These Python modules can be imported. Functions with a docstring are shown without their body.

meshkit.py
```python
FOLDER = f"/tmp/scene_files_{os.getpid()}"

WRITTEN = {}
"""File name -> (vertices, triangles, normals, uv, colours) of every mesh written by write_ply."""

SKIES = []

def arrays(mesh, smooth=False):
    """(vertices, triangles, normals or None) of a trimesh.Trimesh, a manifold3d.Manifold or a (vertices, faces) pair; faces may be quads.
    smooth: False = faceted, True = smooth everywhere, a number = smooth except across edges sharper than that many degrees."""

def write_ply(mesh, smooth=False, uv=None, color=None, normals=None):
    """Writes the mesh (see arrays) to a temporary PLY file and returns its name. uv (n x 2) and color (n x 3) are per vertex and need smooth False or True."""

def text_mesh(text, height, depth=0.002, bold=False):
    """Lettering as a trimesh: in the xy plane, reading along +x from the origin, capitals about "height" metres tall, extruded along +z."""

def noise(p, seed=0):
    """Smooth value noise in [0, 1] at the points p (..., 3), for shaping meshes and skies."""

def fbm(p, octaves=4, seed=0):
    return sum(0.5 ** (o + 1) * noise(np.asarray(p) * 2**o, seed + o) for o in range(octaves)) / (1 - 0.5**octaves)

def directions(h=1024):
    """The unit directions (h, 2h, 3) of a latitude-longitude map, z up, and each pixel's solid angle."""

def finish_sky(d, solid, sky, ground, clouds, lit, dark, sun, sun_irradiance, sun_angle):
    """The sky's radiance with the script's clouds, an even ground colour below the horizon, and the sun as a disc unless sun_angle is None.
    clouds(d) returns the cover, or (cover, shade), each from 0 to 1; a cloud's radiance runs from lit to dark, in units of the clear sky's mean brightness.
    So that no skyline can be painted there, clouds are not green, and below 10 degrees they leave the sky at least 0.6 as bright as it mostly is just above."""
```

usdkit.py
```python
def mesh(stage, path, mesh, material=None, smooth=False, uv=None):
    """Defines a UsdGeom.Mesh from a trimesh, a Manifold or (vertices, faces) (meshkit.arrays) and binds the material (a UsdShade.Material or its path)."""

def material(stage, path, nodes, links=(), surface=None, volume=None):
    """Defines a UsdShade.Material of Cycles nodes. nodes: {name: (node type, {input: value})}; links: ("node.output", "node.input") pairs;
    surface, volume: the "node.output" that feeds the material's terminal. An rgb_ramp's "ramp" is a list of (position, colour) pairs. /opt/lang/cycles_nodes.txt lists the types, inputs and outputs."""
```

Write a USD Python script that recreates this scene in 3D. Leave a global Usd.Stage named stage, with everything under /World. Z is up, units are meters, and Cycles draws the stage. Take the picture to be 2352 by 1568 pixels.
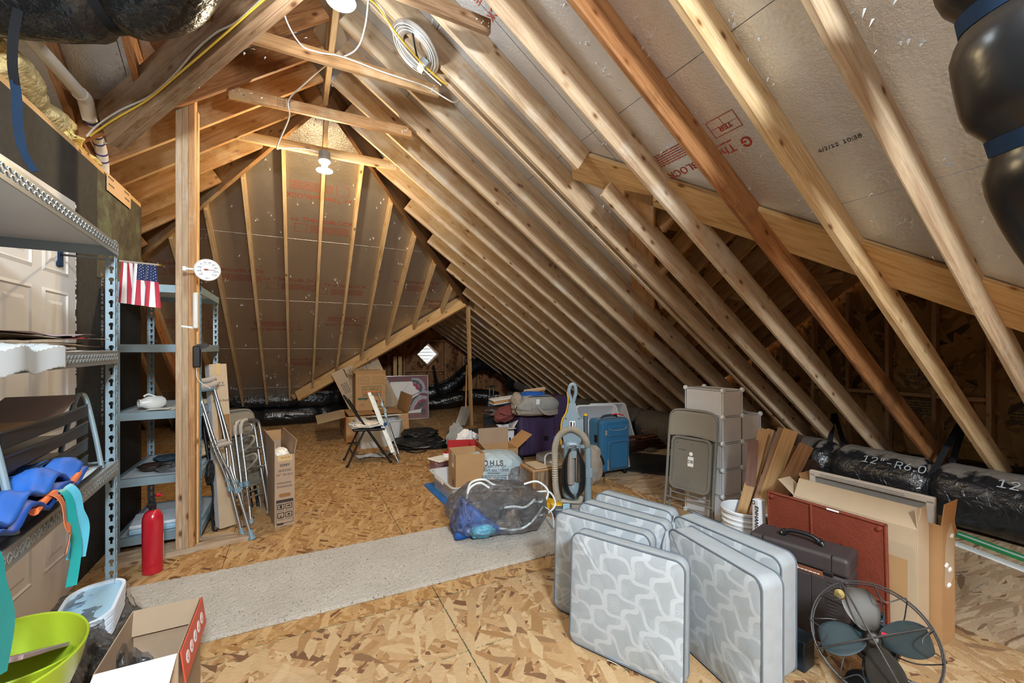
import math, random, numpy as np, trimesh, manifold3d, shapely, usdkit, meshkit
from shapely.geometry import Polygon
from pxr import Usd, UsdGeom, UsdLux, UsdShade, Gf, Sdf, Vt
stage = Usd.Stage.CreateInMemory()
UsdGeom.SetStageUpAxis(stage, 'Z'); UsdGeom.SetStageMetersPerUnit(stage, 1.0)
UsdGeom.Xform.Define(stage, '/World'); UsdGeom.Scope.Define(stage, '/World/Looks')
# ---------------------------------------------------------------- camera, sky, lamps, exposure
YAW = math.radians(26.6); SY, CY_ = math.sin(YAW), math.cos(YAW); FPX = 985.0; EYE = 1.5
cam = UsdGeom.Camera.Define(stage, '/World/camera')
cam.CreateHorizontalApertureAttr(36.0); cam.CreateVerticalApertureAttr(24.0)
cam.CreateFocalLengthAttr(FPX * 36.0 / 2352)
cam.CreateVerticalApertureOffsetAttr(16.0 * 36.0 / 2352)
cam.CreateClippingRangeAttr(Gf.Vec2f(0.02, 200))
cam.CreateExposureAttr(0.0)
cam.AddTransformOp().Set(Gf.Matrix4d(CY_, -SY, 0, 0, 0, 0, 1, 0, -SY, -CY_, 0, 0, 0, 0, EYE, 1))
M = {}
def mk(name, nodes, links, surface):
    M[name] = usdkit.material(stage, '/World/Looks/' + name, nodes, links, surface)
    return M[name]
mk('sky', {'t': ('sky_texture', {'sky_type': 'hosek_wilkie', 'sun_direction': (0.2, -0.5, 0.84), 'turbidity': 4.0}), 'b': ('background_shader', {'strength': 2.2})}, [('t.color', 'b.color')], 'b.background')
dome = UsdLux.DomeLight.Define(stage, '/World/sky_light'); dome.CreateIntensityAttr(1.0); dome.CreateColorAttr(Gf.Vec3f(0.93, 0.97, 1.0))
def lamp_light(name, p, watts, color, r=0.06):
    l = UsdLux.SphereLight.Define(stage, '/World/' + name)
    l.CreateRadiusAttr(r); l.CreateColorAttr(Gf.Vec3f(*color)); l.CreateIntensityAttr(watts)
    l.AddTranslateOp().Set(Gf.Vec3d(*p))
    return l
# the attic's row of ridge lamps: warm one by the hip, bright white one over the camera, one more behind
LAMP_A = (0.24, 4.60, 3.31); LAMP_B = (0.21, 2.47, 3.425); LAMP_C = (0.20, 0.35, 3.30); LAMP_D = (0.20, -1.75, 3.30)
lamp_light('bulb_light_hip', (0.24, 4.60, 3.19), 760, (1.0, 0.76, 0.44))
lamp_light('bulb_light_front', (0.20, 0.35, 3.18), 270, (0.82, 0.93, 1.0), 0.08)
lamp_light('bulb_light_middle', (0.21, 2.47, 3.28), 300, (0.86, 0.95, 1.0), 0.06)
lamp_light('bulb_light_back', (0.20, -1.75, 3.15), 420, (0.80, 0.92, 1.0), 0.25)

# ---------------------------------------------------------------- helpers: naming
USED = {}
def numbered(parent, name):
    k = (parent, name); n = USED.get(k, 0); USED[k] = n + 1
    return name if n == 0 else '%s_%03d' % (name, n)
def setdata(p, label=None, cat=None, group=None, kind=None):
    for k, v in (('label', label), ('category', cat), ('group', group), ('kind', kind)):
        if v: p.SetCustomDataByKey(k, v)
def nrm(v):
    v = np.asarray(v, float); return v / np.linalg.norm(v)
def frame(x, y=None, z=None):
    """3x3 whose ROWS are the local axes in world space"""
    x = nrm(x)
    if z is not None:
        z = np.asarray(z, float); z = nrm(z - x * (x @ z)); y = np.cross(z, x)
    else:
        y = np.asarray(y, float); y = nrm(y - x * (x @ y)); z = np.cross(x, y)
    return np.array([x, y, z])
def rz(a):
    c, s = math.cos(a), math.sin(a); return np.array([[c, s, 0], [-s, c, 0], [0, 0, 1.]])
def ry(a):
    c, s = math.cos(a), math.sin(a); return np.array([[c, 0, -s], [0, 1., 0], [s, 0, c]])
def rx(a):
    c, s = math.cos(a), math.sin(a); return np.array([[1., 0, 0], [0, c, s], [0, -s, c]])
def m4(R=None, t=(0, 0, 0)):
    R = np.eye(3) if R is None else R
    return Gf.Matrix4d(*[float(v) for r, w in zip(list(R) + [t], (0, 0, 0, 1)) for v in (*r, w)])
class Thing:
    """an Xform directly under /World (or a part with sub-parts); children are meshes in its own frame"""
    def __init__(s, name, label=None, cat=None, loc=(0, 0, 0), R=None, group=None, kind=None):
        s.path = '/World/' + numbered('/World', name); s.loc = np.asarray(loc, float); s.R = np.eye(3) if R is None else R
        x = UsdGeom.Xform.Define(stage, s.path); x.AddTransformOp().Set(m4(s.R, s.loc)); s.prim = x.GetPrim()
        setdata(s.prim, label, cat, group, kind)
    def w2l(s, p): return (np.asarray(p, float) - s.loc) @ s.R.T
    def add(s, name, mesh, mat, parent=None, smooth=35, R=None, t=None, world=False, label=None, kind=None):
        base = parent.path if parent is not None else s.path
        path = base + '/' + numbered(base, name)
        if world: mesh = (s.w2l(V(mesh)[0]), V(mesh)[1])
        m = usdkit.mesh(stage, path, mesh, M[mat], smooth=smooth)
        if R is not None or t is not None:
            m.AddTransformOp().Set(m4(R, (0, 0, 0) if t is None else t))
        setdata(m.GetPrim(), label=label, kind=kind)
        p = Part(); p.path = path; p.prim = m.GetPrim(); return p
class Part: pass
def single(name, mesh, mat, label, cat, group=None, kind=None, loc=(0, 0, 0), R=None, smooth=35):
    path = '/World/' + numbered('/World', name)
    m = usdkit.mesh(stage, path, mesh, M[mat], smooth=smooth); m.AddTransformOp().Set(m4(R, loc))
    setdata(m.GetPrim(), label, cat, group, kind); return m.GetPrim()
def dup(src, label, loc, R=None, group=None):
    """a further copy of a thing, by internal reference"""
    base = src.path.split('/')[-1]; base = base[:-4] if base[-4:-3] == '_' and base[-3:].isdigit() else base
    path = '/World/' + numbered('/World', base)
    x = UsdGeom.Xform.Define(stage, path); p = x.GetPrim()
    p.GetReferences().AddInternalReference(src.path); p.SetInstanceable(True)
    x.ClearXformOpOrder(); x.AddTransformOp(opSuffix='place').Set(m4(R, loc))
    setdata(p, label, src.prim.GetCustomData().get('category'), group or src.prim.GetCustomData().get('group')); return p
# ---------------------------------------------------------------- helpers: shapes, all return (vertices, triangles)
def V(m):
    if isinstance(m, tuple): return m
    if hasattr(m, 'to_mesh'):
        q = m.to_mesh(); return (np.array(q.vert_properties[:, :3]), np.array(q.tri_verts))
    return (np.array(m.vertices), np.array(m.faces))
def cat(*ms):
    vs, fs, n = [], [], 0
    for m in ms:
        v, f = V(m); vs.append(v); fs.append(f + n); n += len(v)
    return np.vstack(vs), np.vstack(fs)
def mv(m, t=(0, 0, 0), R=None, s=1.0):
    v, f = V(m); v = v * s
    if R is not None: v = v @ R
    return v + np.asarray(t, float), f
_sg = np.array([(a, b, c) for a in (-1, 1) for b in (-1, 1) for c in (-1, 1)], float)
def _chamfer_faces():
    pts = []
    for s in _sg:
        for ax in range(3):
            p = s * 1.0; p[ax] = s[ax] * 1.2; pts.append(p)
    h = trimesh.convex.convex_hull(np.array(pts)); idx = [int(np.argmin(np.linalg.norm(np.array(pts) - q, axis=1))) for q in h.vertices]
    return np.array(idx)[h.faces]
_CF = _chamfer_faces()
def box(sx, sy, sz, c=(0, 0, 0), b=0.003, R=None):
    """bevelled box, sizes, centre"""
    h = np.array([sx, sy, sz]) / 2; b = min(b, h.min() * 0.9); pts = []
    for s in _sg:
        for ax in range(3):
            p = s * (h - b); p[ax] = s[ax] * h[ax]; pts.append(p)
    return mv((np.array(pts), _CF), c, R)
def box2(lo, hi, b=0.003):
    lo, hi = np.minimum(lo, hi), np.maximum(lo, hi); return box(*(hi - lo), c=(lo + hi) / 2, b=b)
def tube(P, r, n=10, closed=False, caps=True):
    P = np.asarray(P, float); N = len(P); r = np.broadcast_to(np.asarray(r, float), (N,))
    T = np.roll(P, -1, 0) - np.roll(P, 1, 0) if closed else np.gradient(P, axis=0)
    T = T / np.maximum(np.linalg.norm(T, axis=1, keepdims=True), 1e-12)
    u = np.cross(T[0], (0, 0, 1.0)); u = np.cross(T[0], (1.0, 0, 0)) if np.linalg.norm(u) < 0.1 else u
    U = [nrm(u)]
    for k in range(1, N):
        w = U[-1] - T[k] * (U[-1] @ T[k]); U.append(nrm(w))
    U = np.array(U); W = np.cross(T, U); a = np.linspace(0, 2 * np.pi, n, endpoint=False)
    v = P[:, None] + r[:, None, None] * (np.cos(a)[None, :, None] * U[:, None] + np.sin(a)[None, :, None] * W[:, None])
    v = v.reshape(-1, 3); f = []
    i = np.arange(n); j = (i + 1) % n
    for k in range(N if closed else N - 1):
        p, q = k * n, ((k + 1) % N) * n
        f.append(np.stack([p + i, p + j, q + j], 1)); f.append(np.stack([p + i, q + j, q + i], 1))
    if caps and not closed:
        v = np.vstack([v, P[0], P[-1]]); a0, a1 = N * n, N * n + 1; e = (N - 1) * n
        f.append(np.stack([np.full(n, a0), j, i], 1)); f.append(np.stack([np.full(n, a1), e + i, e + j], 1))
    return v, np.vstack(f)
def cyl(p, q, r0, r1=None, n=16):
    p, q = np.asarray(p, float), np.asarray(q, float); return tube(np.array([p, q]), [r0, r0 if r1 is None else r1], n)
def smoothpath(P, n=8, closed=False):
    """Catmull-Rom through the points"""
    P = np.asarray(P, float); N = len(P); out = []
    g = (lambda i: P[i % N]) if closed else (lambda i: P[min(max(i, 0), N - 1)])
    for k in range(N if closed else N - 1):
        a, b, c, d = g(k - 1), g(k), g(k + 1), g(k + 2)
        for t in np.linspace(0, 1, n, endpoint=False):
            out.append(0.5 * (2 * b + (c - a) * t + (2 * a - 5 * b + 4 * c - d) * t * t + (3 * b - a - 3 * c + d) * t ** 3))
    if not closed: out.append(P[-1])
    return np.array(out)
def lathe(prof, n=32, c=(0, 0, 0)):
    pr = np.asarray(prof, float); a = np.linspace(0, 2 * np.pi, n, endpoint=False); k = len(pr)
    v = np.stack([pr[:, None, 0] * np.cos(a), pr[:, None, 0] * np.sin(a), np.broadcast_to(pr[:, None, 1], (k, n))], -1).reshape(-1, 3)
    f = []; i = np.arange(n); j = (i + 1) % n
    for q in range(k - 1):
        f.append(np.stack([q * n + i, q * n + j, q * n + n + j], 1)); f.append(np.stack([q * n + i, q * n + n + j, q * n + n + i], 1))
    return v + np.asarray(c, float), np.vstack(f)
def prism(poly, h, z=0.0):
    """polygon in xy (points or shapely), extruded up by h from z"""
    p = poly if hasattr(poly, 'geom_type') else Polygon(poly)
    ps = [g for g in getattr(p, 'geoms', [p]) if g.geom_type == 'Polygon' and g.area > 1e-9]
    return mv(cat(*[trimesh.creation.extrude_polygon(g, h, engine='earcut') for g in ps]), (0, 0, z))
def rrect(w, h, r, n=6, c=(0, 0)):
    P = []
    for (sx, sy, a0) in ((1, 1, 0), (-1, 1, 90), (-1, -1, 180), (1, -1, 270)):
        for a in np.radians(np.linspace(a0, a0 + 90, n)):
            P.append((c[0] + sx * (w / 2 - r) + r * math.cos(a), c[1] + sy * (h / 2 - r) + r * math.sin(a)))
    return np.array(P)
def grid(P, th=0.0):
    """surface through a (nu, nv, 3) grid; th > 0 gives it thickness"""
    P = np.asarray(P, float); nu, nv = P.shape[:2]; v = P.reshape(-1, 3); i, j = np.meshgrid(np.arange(nu - 1), np.arange(nv - 1), indexing='ij')
    a = (i * nv + j).ravel(); b = a + 1; c = a + nv; d = c + 1
    f = np.vstack([np.stack([a, c, d], 1), np.stack([a, d, b], 1)])
    if th <= 0: return v, f
    n = np.zeros_like(v); fn = np.cross(v[f[:, 1]] - v[f[:, 0]], v[f[:, 2]] - v[f[:, 0]])
    for k in range(3): np.add.at(n, f[:, k], fn)
    n /= np.maximum(np.linalg.norm(n, axis=1, keepdims=True), 1e-12); K = nu * nv
    ring = np.concatenate([np.arange(nv), np.arange(2 * nv - 1, K, nv), np.arange(K - 2, K - nv - 1, -1), np.arange(K - 2 * nv, 0, -nv)])
    r2 = np.roll(ring, -1)
    side = np.vstack([np.stack([ring, r2, r2 + K], 1), np.stack([ring, r2 + K, ring + K], 1)])
    return np.vstack([v, v - n * th]), np.vstack([f, f[:, ::-1] + K, side])
def fb(p, sc, oc=4, seed=0): return meshkit.fbm(np.asarray(p) * sc, oc, seed) - 0.5
_ICO = {k: trimesh.creation.icosphere(k) for k in (2, 3, 4, 5)}
def blob(rad, amp=0.0, sc=3.0, sub=4, seed=0, c=(0, 0, 0), sq=1.0, ridged=False):
    """lumpy superellipsoid; sq < 1 makes it boxier"""
    v = np.array(_ICO[sub].vertices); f = np.array(_ICO[sub].faces)
    if sq != 1.0: v = np.sign(v) * np.abs(v) ** sq; 
    n = fb(v, sc, 4, seed)
    if ridged: n = 0.25 - np.abs(n) * 1.6
    v = v * (1 + amp * n[:, None] * 2) * np.asarray(rad, float)
    return v + np.asarray(c, float), f
def rbox(sx, sy, sz, r, c=(0, 0, 0), n=10):
    """box with round edges: hull of spheres"""
    r = min(r, sx / 2 - 1e-4, sy / 2 - 1e-4, sz / 2 - 1e-4); s = manifold3d.Manifold.sphere(r, n * 2)
    m = manifold3d.Manifold.batch_hull([s.translate([a * (sx / 2 - r), b * (sy / 2 - r), d * (sz / 2 - r)]) for a, b, d in _sg])
    return mv(m, c)
def text(t, h, depth=0.0012, bold=False): return V(meshkit.text_mesh(t, h, depth, bold))
def centred(m):
    v, f = V(m); c = (v.min(0) + v.max(0)) / 2; c[2] = 0; return v - c, f
def lines(n, w, dy, h, seed=0):
    """n printed lines that read as small print: words as short bars"""
    r = random.Random(seed); out = []
    for k in range(n):
        x = 0.0
        while x < w * 0.98:
            L = min(r.uniform(1.2, 4.5) * h, w - x); out.append(box(L, h, 0.001, (x + L / 2, -k * dy, 0.0005), 0.0002)); x += L + h * 0.7
    return cat(*out)
# ---------------------------------------------------------------- materials
def S(h):
    c = np.array([int(h[i:i + 2], 16) for i in (0, 2, 4)]) / 255.0
    return tuple(np.where(c < 0.04045, c / 12.92, ((c + 0.055) / 1.055) ** 2.4))
def mulc(c, k): return tuple(float(x) * k for x in c)
def pm(name, col, rough=0.5, metal=0.0, var=0.12, scale=6.0, bump=0.0, bscale=60.0, bdist=0.002, world=False, **kw):
    """plain surface: slight mottling of one colour, optional fine relief"""
    c = S(col) if isinstance(col, str) else col
    src = 'g.position' if world else 'tc.object'
    nodes = {'g' if world else 'tc': ('geometry' if world else 'texture_coordinate', {}),
             'n': ('noise_texture', {'scale': scale, 'detail': 4.0, 'roughness': 0.6}),
             'r': ('rgb_ramp', {'ramp': [(0.25, mulc(c, 1 - var)), (0.75, mulc(c, 1 + var))]}),
             'p': ('principled_bsdf', dict(roughness=rough, metallic=metal, **kw))}
    links = [(src, 'n.vector'), ('n.fac', 'r.fac'), ('r.color', 'p.base_color')]
    if bump:
        nodes['bn'] = ('noise_texture', {'scale': bscale, 'detail': 3.0}); nodes['b'] = ('bump', {'strength': bump, 'distance': bdist})
        links += [(src, 'bn.vector'), ('bn.fac', 'b.height'), ('b.normal', 'p.normal')]
    return mk(name, nodes, links, 'p.BSDF')
def wood(name, c1, c2, c3, rough=0.62, knot=0.85, stain=None):
    """sawn softwood, grain along the piece's own x axis, each board different"""
    c1, c2, c3 = S(c1), S(c2), S(c3)
    nodes = {'tc': ('texture_coordinate', {}), 'oi': ('object_info', {}),
             'off': ('vector_math', {'math_type': 'multiply_add', 'vector2': (3.7, 5.3, 4.1)}),
             'm': ('mapping', {'scale': (0.9, 10, 10)}), 'n': ('noise_texture', {'scale': 2.2, 'detail': 5.0, 'roughness': 0.6, 'distortion': 0.8}),
             'r': ('rgb_ramp', {'ramp': [(0.22, c3), (0.42, c2), (0.55, c1), (0.66, c2), (0.82, mulc(c1, 1.08))]}),
             'm2': ('mapping', {'scale': (5, 150, 150)}), 'n2': ('noise_texture', {'scale': 1.0, 'detail': 3.0}),
             'r2': ('rgb_ramp', {'ramp': [(0.3, (0.80, 0.78, 0.76)), (0.6, (1.04, 1.04, 1.04))]}),
             'x': ('mix', {'mix_type': 'multiply', 'fac': 0.75}),
             'm3': ('mapping', {'scale': (5.0, 9.0, 9.0)}), 'k': ('voronoi_texture', {'scale': 1.0, 'randomness': 1.0}),
             'kr': ('rgb_ramp', {'ramp': [(0.0, (0.07, 0.035, 0.02)), (0.08, (0.20, 0.11, 0.06)), (0.12, (0.72, 0.58, 0.45)), (0.20, (1, 1, 1))]}),
             'x2': ('mix', {'mix_type': 'multiply', 'fac': knot}),
             'h': ('hsv', {'hue': 0.5, 'saturation': 1.0, 'fac': 1.0}), 'mr': ('map_range', {'to_min': 0.78, 'to_max': 1.12}),
             'b': ('bump', {'strength': 0.25, 'distance': 0.002}), 'p': ('principled_bsdf', {'roughness': rough, 'specular_ior_level': 0.3})}
    links = [('oi.location', 'off.vector1'), ('tc.object', 'off.vector3'), ('off.vector', 'm.vector'), ('m.vector', 'n.vector'), ('n.fac', 'r.fac'),
             ('off.vector', 'm2.vector'), ('m2.vector', 'n2.vector'), ('n2.fac', 'r2.fac'), ('r.color', 'x.color1'), ('r2.color', 'x.color2'),
             ('off.vector', 'm3.vector'), ('m3.vector', 'k.vector'), ('k.distance', 'kr.fac'), ('x.color', 'x2.color1'), ('kr.color', 'x2.color2'),
             ('oi.random', 'mr.value'), ('mr.result', 'h.value'), ('n2.fac', 'b.height'), ('b.normal', 'p.normal')]
    if stain:
        nodes['s'] = ('noise_texture', {'scale': 1.6, 'detail': 6.0, 'roughness': 0.7}); nodes['sr'] = ('rgb_ramp', {'ramp': [(0.52, (0, 0, 0)), (0.66, (1, 1, 1))]})
        nodes['x3'] = ('mix', {'color2': S(stain)}); nodes['sm'] = ('math', {'math_type': 'multiply', 'value2': 0.55})
        links += [('off.vector', 's.vector'), ('s.fac', 'sr.fac'), ('sr.color', 'sm.value1'), ('sm.value', 'x3.fac'), ('x2.color', 'x3.color1'), ('x3.color', 'h.color')]
    else: links += [('x2.color', 'h.color')]
    links += [('h.color', 'p.base_color')]
    return mk(name, nodes, links, 'p.BSDF')
wood('rafter_wood', 'c2aa8a', 'b2977a', '967659', stain='cfc8ba')
wood('rafter_wood_aged', 'a8764a', '8f5f38', '6c4424', stain='4d3524')
wood('rafter_wood_yellow', 'ccb088', 'bb9a6e', 'a07c52')
wood('beam_wood', '94765a', '7c5e42', '5c4430', stain='a09078')
wood('tie_wood', 'b48a5e', 'a0764c', '7d5634', stain='c9b492')
wood('board_wood', 'd2ae7c', 'c29a66', 'a57c4c')
wood('stud_wood', 'bca68c', 'ae9376', '8c7054', stain='b8b2a6')
wood('dark_hip_wood', '7c5636', '664426', '4a301c')
wood('plank_brown', '9c7450', '8d6642', '7c5838', rough=0.45, knot=0.0)
wood('plank_tan', 'c29a68', 'b88e5c', 'a87e50', rough=0.45, knot=0.0)
wood('plank_mauve', '8c6a5c', '7d5d50', '6c4f44', rough=0.45, knot=0.0)
wood('plank_dark', '4c3a34', '40302c', '342824', rough=0.4, knot=0.0)
wood('blind_wood', '5c3626', '4c2c20', '3c2218', rough=0.4, knot=0.0)
wood('handle_wood', 'c08c54', 'b07e48', '9c6c3c', rough=0.4, knot=0.0)
def osb(name, cols, axes='xyz', sx=15, sy=52.0, dark=1.0, rough=0.7, world=True, ang=(0.25, 1.35, -0.75, 2.3, 0.75, 1.85), dust=0.0):
    """strand board: three layers of long flakes turned different ways"""
    cs = [mulc(S(c), dark) for c in cols]
    nodes = {'g': ('geometry' if world else 'texture_coordinate', {}), 'sp': ('separate_xyz', {}), 'cb': ('combine_xyz', {'z': 0.0}),
             'w': ('noise_texture', {'scale': 9.0, 'detail': 4.0}), 'ws': ('vector_math', {'math_type': 'multiply_add', 'vector2': (0.025, 0.025, 0.0)}), 'p': ('principled_bsdf', {'roughness': rough, 'specular_ior_level': 0.25})}
    links = [('g.position' if world else 'g.object', 'sp.vector'), ('sp.' + axes[0], 'cb.x'), ('sp.' + axes[1], 'cb.y'), ('cb.vector', 'w.vector'), ('w.color', 'ws.vector1'), ('cb.vector', 'ws.vector3')]
    tones = [[(0.0, cs[2]), (0.25, cs[1]), (0.5, cs[0]), (0.75, cs[1]), (0.92, cs[3])], [(0.0, cs[1]), (0.3, cs[0]), (0.6, cs[2]), (0.9, cs[0])], [(0.0, cs[0]), (0.35, cs[1]), (0.7, cs[2]), (0.93, cs[3])], [(0.0, cs[1]), (0.4, cs[2]), (0.7, cs[0]), (1.0, cs[1])]]
    prev = None
    for i, a in enumerate(ang):
        k = 1.0 - 0.12 * i
        nodes['q%d' % i] = ('mapping', {'rotation': (0, 0, a)}); nodes['m%d' % i] = ('mapping', {'scale': (sx * k, sy * k, 1.0), 'location': (i * 3.1, i * 1.7, 0)})
        nodes['v%d' % i] = ('voronoi_texture', {'dimensions': '2D', 'scale': 1.0, 'randomness': 1.0})
        nodes['c%d' % i] = ('separate_color', {}); nodes['r%d' % i] = ('rgb_ramp', {'ramp': tones[i % 4]})
        links += [('ws.vector', 'q%d.vector' % i), ('q%d.vector' % i, 'm%d.vector' % i), ('m%d.vector' % i, 'v%d.vector' % i), ('v%d.color' % i, 'c%d.color' % i), ('c%d.r' % i, 'r%d.fac' % i)]
        if prev is None: prev = 'r%d.color' % i
        else:
            nodes['t%d' % i] = ('math', {'math_type': 'greater_than', 'value2': 0.64}); nodes['x%d' % i] = ('mix', {})
            links += [('c%d.g' % i, 't%d.value1' % i), ('t%d.value' % i, 'x%d.fac' % i), (prev, 'x%d.color1' % i), ('r%d.color' % i, 'x%d.color2' % i)]
            prev = 'x%d.color' % i
    if dust:
        nodes['dn'] = ('noise_texture', {'scale': 0.9, 'detail': 6.0, 'roughness': 0.65}); nodes['dr'] = ('rgb_ramp', {'ramp': [(0.50, (0, 0, 0)), (0.68, (dust, dust, dust))]}); nodes['dx'] = ('mix', {'color2': S('8c8274')})
        links += [('cb.vector', 'dn.vector'), ('dn.fac', 'dr.fac'), ('dr.color', 'dx.fac'), (prev, 'dx.color1')]; prev = 'dx.color'
    nodes['fm'] = ('mapping', {'scale': (30, 260, 1), 'rotation': (0, 0, 0.5)}); nodes['fn'] = ('noise_texture', {'scale': 1.0, 'detail': 3.0})
    nodes['fr'] = ('rgb_ramp', {'ramp': [(0.3, (0.74, 0.72, 0.70)), (0.62, (1.05, 1.05, 1.05))]}); nodes['fx'] = ('mix', {'mix_type': 'multiply', 'fac': 0.7})
    nodes['b'] = ('bump', {'strength': 0.2, 'distance': 0.0015})
    links += [('ws.vector', 'fm.vector'), ('fm.vector', 'fn.vector'), ('fn.fac', 'fr.fac'), (prev, 'fx.color1'), ('fr.color', 'fx.color2'), ('fx.color', 'p.base_color'), ('c0.b', 'b.height'), ('b.normal', 'p.normal')]
    return mk(name, nodes, links, 'p.BSDF')
OSBC = ('c0a680', 'b08f66', '99744c', '70503a')
osb('floor_osb', OSBC, dust=0.35)
osb('floor_osb_gold', ('bd9c6e', 'ad8656', '966e42', '704c30'), sx=20, sy=84, dust=0.3)
osb('floor_osb_grey', ('baa488', 'ac9274', '977c60', '785c46'), sx=5.0, sy=60, ang=(0.05, 0.3, -0.25, 0.15), dust=0.45)
osb('wall_osb_far', ('a87850', '8c5e3c', '704628', '54321c'), axes='xzy', sx=9, sy=32)
osb('wall_osb_side', ('a07848', '86602f', '6a4822', '4c3218'), axes='yzx', sx=9, sy=32)
def foil(name, col, rough, metal):
    nodes = {'g': ('geometry', {}), 'n': ('noise_texture', {'scale': 60.0, 'detail': 4.0, 'roughness': 0.65, 'distortion': 0.6}), 'n2': ('noise_texture', {'scale': 2.3, 'detail': 3.0}),
             'a': ('math', {'math_type': 'multiply_add', 'value2': 5.0}), 'b': ('bump', {'strength': 0.55, 'distance': 0.006}),
             'n3': ('noise_texture', {'scale': 1.2, 'detail': 4.0}), 'r': ('rgb_ramp', {'ramp': [(0.3, mulc(S(col), 0.86)), (0.7, S(col))]}),
             'p': ('principled_bsdf', {'metallic': metal, 'roughness': rough})}
    return mk(name, nodes, [('g.position', 'n.vector'), ('g.position', 'n2.vector'), ('g.position', 'n3.vector'), ('n3.fac', 'r.fac'), ('r.color', 'p.base_color'), ('n2.fac', 'a.value1'), ('n.fac', 'a.value3'), ('a.value', 'b.height'), ('b.normal', 'p.normal')], 'p.BSDF')
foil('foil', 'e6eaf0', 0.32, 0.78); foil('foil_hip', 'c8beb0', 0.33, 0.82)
def film(name, tint, rough=0.12, clear=0.7, scale=26.0, strength=0.9):
    """thin crinkled plastic film"""
    return mk(name, {'tc': ('texture_coordinate', {}), 'n': ('noise_texture', {'scale': scale, 'detail': 5.0, 'roughness': 0.7, 'distortion': 1.2}), 'b': ('bump', {'strength': strength, 'distance': 0.02}),
                     'f': ('fresnel', {'IOR': 1.6}), 'fa': ('math', {'math_type': 'multiply_add', 'value2': 1.2, 'value3': 1 - clear, 'use_clamp': True}), 't': ('transparent_bsdf', {'color': tint}), 'g': ('glossy_bsdf', {'color': (0.95, 0.97, 1.0), 'roughness': rough}), 'x': ('mix_closure', {})},
              [('tc.object', 'n.vector'), ('n.fac', 'b.height'), ('b.normal', 'g.normal'), ('b.normal', 'f.normal'), ('f.fac', 'fa.value1'), ('fa.value', 'x.fac'), ('t.BSDF', 'x.closure1'), ('g.BSDF', 'x.closure2')], 'x.closure')
film('clear_film', (0.94, 0.96, 0.98), 0.18, 0.93, 30.0); film('bag_film', (0.94, 0.96, 0.98), 0.17, 0.95, 18.0, 1.0)
def translucent(name, col, tr=0.4, rough=0.35):
    """cloudy plastic sheet: some light through, some diffuse"""
    return mk(name, {'d': ('principled_bsdf', {'base_color': S(col), 'roughness': rough}), 't': ('transparent_bsdf', {'color': mulc(S(col), 1.0)}), 'x': ('mix_closure', {'fac': tr})}, [('d.BSDF', 'x.closure1'), ('t.BSDF', 'x.closure2')], 'x.closure')
translucent('tub_plastic', 'd6d8d8', 0.22); translucent('tote_plastic', 'dcdfe4', 0.14, 0.25); translucent('bubble_film', 'dfe6ea', 0.30, 0.2); translucent('cube_panel', 'd6d6d8', 0.07)
pm('duct_black', '17181a', 0.24, bump=0.5, bscale=22, bdist=0.02, var=0.3, scale=3, specular_ior_level=0.65)
pm('duct_smooth', '17181a', 0.3, bump=0.12, bscale=9, bdist=0.02, var=0.3, scale=3, specular_ior_level=0.6)
pm('duct_dusty', '5c564e', 0.42, bump=0.5, bscale=20, bdist=0.02, var=0.25, scale=3)
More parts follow.
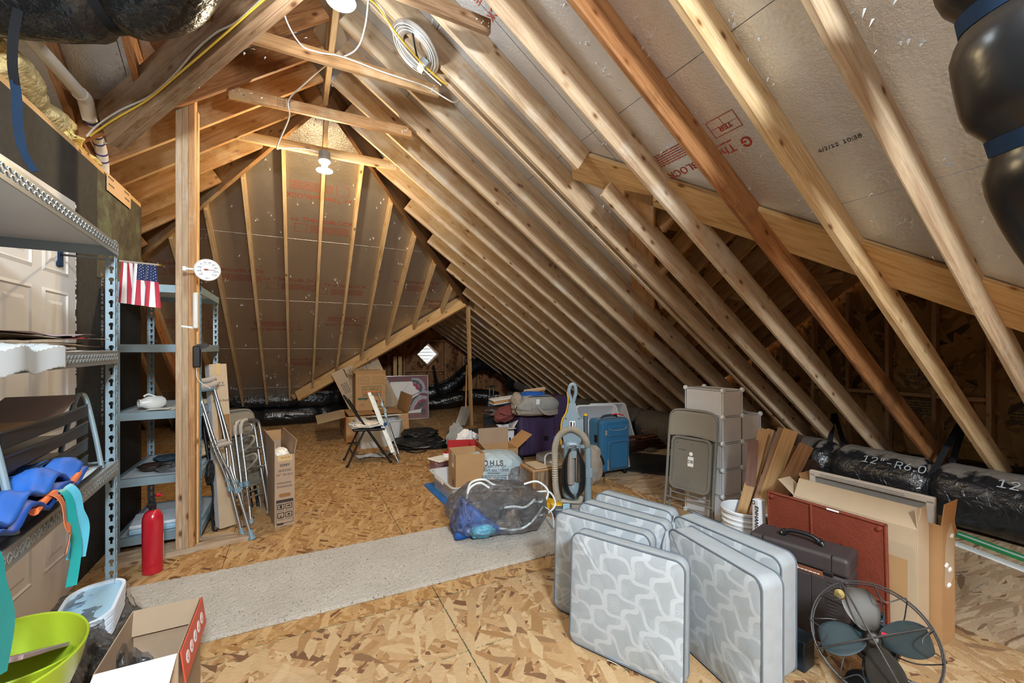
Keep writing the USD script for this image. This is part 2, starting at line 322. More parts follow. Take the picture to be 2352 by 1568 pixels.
def duct_mix():
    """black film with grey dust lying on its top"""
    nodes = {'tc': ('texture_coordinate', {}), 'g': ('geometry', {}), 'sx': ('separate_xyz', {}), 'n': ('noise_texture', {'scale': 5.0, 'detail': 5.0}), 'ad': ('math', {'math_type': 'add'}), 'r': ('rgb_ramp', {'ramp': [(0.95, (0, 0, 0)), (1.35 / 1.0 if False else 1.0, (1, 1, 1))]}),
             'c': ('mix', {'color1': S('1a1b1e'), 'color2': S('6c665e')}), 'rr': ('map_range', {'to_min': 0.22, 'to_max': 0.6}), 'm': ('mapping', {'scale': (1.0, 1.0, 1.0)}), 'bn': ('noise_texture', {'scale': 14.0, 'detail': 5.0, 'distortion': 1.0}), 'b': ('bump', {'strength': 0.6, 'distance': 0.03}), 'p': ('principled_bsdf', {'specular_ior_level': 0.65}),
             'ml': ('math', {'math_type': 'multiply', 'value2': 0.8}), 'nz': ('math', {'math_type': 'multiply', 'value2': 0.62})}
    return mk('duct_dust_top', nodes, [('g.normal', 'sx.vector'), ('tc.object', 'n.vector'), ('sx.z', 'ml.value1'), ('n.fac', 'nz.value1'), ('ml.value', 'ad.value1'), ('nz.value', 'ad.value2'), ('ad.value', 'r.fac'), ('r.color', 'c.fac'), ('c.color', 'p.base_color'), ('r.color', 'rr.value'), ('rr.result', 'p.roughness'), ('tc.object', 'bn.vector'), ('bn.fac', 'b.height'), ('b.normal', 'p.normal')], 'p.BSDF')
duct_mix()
pm('strap_black', '1c1d20', 0.8, specular_ior_level=0.15, bump=0.4, bscale=200, bdist=0.001); pm('strap_blue', '1c3048', 0.75, specular_ior_level=0.15)
pm('steel_blue', '8fa6b2', 0.36, metal=0.35, var=0.05); pm('steel_galv', 'aab2b6', 0.32, metal=0.75, var=0.10, scale=14); pm('steel_under', 'c4cdd2', 0.45, metal=0.0, var=0.04)
pm('chrome', 'c8ccce', 0.18, metal=1.0, var=0.03); pm('alu', 'b9bfc2', 0.28, metal=0.9, var=0.06); pm('nail', 'f2f4f6', 0.2, metal=0.35, var=0.05)
pm('black_steel', '1a1b1d', 0.35, var=0.1); pm('black_plastic', '17181a', 0.4, var=0.15); pm('black_matte', '0e0e0f', 0.8)
pm('key_hole', '1c2328', 0.7); pm('rubber_grey', '7d8c92', 0.6, var=0.08); pm('foam_grey', '9c948c', 0.8, var=0.1); pm('rubber_blue', '6d8796', 0.5)
pm('red_paint', 'b0182a', 0.25, var=0.06, coat_weight=0.5); pm('white_paint', 'e4e2de', 0.4, var=0.03); pm('door_paint', 'dcdad6', 0.45, var=0.03, bump=0.1, bscale=90, bdist=0.001)
pm('pvc', 'd6cfc4', 0.35, var=0.05); pm('purple_primer', '3c3a78', 0.4, var=0.2, scale=30); pm('fibre', 'dcc478', 0.9, var=0.35, scale=9, bump=0.8, bscale=40, bdist=0.02)
pm('fibre_pale', 'cdb884', 0.9, var=0.3, scale=9, bump=0.8, bscale=40, bdist=0.02); pm('asphalt_board', '2a2723', 0.85, var=0.35, scale=22, bump=0.5, bscale=160, bdist=0.002)
def mossy():
    c = {'tc': ('texture_coordinate', {}), 'n': ('noise_texture', {'scale': 4.0, 'detail': 7.0, 'roughness': 0.72}), 'r': ('rgb_ramp', {'ramp': [(0.40, S('3a332a')), (0.52, S('4c4636')), (0.62, S('5a6248')), (0.75, S('76856a'))]}), 'p': ('principled_bsdf', {'roughness': 0.9})}
    return mk('green_board', c, [('tc.object', 'n.vector'), ('n.fac', 'r.fac'), ('r.color', 'p.base_color')], 'p.BSDF')
mossy()
pm('print_red', 'a8402e', 0.6, var=0.05); pm('print_faded', '8c4430', 0.6, var=0.1); pm('print_dark', '2c2a28', 0.6, var=0.1); pm('print_grey', '9aa0a2', 0.6); pm('print_white', 'e6e8ea', 0.5, var=0.02)
pm('kraft', 'b08a5e', 0.75, var=0.05, bump=0.08, bscale=120); pm('kraft_light', 'b5a084', 0.75, var=0.05, bump=0.08, bscale=120); pm('kraft_grey', 'a48c74', 0.75, var=0.06, bump=0.08, bscale=120); pm('kraft_dark', '8a6036', 0.75, var=0.08)
pm('kraft_in', 'a8937a', 0.8, var=0.05); pm('kraft_orange', 'ab8358', 0.7, var=0.12, scale=3); pm('white_card', 'dcdde0', 0.6, var=0.03); pm('paper', 'e4e2de', 0.7, var=0.04); pm('paper_tan', 'c2a27e', 0.7, var=0.06); pm('paper_mauve', '9a8a8c', 0.7, var=0.05)
pm('uhaul_green', '4a5c3e', 0.7, var=0.15, scale=20); pm('uhaul_orange', 'd0682c', 0.7, var=0.1); pm('tape', 'c4a878', 0.2, var=0.1)
pm('fabric_teal', '12587e', 0.75, var=0.12, scale=40, bump=0.3, bscale=500, bdist=0.001, sheen_weight=0.2); pm('fabric_navy_dark', '20303c', 0.7, var=0.1, scale=30); pm('fabric_purple', '38284c', 0.7, var=0.12, scale=40, bump=0.3, bscale=500, bdist=0.001); pm('fabric_plum', '4c3240', 0.6, var=0.1, scale=30)
pm('fabric_grey', '8c8c88', 0.85, var=0.10, scale=12, bump=0.3, bscale=420, bdist=0.001); pm('fabric_taupe', '8f867a', 0.85, var=0.10, scale=12); pm('fabric_maroon', '6c3434', 0.85, var=0.2, scale=14, bump=0.4, bscale=200); pm('fabric_blue', '1856a8', 0.6, var=0.2, scale=8); pm('fabric_brown', '33241f', 0.5, var=0.2)
pm('fabric_royal', '12408c', 0.5, var=0.25, scale=6); pm('ribbon_cyan', '58b4d0', 0.35, var=0.15, scale=8); pm('ribbon_orange', 'cc6a3c', 0.4, var=0.15); pm('ribbon_teal', '1c8c8c', 0.4, var=0.12); pm('fabric_black', '141516', 0.6, var=0.3, scale=10, bump=0.4, bscale=60, bdist=0.004); pm('fabric_beige', 'cbb48c', 0.8, var=0.08); pm('fabric_white', 'dcd8d0', 0.8, var=0.06)
pm('leather_tan', '8a6444', 0.5, var=0.1); pm('pad_side', '9ca3a8', 0.8, var=0.08, scale=16, bump=0.25, bscale=500, bdist=0.0008); pm('pad_piping', '5f6a74', 0.7)
pm('grey_plastic', '7f929c', 0.35, var=0.05); pm('grey_plastic_dark', '4c565c', 0.4, var=0.06); pm('hose_beige', 'a59c8c', 0.45, var=0.08); pm('yellow_plastic', 'd8a81c', 0.35, var=0.05)
pm('case_dark', '3c3536', 0.55, var=0.12, scale=10, bump=0.3, bscale=240, bdist=0.001); pm('case_stripe', '7a4a32', 0.5); pm('red_brown_plastic', '7a3a2a', 0.4, var=0.12, scale=10, bump=0.7, bscale=70, bdist=0.004)
pm('bucket_white', 'dfe2e4', 0.35, var=0.03); pm('print_bucket_red', 'c0281c', 0.4); pm('chair_beige', '857e70', 0.5, var=0.06, scale=120); pm('chair_tube', '7c7a72', 0.35, metal=0.2); pm('chair_seat', '716b60', 0.55, var=0.08, scale=90)
pm('fan_blade', '2c3a3e', 0.35, metal=0.1, var=0.25, scale=6); pm('fan_blade_rust', '33302a', 0.45, metal=0.1, var=0.4, scale=9); pm('fan_body', '1c2c38', 0.4, var=0.3, scale=9); pm('fan_wire', '3c3a3a', 0.45, metal=0.2, var=0.25, scale=30); pm('brass', 'a09060', 0.25, metal=1.0)
pm('lime', '9cb42c', 0.35, var=0.06, subsurface_weight=0.2, subsurface_scale=0.01); pm('tray_white', 'd3dce6', 0.45, var=0.04); pm('tray_blue', '9cc0d6', 0.45, var=0.04); pm('box_red', 'c8503c', 0.5, var=0.06); pm('foil_brown', '2c2a30', 0.16, metal=0.3, var=0.6, scale=5, bump=0.9, bscale=16, bdist=0.02)
pm('grey_bag', 'a9bac2', 0.42, var=0.10, scale=7, bump=0.5, bscale=22, bdist=0.02); pm('blue_plastic', '2a66a4', 0.35, var=0.06); pm('black_box', '22262a', 0.45, var=0.08); pm('red_bag', 'b01c20', 0.5, var=0.08); pm('dark_teal_plastic', '31434c', 0.5, var=0.06)
pm('lid_green', '1c7a44', 0.4); pm('trim_white', 'dde4e4', 0.35); pm('mat_mauve', '8a6468', 0.8, var=0.04); pm('frame_pink', '9a7272', 0.35, var=0.06); pm('silver_frame', 'c4beb8', 0.3, metal=0.6)
pm('cable_white', 'cfcdc6', 0.45); pm('cable_yellow', 'd0ac3c', 0.45); pm('porcelain', 'd8d8d4', 0.25); pm('socket_grey', '77736c', 0.4); pm('flag_red', 'b02c40', 0.7, var=0.06); pm('flag_white', 'e0dcdc', 0.7, var=0.04); pm('flag_blue', '1c2c58', 0.7, var=0.06); pm('pole_black', '202224', 0.4); pm('gold', 'd0a84c', 0.3, metal=1.0)
pm('shovel_blade', '938d84', 0.45, metal=0.5, var=0.12); pm('dark_screen', '16171a', 0.5); pm('louvre_white', 'e8eaec', 0.5, var=0.02); pm('rope_tan', 'b89468', 0.8); pm('pink_dye', 'a04c6c', 0.8, var=0.3, scale=20); pm('agate_grey', '5c5e62', 0.8, var=0.3, scale=14); pm('agate_light', 'a6a8b2', 0.8, var=0.15, scale=14)
mk('bulb_off', {'e': ('emission', {'color': (0.92, 0.96, 1.0), 'strength': 2.0})}, [], 'e.emission')
mk('lamp_glow', {'e': ('emission', {'color': (1.0, 0.92, 0.75), 'strength': 30.0})}, [], 'e.emission')
mk('lamp_glow_white', {'e': ('emission', {'color': (1.0, 0.97, 0.9), 'strength': 30.0})}, [], 'e.emission')
mk('carpet', {'g': ('geometry', {}), 'n': ('noise_texture', {'scale': 260.0, 'detail': 3.0, 'roughness': 0.7}), 'n2': ('noise_texture', {'scale': 70.0, 'detail': 2.0}), 'n3': ('noise_texture', {'scale': 3.0, 'detail': 4.0}), 'r': ('rgb_ramp', {'ramp': [(0.30, S('7c7266')), (0.47, S('b8b0a4')), (0.72, S('d8d2c8'))]}), 'r2': ('rgb_ramp', {'ramp': [(0.30, (0.20, 0.18, 0.16)), (0.38, (1, 1, 1))]}), 'r3': ('rgb_ramp', {'ramp': [(0.3, (0.86, 0.84, 0.82)), (0.7, (1.02, 1.02, 1.02))]}), 'x': ('mix', {'mix_type': 'multiply', 'fac': 0.85}), 'x2': ('mix', {'mix_type': 'multiply', 'fac': 1.0}), 'b': ('bump', {'strength': 0.8, 'distance': 0.006}), 'p': ('principled_bsdf', {'roughness': 0.95, 'sheen_weight': 0.2})},
   [('g.position', 'n.vector'), ('g.position', 'n2.vector'), ('g.position', 'n3.vector'), ('n.fac', 'r.fac'), ('n2.fac', 'r2.fac'), ('n3.fac', 'r3.fac'), ('r.color', 'x.color1'), ('r2.color', 'x.color2'), ('x.color', 'x2.color1'), ('r3.color', 'x2.color2'), ('x2.color', 'p.base_color'), ('n.fac', 'b.height'), ('b.normal', 'p.normal')], 'p.BSDF')
def hide():
    """hair-on-hide look of the trunk's covering: brown with vertical grey streaks"""
    return mk('trunk_hide', {'tc': ('texture_coordinate', {}), 'm': ('mapping', {'scale': (40, 40, 5)}), 'n': ('noise_texture', {'scale': 1.0, 'detail': 5.0}), 'r': ('rgb_ramp', {'ramp': [(0.3, S('4c3a2a')), (0.5, S('7a6148')), (0.7, S('a08a6e'))]}), 'b': ('bump', {'strength': 0.4, 'distance': 0.003}), 'p': ('principled_bsdf', {'roughness': 0.7})},
              [('tc.object', 'm.vector'), ('m.vector', 'n.vector'), ('n.fac', 'r.fac'), ('r.color', 'p.base_color'), ('n.fac', 'b.height'), ('b.normal', 'p.normal')], 'p.BSDF')
hide()
def damask():
    """two-tone woven pattern of the cushions: wandering diagonal ribbons and round rosettes, in the pad's own face plane (x, z)"""
    n = {'tc': ('texture_coordinate', {}), 'sp': ('separate_xyz', {}), 'cb': ('combine_xyz', {}), 'w1': ('noise_texture', {'scale': 9.0, 'detail': 1.0}), 'ws': ('vector_math', {'math_type': 'multiply_add', 'vector2': (0.016, 0.016, 0.0)}),
         'rot': ('mapping', {'rotation': (0, 0, 0.62), 'scale': (9.0, 9.0, 1.0)}), 's2': ('separate_xyz', {}),
         'sy': ('math', {'math_type': 'multiply', 'value2': 6.0}), 'sn': ('math', {'math_type': 'sine'}), 'am': ('math', {'math_type': 'multiply_add', 'value2': 0.16}), 'pp': ('math', {'math_type': 'pingpong', 'value2': 0.5}), 'band': ('rgb_ramp', {'ramp': [(0.10, (1, 1, 1)), (0.12, (0, 0, 0))]}),
         'sx': ('math', {'math_type': 'multiply', 'value2': 4.2}), 'sn2': ('math', {'math_type': 'sine'}), 'am2': ('math', {'math_type': 'multiply_add', 'value2': 0.18}), 'pp2': ('math', {'math_type': 'pingpong', 'value2': 0.5}), 'band2': ('rgb_ramp', {'ramp': [(0.07, (1, 1, 1)), (0.09, (0, 0, 0))]}),
         'v': ('voronoi_texture', {'dimensions': '2D', 'scale': 1.0, 'randomness': 0.35}), 'vr': ('rgb_ramp', {'ramp': [(0.0, (0, 0, 0)), (0.10, (0.6, 0.6, 0.6)), (0.13, (0, 0, 0)), (0.2, (0.5, 0.5, 0.5)), (0.23, (0, 0, 0)), (0.30, (0.4, 0.4, 0.4)), (0.33, (0, 0, 0))]}),
         'mx': ('mix', {'mix_type': 'lighten', 'fac': 1.0}), 'mx2': ('mix', {'mix_type': 'lighten', 'fac': 1.0}), 'col': ('mix', {'color1': S('9ea7ad'), 'color2': S('b4bcc2')}), 'bw': ('rgb_to_bw', {}), 'fn': ('noise_texture', {'scale': 420.0, 'detail': 1.0}), 'b': ('bump', {'strength': 0.25, 'distance': 0.001}), 'p': ('principled_bsdf', {'roughness': 0.8, 'sheen_weight': 0.1})}
    l = [('tc.object', 'sp.vector'), ('sp.x', 'cb.x'), ('sp.z', 'cb.y'), ('cb.vector', 'w1.vector'), ('w1.color', 'ws.vector1'), ('cb.vector', 'ws.vector3'), ('ws.vector', 'rot.vector'), ('rot.vector', 's2.vector'),
         ('s2.y', 'sy.value1'), ('sy.value', 'sn.value1'), ('sn.value', 'am.value1'), ('s2.x', 'am.value3'), ('am.value', 'pp.value1'), ('pp.value', 'band.fac'),
         ('s2.x', 'sx.value1'), ('sx.value', 'sn2.value1'), ('sn2.value', 'am2.value1'), ('s2.y', 'am2.value3'), ('am2.value', 'pp2.value1'), ('pp2.value', 'band2.fac'),
         ('rot.vector', 'v.vector'), ('v.distance', 'vr.fac'), ('band.color', 'mx.color1'), ('band2.color', 'mx.color2'), ('mx.color', 'mx2.color1'), ('vr.color', 'mx2.color2'), ('mx2.color', 'bw.color'), ('bw.val', 'col.fac'), ('col.color', 'p.base_color'), ('tc.object', 'fn.vector'), ('fn.fac', 'b.height'), ('b.normal', 'p.normal')]
    return mk('damask', n, l, 'p.BSDF')
damask()
# ---------------------------------------------------------------- the attic itself
PM = 0.705; COSP = 1 / math.sqrt(1 + PM * PM); DEP = 0.184; UP = DEP / COSP; TH = 0.038
zr = lambda x: PM * (5.83 - x)             # underside of the right-hand rafters
zl = lambda x: 3.768 + PM * x              # left-hand rafters
zh = lambda y: 3.9 + PM * (4.56 - y)       # hip rafters
zc = lambda y: 5.63 - PM * y               # rafters of the cross gable on the left, far slope
zc2 = lambda y: 5.63 - PM * (4.9 - y)      # its near slope
zd = lambda y: 2.58 - PM * (y - 2.3)       # right dormer, far slope
zd2 = lambda y: 2.58 + PM * (y - 2.3)
def lumber(th, name, A, B, d, up, mat, w=TH, parent=None, label=None, wane=0.0, seed=0):
    """a board from A to B (middle of its lower face), w wide, d deep along 'up'; its own x axis is its length"""
    A, B = np.asarray(A, float), np.asarray(B, float); L = np.linalg.norm(B - A); R = frame(B - A, z=up)
    v, f = box(L, w, d, (L / 2, 0, d / 2), 0.003)
    if wane:
        n = 24; xs = np.linspace(0, L, n); r = np.random.default_rng(seed)
        jit = np.convolve(r.normal(0, 1, n + 6), np.ones(5) / 5, 'same')[3:-3] * wane; prof = []
        P = np.zeros((n, 8, 3))
        for k, x in enumerate(xs):
            j = abs(jit[k]); h = w / 2
            P[k] = [(x, -h, d), (x, h, d), (x, h, 0.004), (x, h - 0.004, 0), (x, -h + j * 1.5 + 0.004, 0), (x, -h + j * 0.5 + 0.001, j * 0.9 + 0.002), (x, -h, j * 2 + 0.004), (x, -h, d * 0.5)]
        vv = P.reshape(-1, 3); ff = []
        for k in range(n - 1):
            for q in range(8):
                a, b, c2, e = k * 8 + q, k * 8 + (q + 1) % 8, (k + 1) * 8 + (q + 1) % 8, (k + 1) * 8 + q
                ff += [(a, c2, b), (a, e, c2)]
        for s0, fl in ((0, 1), ((n - 1) * 8, -1)):
            for q in range(1, 7): ff.append((s0, s0 + q, s0 + q + 1)[::fl])
        v, f = vv, np.array(ff)
    base = parent if parent is not None else th
    Rl = R @ th.R.T; t = th.w2l(A)
    return th.add(name, (v, f), mat, parent=parent, smooth=False, R=Rl, t=t, label=label)
def xyz(fn, axis='x'):
    return (lambda x, y: fn(x)) if axis == 'x' else (lambda x, y: fn(y))
def sheets(th, name, zf, off, region, xs, ys, mat, gap=0.004, thick=0.012, split=None, gapx=None):
    """sheets of board lying on the roof plane z = zf(x, y) + off, cut to the plan region; xs, ys are the joint lines; split = (fn(x,y)->mat)"""
    n = 0; gx = gap if gapx is None else gapx
    for i in range(len(xs) - 1):
        for j in range(len(ys) - 1):
            c = shapely.box(xs[i] + gx / 2, ys[j] + gap / 2, xs[i + 1] - gx / 2, ys[j + 1] - gap / 2).intersection(region)
            for g in getattr(c, 'geoms', [c]):
                if g.geom_type != 'Polygon' or g.area < 0.01: continue
                v, f = prism(g, 1.0)
                top = v[:, 2] > 0.5
                z = np.array([zf(x, y) for x, y in v[:, :2]]) + off + np.where(top, thick / COSP if zf(0, 0) != zf(1, 1) else thick, 0.0)
                o = np.array([g.centroid.x, g.centroid.y, 0]); o[2] = zf(o[0], o[1])
                th.add(name, (np.column_stack([v[:, :2], z]) - o, f), mat if split is None else split(o[0], o[1]), smooth=False, t=o - th.loc); n += 1
# floor: strand-board sheets with open joints over a dark deck
fl = Thing('floor', kind='structure')
rg = np.random.default_rng(3)
def floor_mat(x, y):
    if x > 2.9 and y < 4.4: return 'floor_osb_grey'
    return 'floor_osb_gold' if y > 2.8 else 'floor_osb'
xs = [0.76 + 1.22 * k for k in range(-6, 6)]; ys = [0.07 + 2.44 * k for k in range(-2, 6)]
sheets(fl, 'strand_board_sheet', lambda x, y: 0.0, -0.018, shapely.box(-6.0, -3.2, 5.95, 11.0), xs, ys, 'floor_osb', gap=0.004, thick=0.018, split=floor_mat)
fl.add('joist_deck', box2((-6, -3.2, -0.12), (5.95, 11.0, -0.021)), 'dark_hip_wood', smooth=False)
def chalk(a, b):
    a, b = np.array(a, float), np.array(b, float); n = 60; r = np.random.default_rng(int(abs(a[1]) * 100)); out = []
    for k in range(n):
        if r.random() < 0.35: continue
        p, q = a + (b - a) * k / n, a + (b - a) * (k + r.uniform(0.4, 1.0)) / n; d = q - p; L = np.linalg.norm(d)
        out.append(mv(box(L, r.uniform(0.002, 0.004), 0.0006, b=0.0001), ((p + q) / 2)[0:2].tolist() + [0.0004], R=rz(math.atan2(d[1], d[0]))))
    return cat(*out)
pm('chalk_green', '4c6c58', 0.9, var=0.3, scale=30); pm('dye_blue', '3c4c94', 0.9, var=0.2)
fl.add('chalk_line', cat(chalk((-0.5, 2.51), (1.6, 2.51)), chalk((0.764, 1.0), (0.764, 2.66)), chalk((0.764, 3.5), (0.764, 6.2)), chalk((3.4, 1.1), (4.6, 1.1)), chalk((0.2, 2.0), (2.0, 2.0)), chalk((0.9, 1.55), (2.6, 1.55))), 'chalk_green', smooth=False, label='faint blue-green chalk lines')
r5 = np.random.default_rng(5); sp = []
for k in range(70):
    a = r5.uniform(0, 6.28); rr = 0.11 * r5.random() ** 0.8; sp.append(mv(box(r5.uniform(.006, .035), r5.uniform(.004, .012), .0006, b=.0001), (3.62 + rr * math.cos(a) * 1.3, 3.28 + rr * math.sin(a), .0005), R=rz(r5.uniform(0, 3))))
fl.add('blue_stain', cat(*sp), 'dye_blue', smooth=False, label='small blue dye stain')

# roof over the main room
ce = Thing('ceiling', kind='structure')
RIDX = 0.2435
lumber(ce, 'ridge_board', (RIDX, -3.2, 3.86), (RIDX, 4.58, 3.86), 0.30, (0, 0, 1), 'rafter_wood_yellow', w=0.044)
MATS = {-1: 'rafter_wood', 0: 'rafter_wood', 1: 'rafter_wood_yellow', 2: 'rafter_wood_aged', 3: 'rafter_wood', 4: 'rafter_wood'}
upr = np.array([PM, 0, 1]) * COSP
def right_rafter(k, yc, xtop, xbot=5.86, mat=None, th=ce):
    A = np.array([xtop, yc, zr(xtop)]); B = np.array([xbot, yc, zr(xbot)])
    return lumber(th, 'rafter', A, B, DEP, upr, mat or MATS.get(k, 'rafter_wood'), wane=0.016 if k in (0, 2, 3) else 0.0, seed=k + 50)
for k in range(-9, 25):
    y = 1.002 + 0.406 * k - TH / 2
    if y > 10.6: break
    if y < 4.5: xt = RIDX + 0.03
    elif y < 6.75: xt = RIDX + (y - 4.56) + 0.07
    else: xt = 2.57
    if k == 4:     # cut where the valley board runs under it
        right_rafter(k, y, xt, 1.84); right_rafter(k, y, 2.06); continue
    right_rafter(k, y, xt)
    if k == 5: right_rafter(k, y - 0.088, xt)
upl = np.array([-PM, 0, 1]) * COSP
VB = np.array([-0.09, 3.08]); VD = np.array([-1.06, 0.72])
for k in range(-9, 16):
    y = 1.002 + 0.406 * k - TH / 2
    xt = RIDX - 0.03 if y < 4.5 else RIDX - (y - 4.56) - 0.07
    xb = -5.5
    if 2.45 < y < 4.0: xb = min(xt - 0.12, 2.65 - y + 0.05) if y < 3.72 else -5.5
    elif 0.9 < y <= 2.45: xb = -0.25
    if y > 9.9 or (y > 2.0 and y < 2.6): continue
    lumber(ce, 'rafter', (xt, y, zl(xt)), (xb, y, zl(xb)), DEP, upl, 'rafter_wood_aged' if y < 4 else 'tie_wood')
# sheathing: foil-faced sheets
def plan_right():
    p = Polygon([(RIDX, -3.2), (5.9, -3.2), (5.9, 10.85), (2.57, 10.85), (2.57, 6.9), (RIDX, 4.56)])
    return p.difference(Polygon([(2.36, 2.36), (6.1, -1.38), (6.1, 6.1)]))
rows_r = [RIDX - 0.01, 0.87, 1.864, 2.83, 3.83, 4.83, 5.95]
sheets(ce, 'foil_sheet', xyz(zr), UP, plan_right(), rows_r, [-3.2, -2.43, 0.01, 2.45, 4.89, 7.33, 9.77, 10.9], 'foil')
pl_ = Polygon([(RIDX, -3.2), (-5.6, -3.2), (-5.6, 10.3), (RIDX, 4.56)])
cut = Polygon([(0.20, 2.45), (-5.9, -3.63), (-5.9, 7.2), (-1.20, 3.85)])
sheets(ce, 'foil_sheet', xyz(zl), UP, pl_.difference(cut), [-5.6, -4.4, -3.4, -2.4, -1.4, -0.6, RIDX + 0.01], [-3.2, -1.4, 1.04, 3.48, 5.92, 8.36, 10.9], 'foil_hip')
def deck(th, zf, off, region):
    v, f = prism(region, 1.0); z = np.array([zf(x, y) for x, y in v[:, :2]]) + off + np.where(v[:, 2] > 0.5, 0.02, 0)
    th.add('roof_deck', (np.column_stack([v[:, :2], z]), f), 'dark_hip_wood', smooth=False)
deck(ce, xyz(zr), UP + 0.02, plan_right()); deck(ce, xyz(zl), UP + 0.02, pl_.difference(cut))
# hip roof at the far end
hp = Thing('ceiling', kind='structure')
uph = np.array([0, PM, 1]) * COSP
def hipline(x): return 4.56 + abs(x - 0.244)
for n in range(-9, 6):
    x = 0.262 + 0.392 * n
    y0 = hipline(x) + 0.06; 
    y1 = 10.2 if x < -0.3 else min(10.2, 9.15 - (x - 0.2) * 0.977 - 0.06)
    if y1 - y0 < 0.25: continue
    lumber(hp, 'rafter', (x, y0, zh(y0)), (x, y1, zh(y1)), 0.14 if True else DEP, uph, 'rafter_wood_yellow')
for sgn, x1 in ((1, 2.60), (-1, -5.4)):
    A = np.array([0.244, 4.52, 3.87]); B = np.array([x1, 4.56 + abs(x1 - 0.244), zh(4.56 + abs(x1 - 0.244)) - 0.03])
    lumber(hp, 'hip_rafter', A, B, 0.26, (0, 0, 1), 'dark_hip_wood' if sgn > 0 else 'tie_wood', w=0.044)
    lumber(hp, 'hip_flashing', A + np.array([0, -.02, .34]), B + np.array([0, -.02, .34]), 0.015, (0, 0, 1), 'dark_hip_wood', w=0.5)
    lumber(hp, 'hip_rafter', A + np.array([0.03 * sgn, 0.05, -0.005]), B + np.array([0.03 * sgn, 0.06, -0.005]), 0.05, (0, 0, 1), 'board_wood', w=0.044)
hp.add('ridge_cap', box(.7, .8, .02, (.244, 4.5, 4.20)), 'dark_hip_wood', smooth=False)
hpoly = Polygon([(0.244, 4.56), (2.60, 6.916), (0.10, 9.40), (-0.3, 10.4), (-5.6, 10.4)])
HX = [-5.6, -3.2, -0.78, 1.66, 4.1]
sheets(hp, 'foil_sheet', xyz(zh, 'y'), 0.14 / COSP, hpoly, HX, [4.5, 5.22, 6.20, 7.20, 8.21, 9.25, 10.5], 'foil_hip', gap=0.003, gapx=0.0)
# small gable beyond the valley
fg = Thing('ceiling', kind='structure')
lumber(fg, 'valley_rafter', (2.58, 6.86, 2.22), (0.05, 9.33, 0.48), 0.20, (0, 0, 1), 'board_wood', w=0.09)
zg = lambda x: 2.30 - PM * (2.57 - x)
sheets(fg, 'strand_board_sheet', xyz(zg), UP, Polygon([(2.57, 6.95), (2.57, 10.85), (-1.2, 10.85)]), [-1.3, 0.2, 1.4, 2.6], [6.9, 8.36, 10.9], 'wall_osb_far')
for k in range(16, 24):
    y = 1.002 + 0.406 * k - TH / 2; xb = max(2.57 - (y - 6.9), -0.6)
    if y > 7.0: lumber(fg, 'rafter', (2.54, y, zg(2.54)), (xb, y, zg(xb)), 0.14, upl, 'tie_wood')
lumber(fg, 'ridge_board', (2.57, 6.95, 2.28), (2.57, 10.75, 2.28), 0.2, (0, 0, 1), 'tie_wood')
# dormer on the right
dm = Thing('ceiling', kind='structure')
lumber(dm, 'ridge_board', (2.30, 2.30, 2.56), (6.1, 2.30, 2.56), 0.2, (0, 0, 1), 'tie_wood')
upd = np.array([0, PM, 1]) * COSP; upd2 = np.array([0, -PM, 1]) * COSP
for k in range(10):
    x = 2.62 + 0.37 * k
    if x > 6.0: break
    lumber(dm, 'rafter', (x, 2.34, zd(2.34)), (x, x - 0.1, zd(x - 0.1)), DEP, upd, 'tie_wood')
    lumber(dm, 'rafter', (x, 2.26, zd2(2.26)), (x, 4.78 - x, zd2(4.78 - x)), DEP, upd2, 'tie_wood')
sheets(dm, 'strand_board_sheet', xyz(zd, 'y'), UP, Polygon([(2.2, 2.3), (6.1, 2.3), (6.1, 6.2)]), [2.1, 3.4, 4.6, 6.2], [2.3, 3.2, 4.2, 5.2, 6.3], 'wall_osb_side')
sheets(dm, 'strand_board_sheet', xyz(zd2, 'y'), UP, Polygon([(2.2, 2.3), (6.1, 2.3), (6.1, -1.6)]), [2.1, 3.4, 4.6, 6.2], [-1.7, -.6, .4, 1.4, 2.3], 'wall_osb_side')
lumber(dm, 'blocking', (4.2, 2.95, 2.0), (4.2, 4.2, 2.34), 0.10, (0, 0, 1), 'board_wood')
lumber(dm, 'blocking', (5.2, 2.5, 2.2), (5.2, 4.3, 2.2), 0.12, (0, 0, 1), 'tie_wood')
# valley boards of the dormer, lying against the sheathing
vb = Thing('valley_board', 'long pale valley board crossing diagonally behind the right-hand rafters, its knotty sawn end sticking out', 'board', kind='structure')
nrm_r = np.array([PM, 0, 1]) * COSP
a = np.array([1.93, 2.79, 0]); b = np.array([3.68 + 1.3, 0.875 - 1.42, 0])
a[2] = zr(a[0]) + UP - 0.03; b[2] = zr(b[0]) + UP - 0.03
vb.loc = np.zeros(3)
R = frame(b - a, z=-nrm_r); Lb = np.linalg.norm(b - a)
vb.add('plank', box(Lb, 0.286, 0.038, (Lb / 2, 0, 0), 0.004), 'board_wood', smooth=False, R=R, t=a)
a2 = np.array([2.36, 2.36, zr(2.36) + UP - 0.03]); b2 = np.array([5.8, 5.8, zr(5.8) + UP - 0.03]); R2 = frame(b2 - a2, z=-nrm_r); L2 = np.linalg.norm(b2 - a2)
vb2 = Thing('valley_board', 'plain valley board along the dark dormer opening, mostly hidden behind the close-set rafters', 'board', kind='structure')
vb2.add('plank', box(L2, 0.24, 0.038, (L2 / 2, -0.12, 0), 0.004), 'tie_wood', smooth=False, R=R2, t=a2)
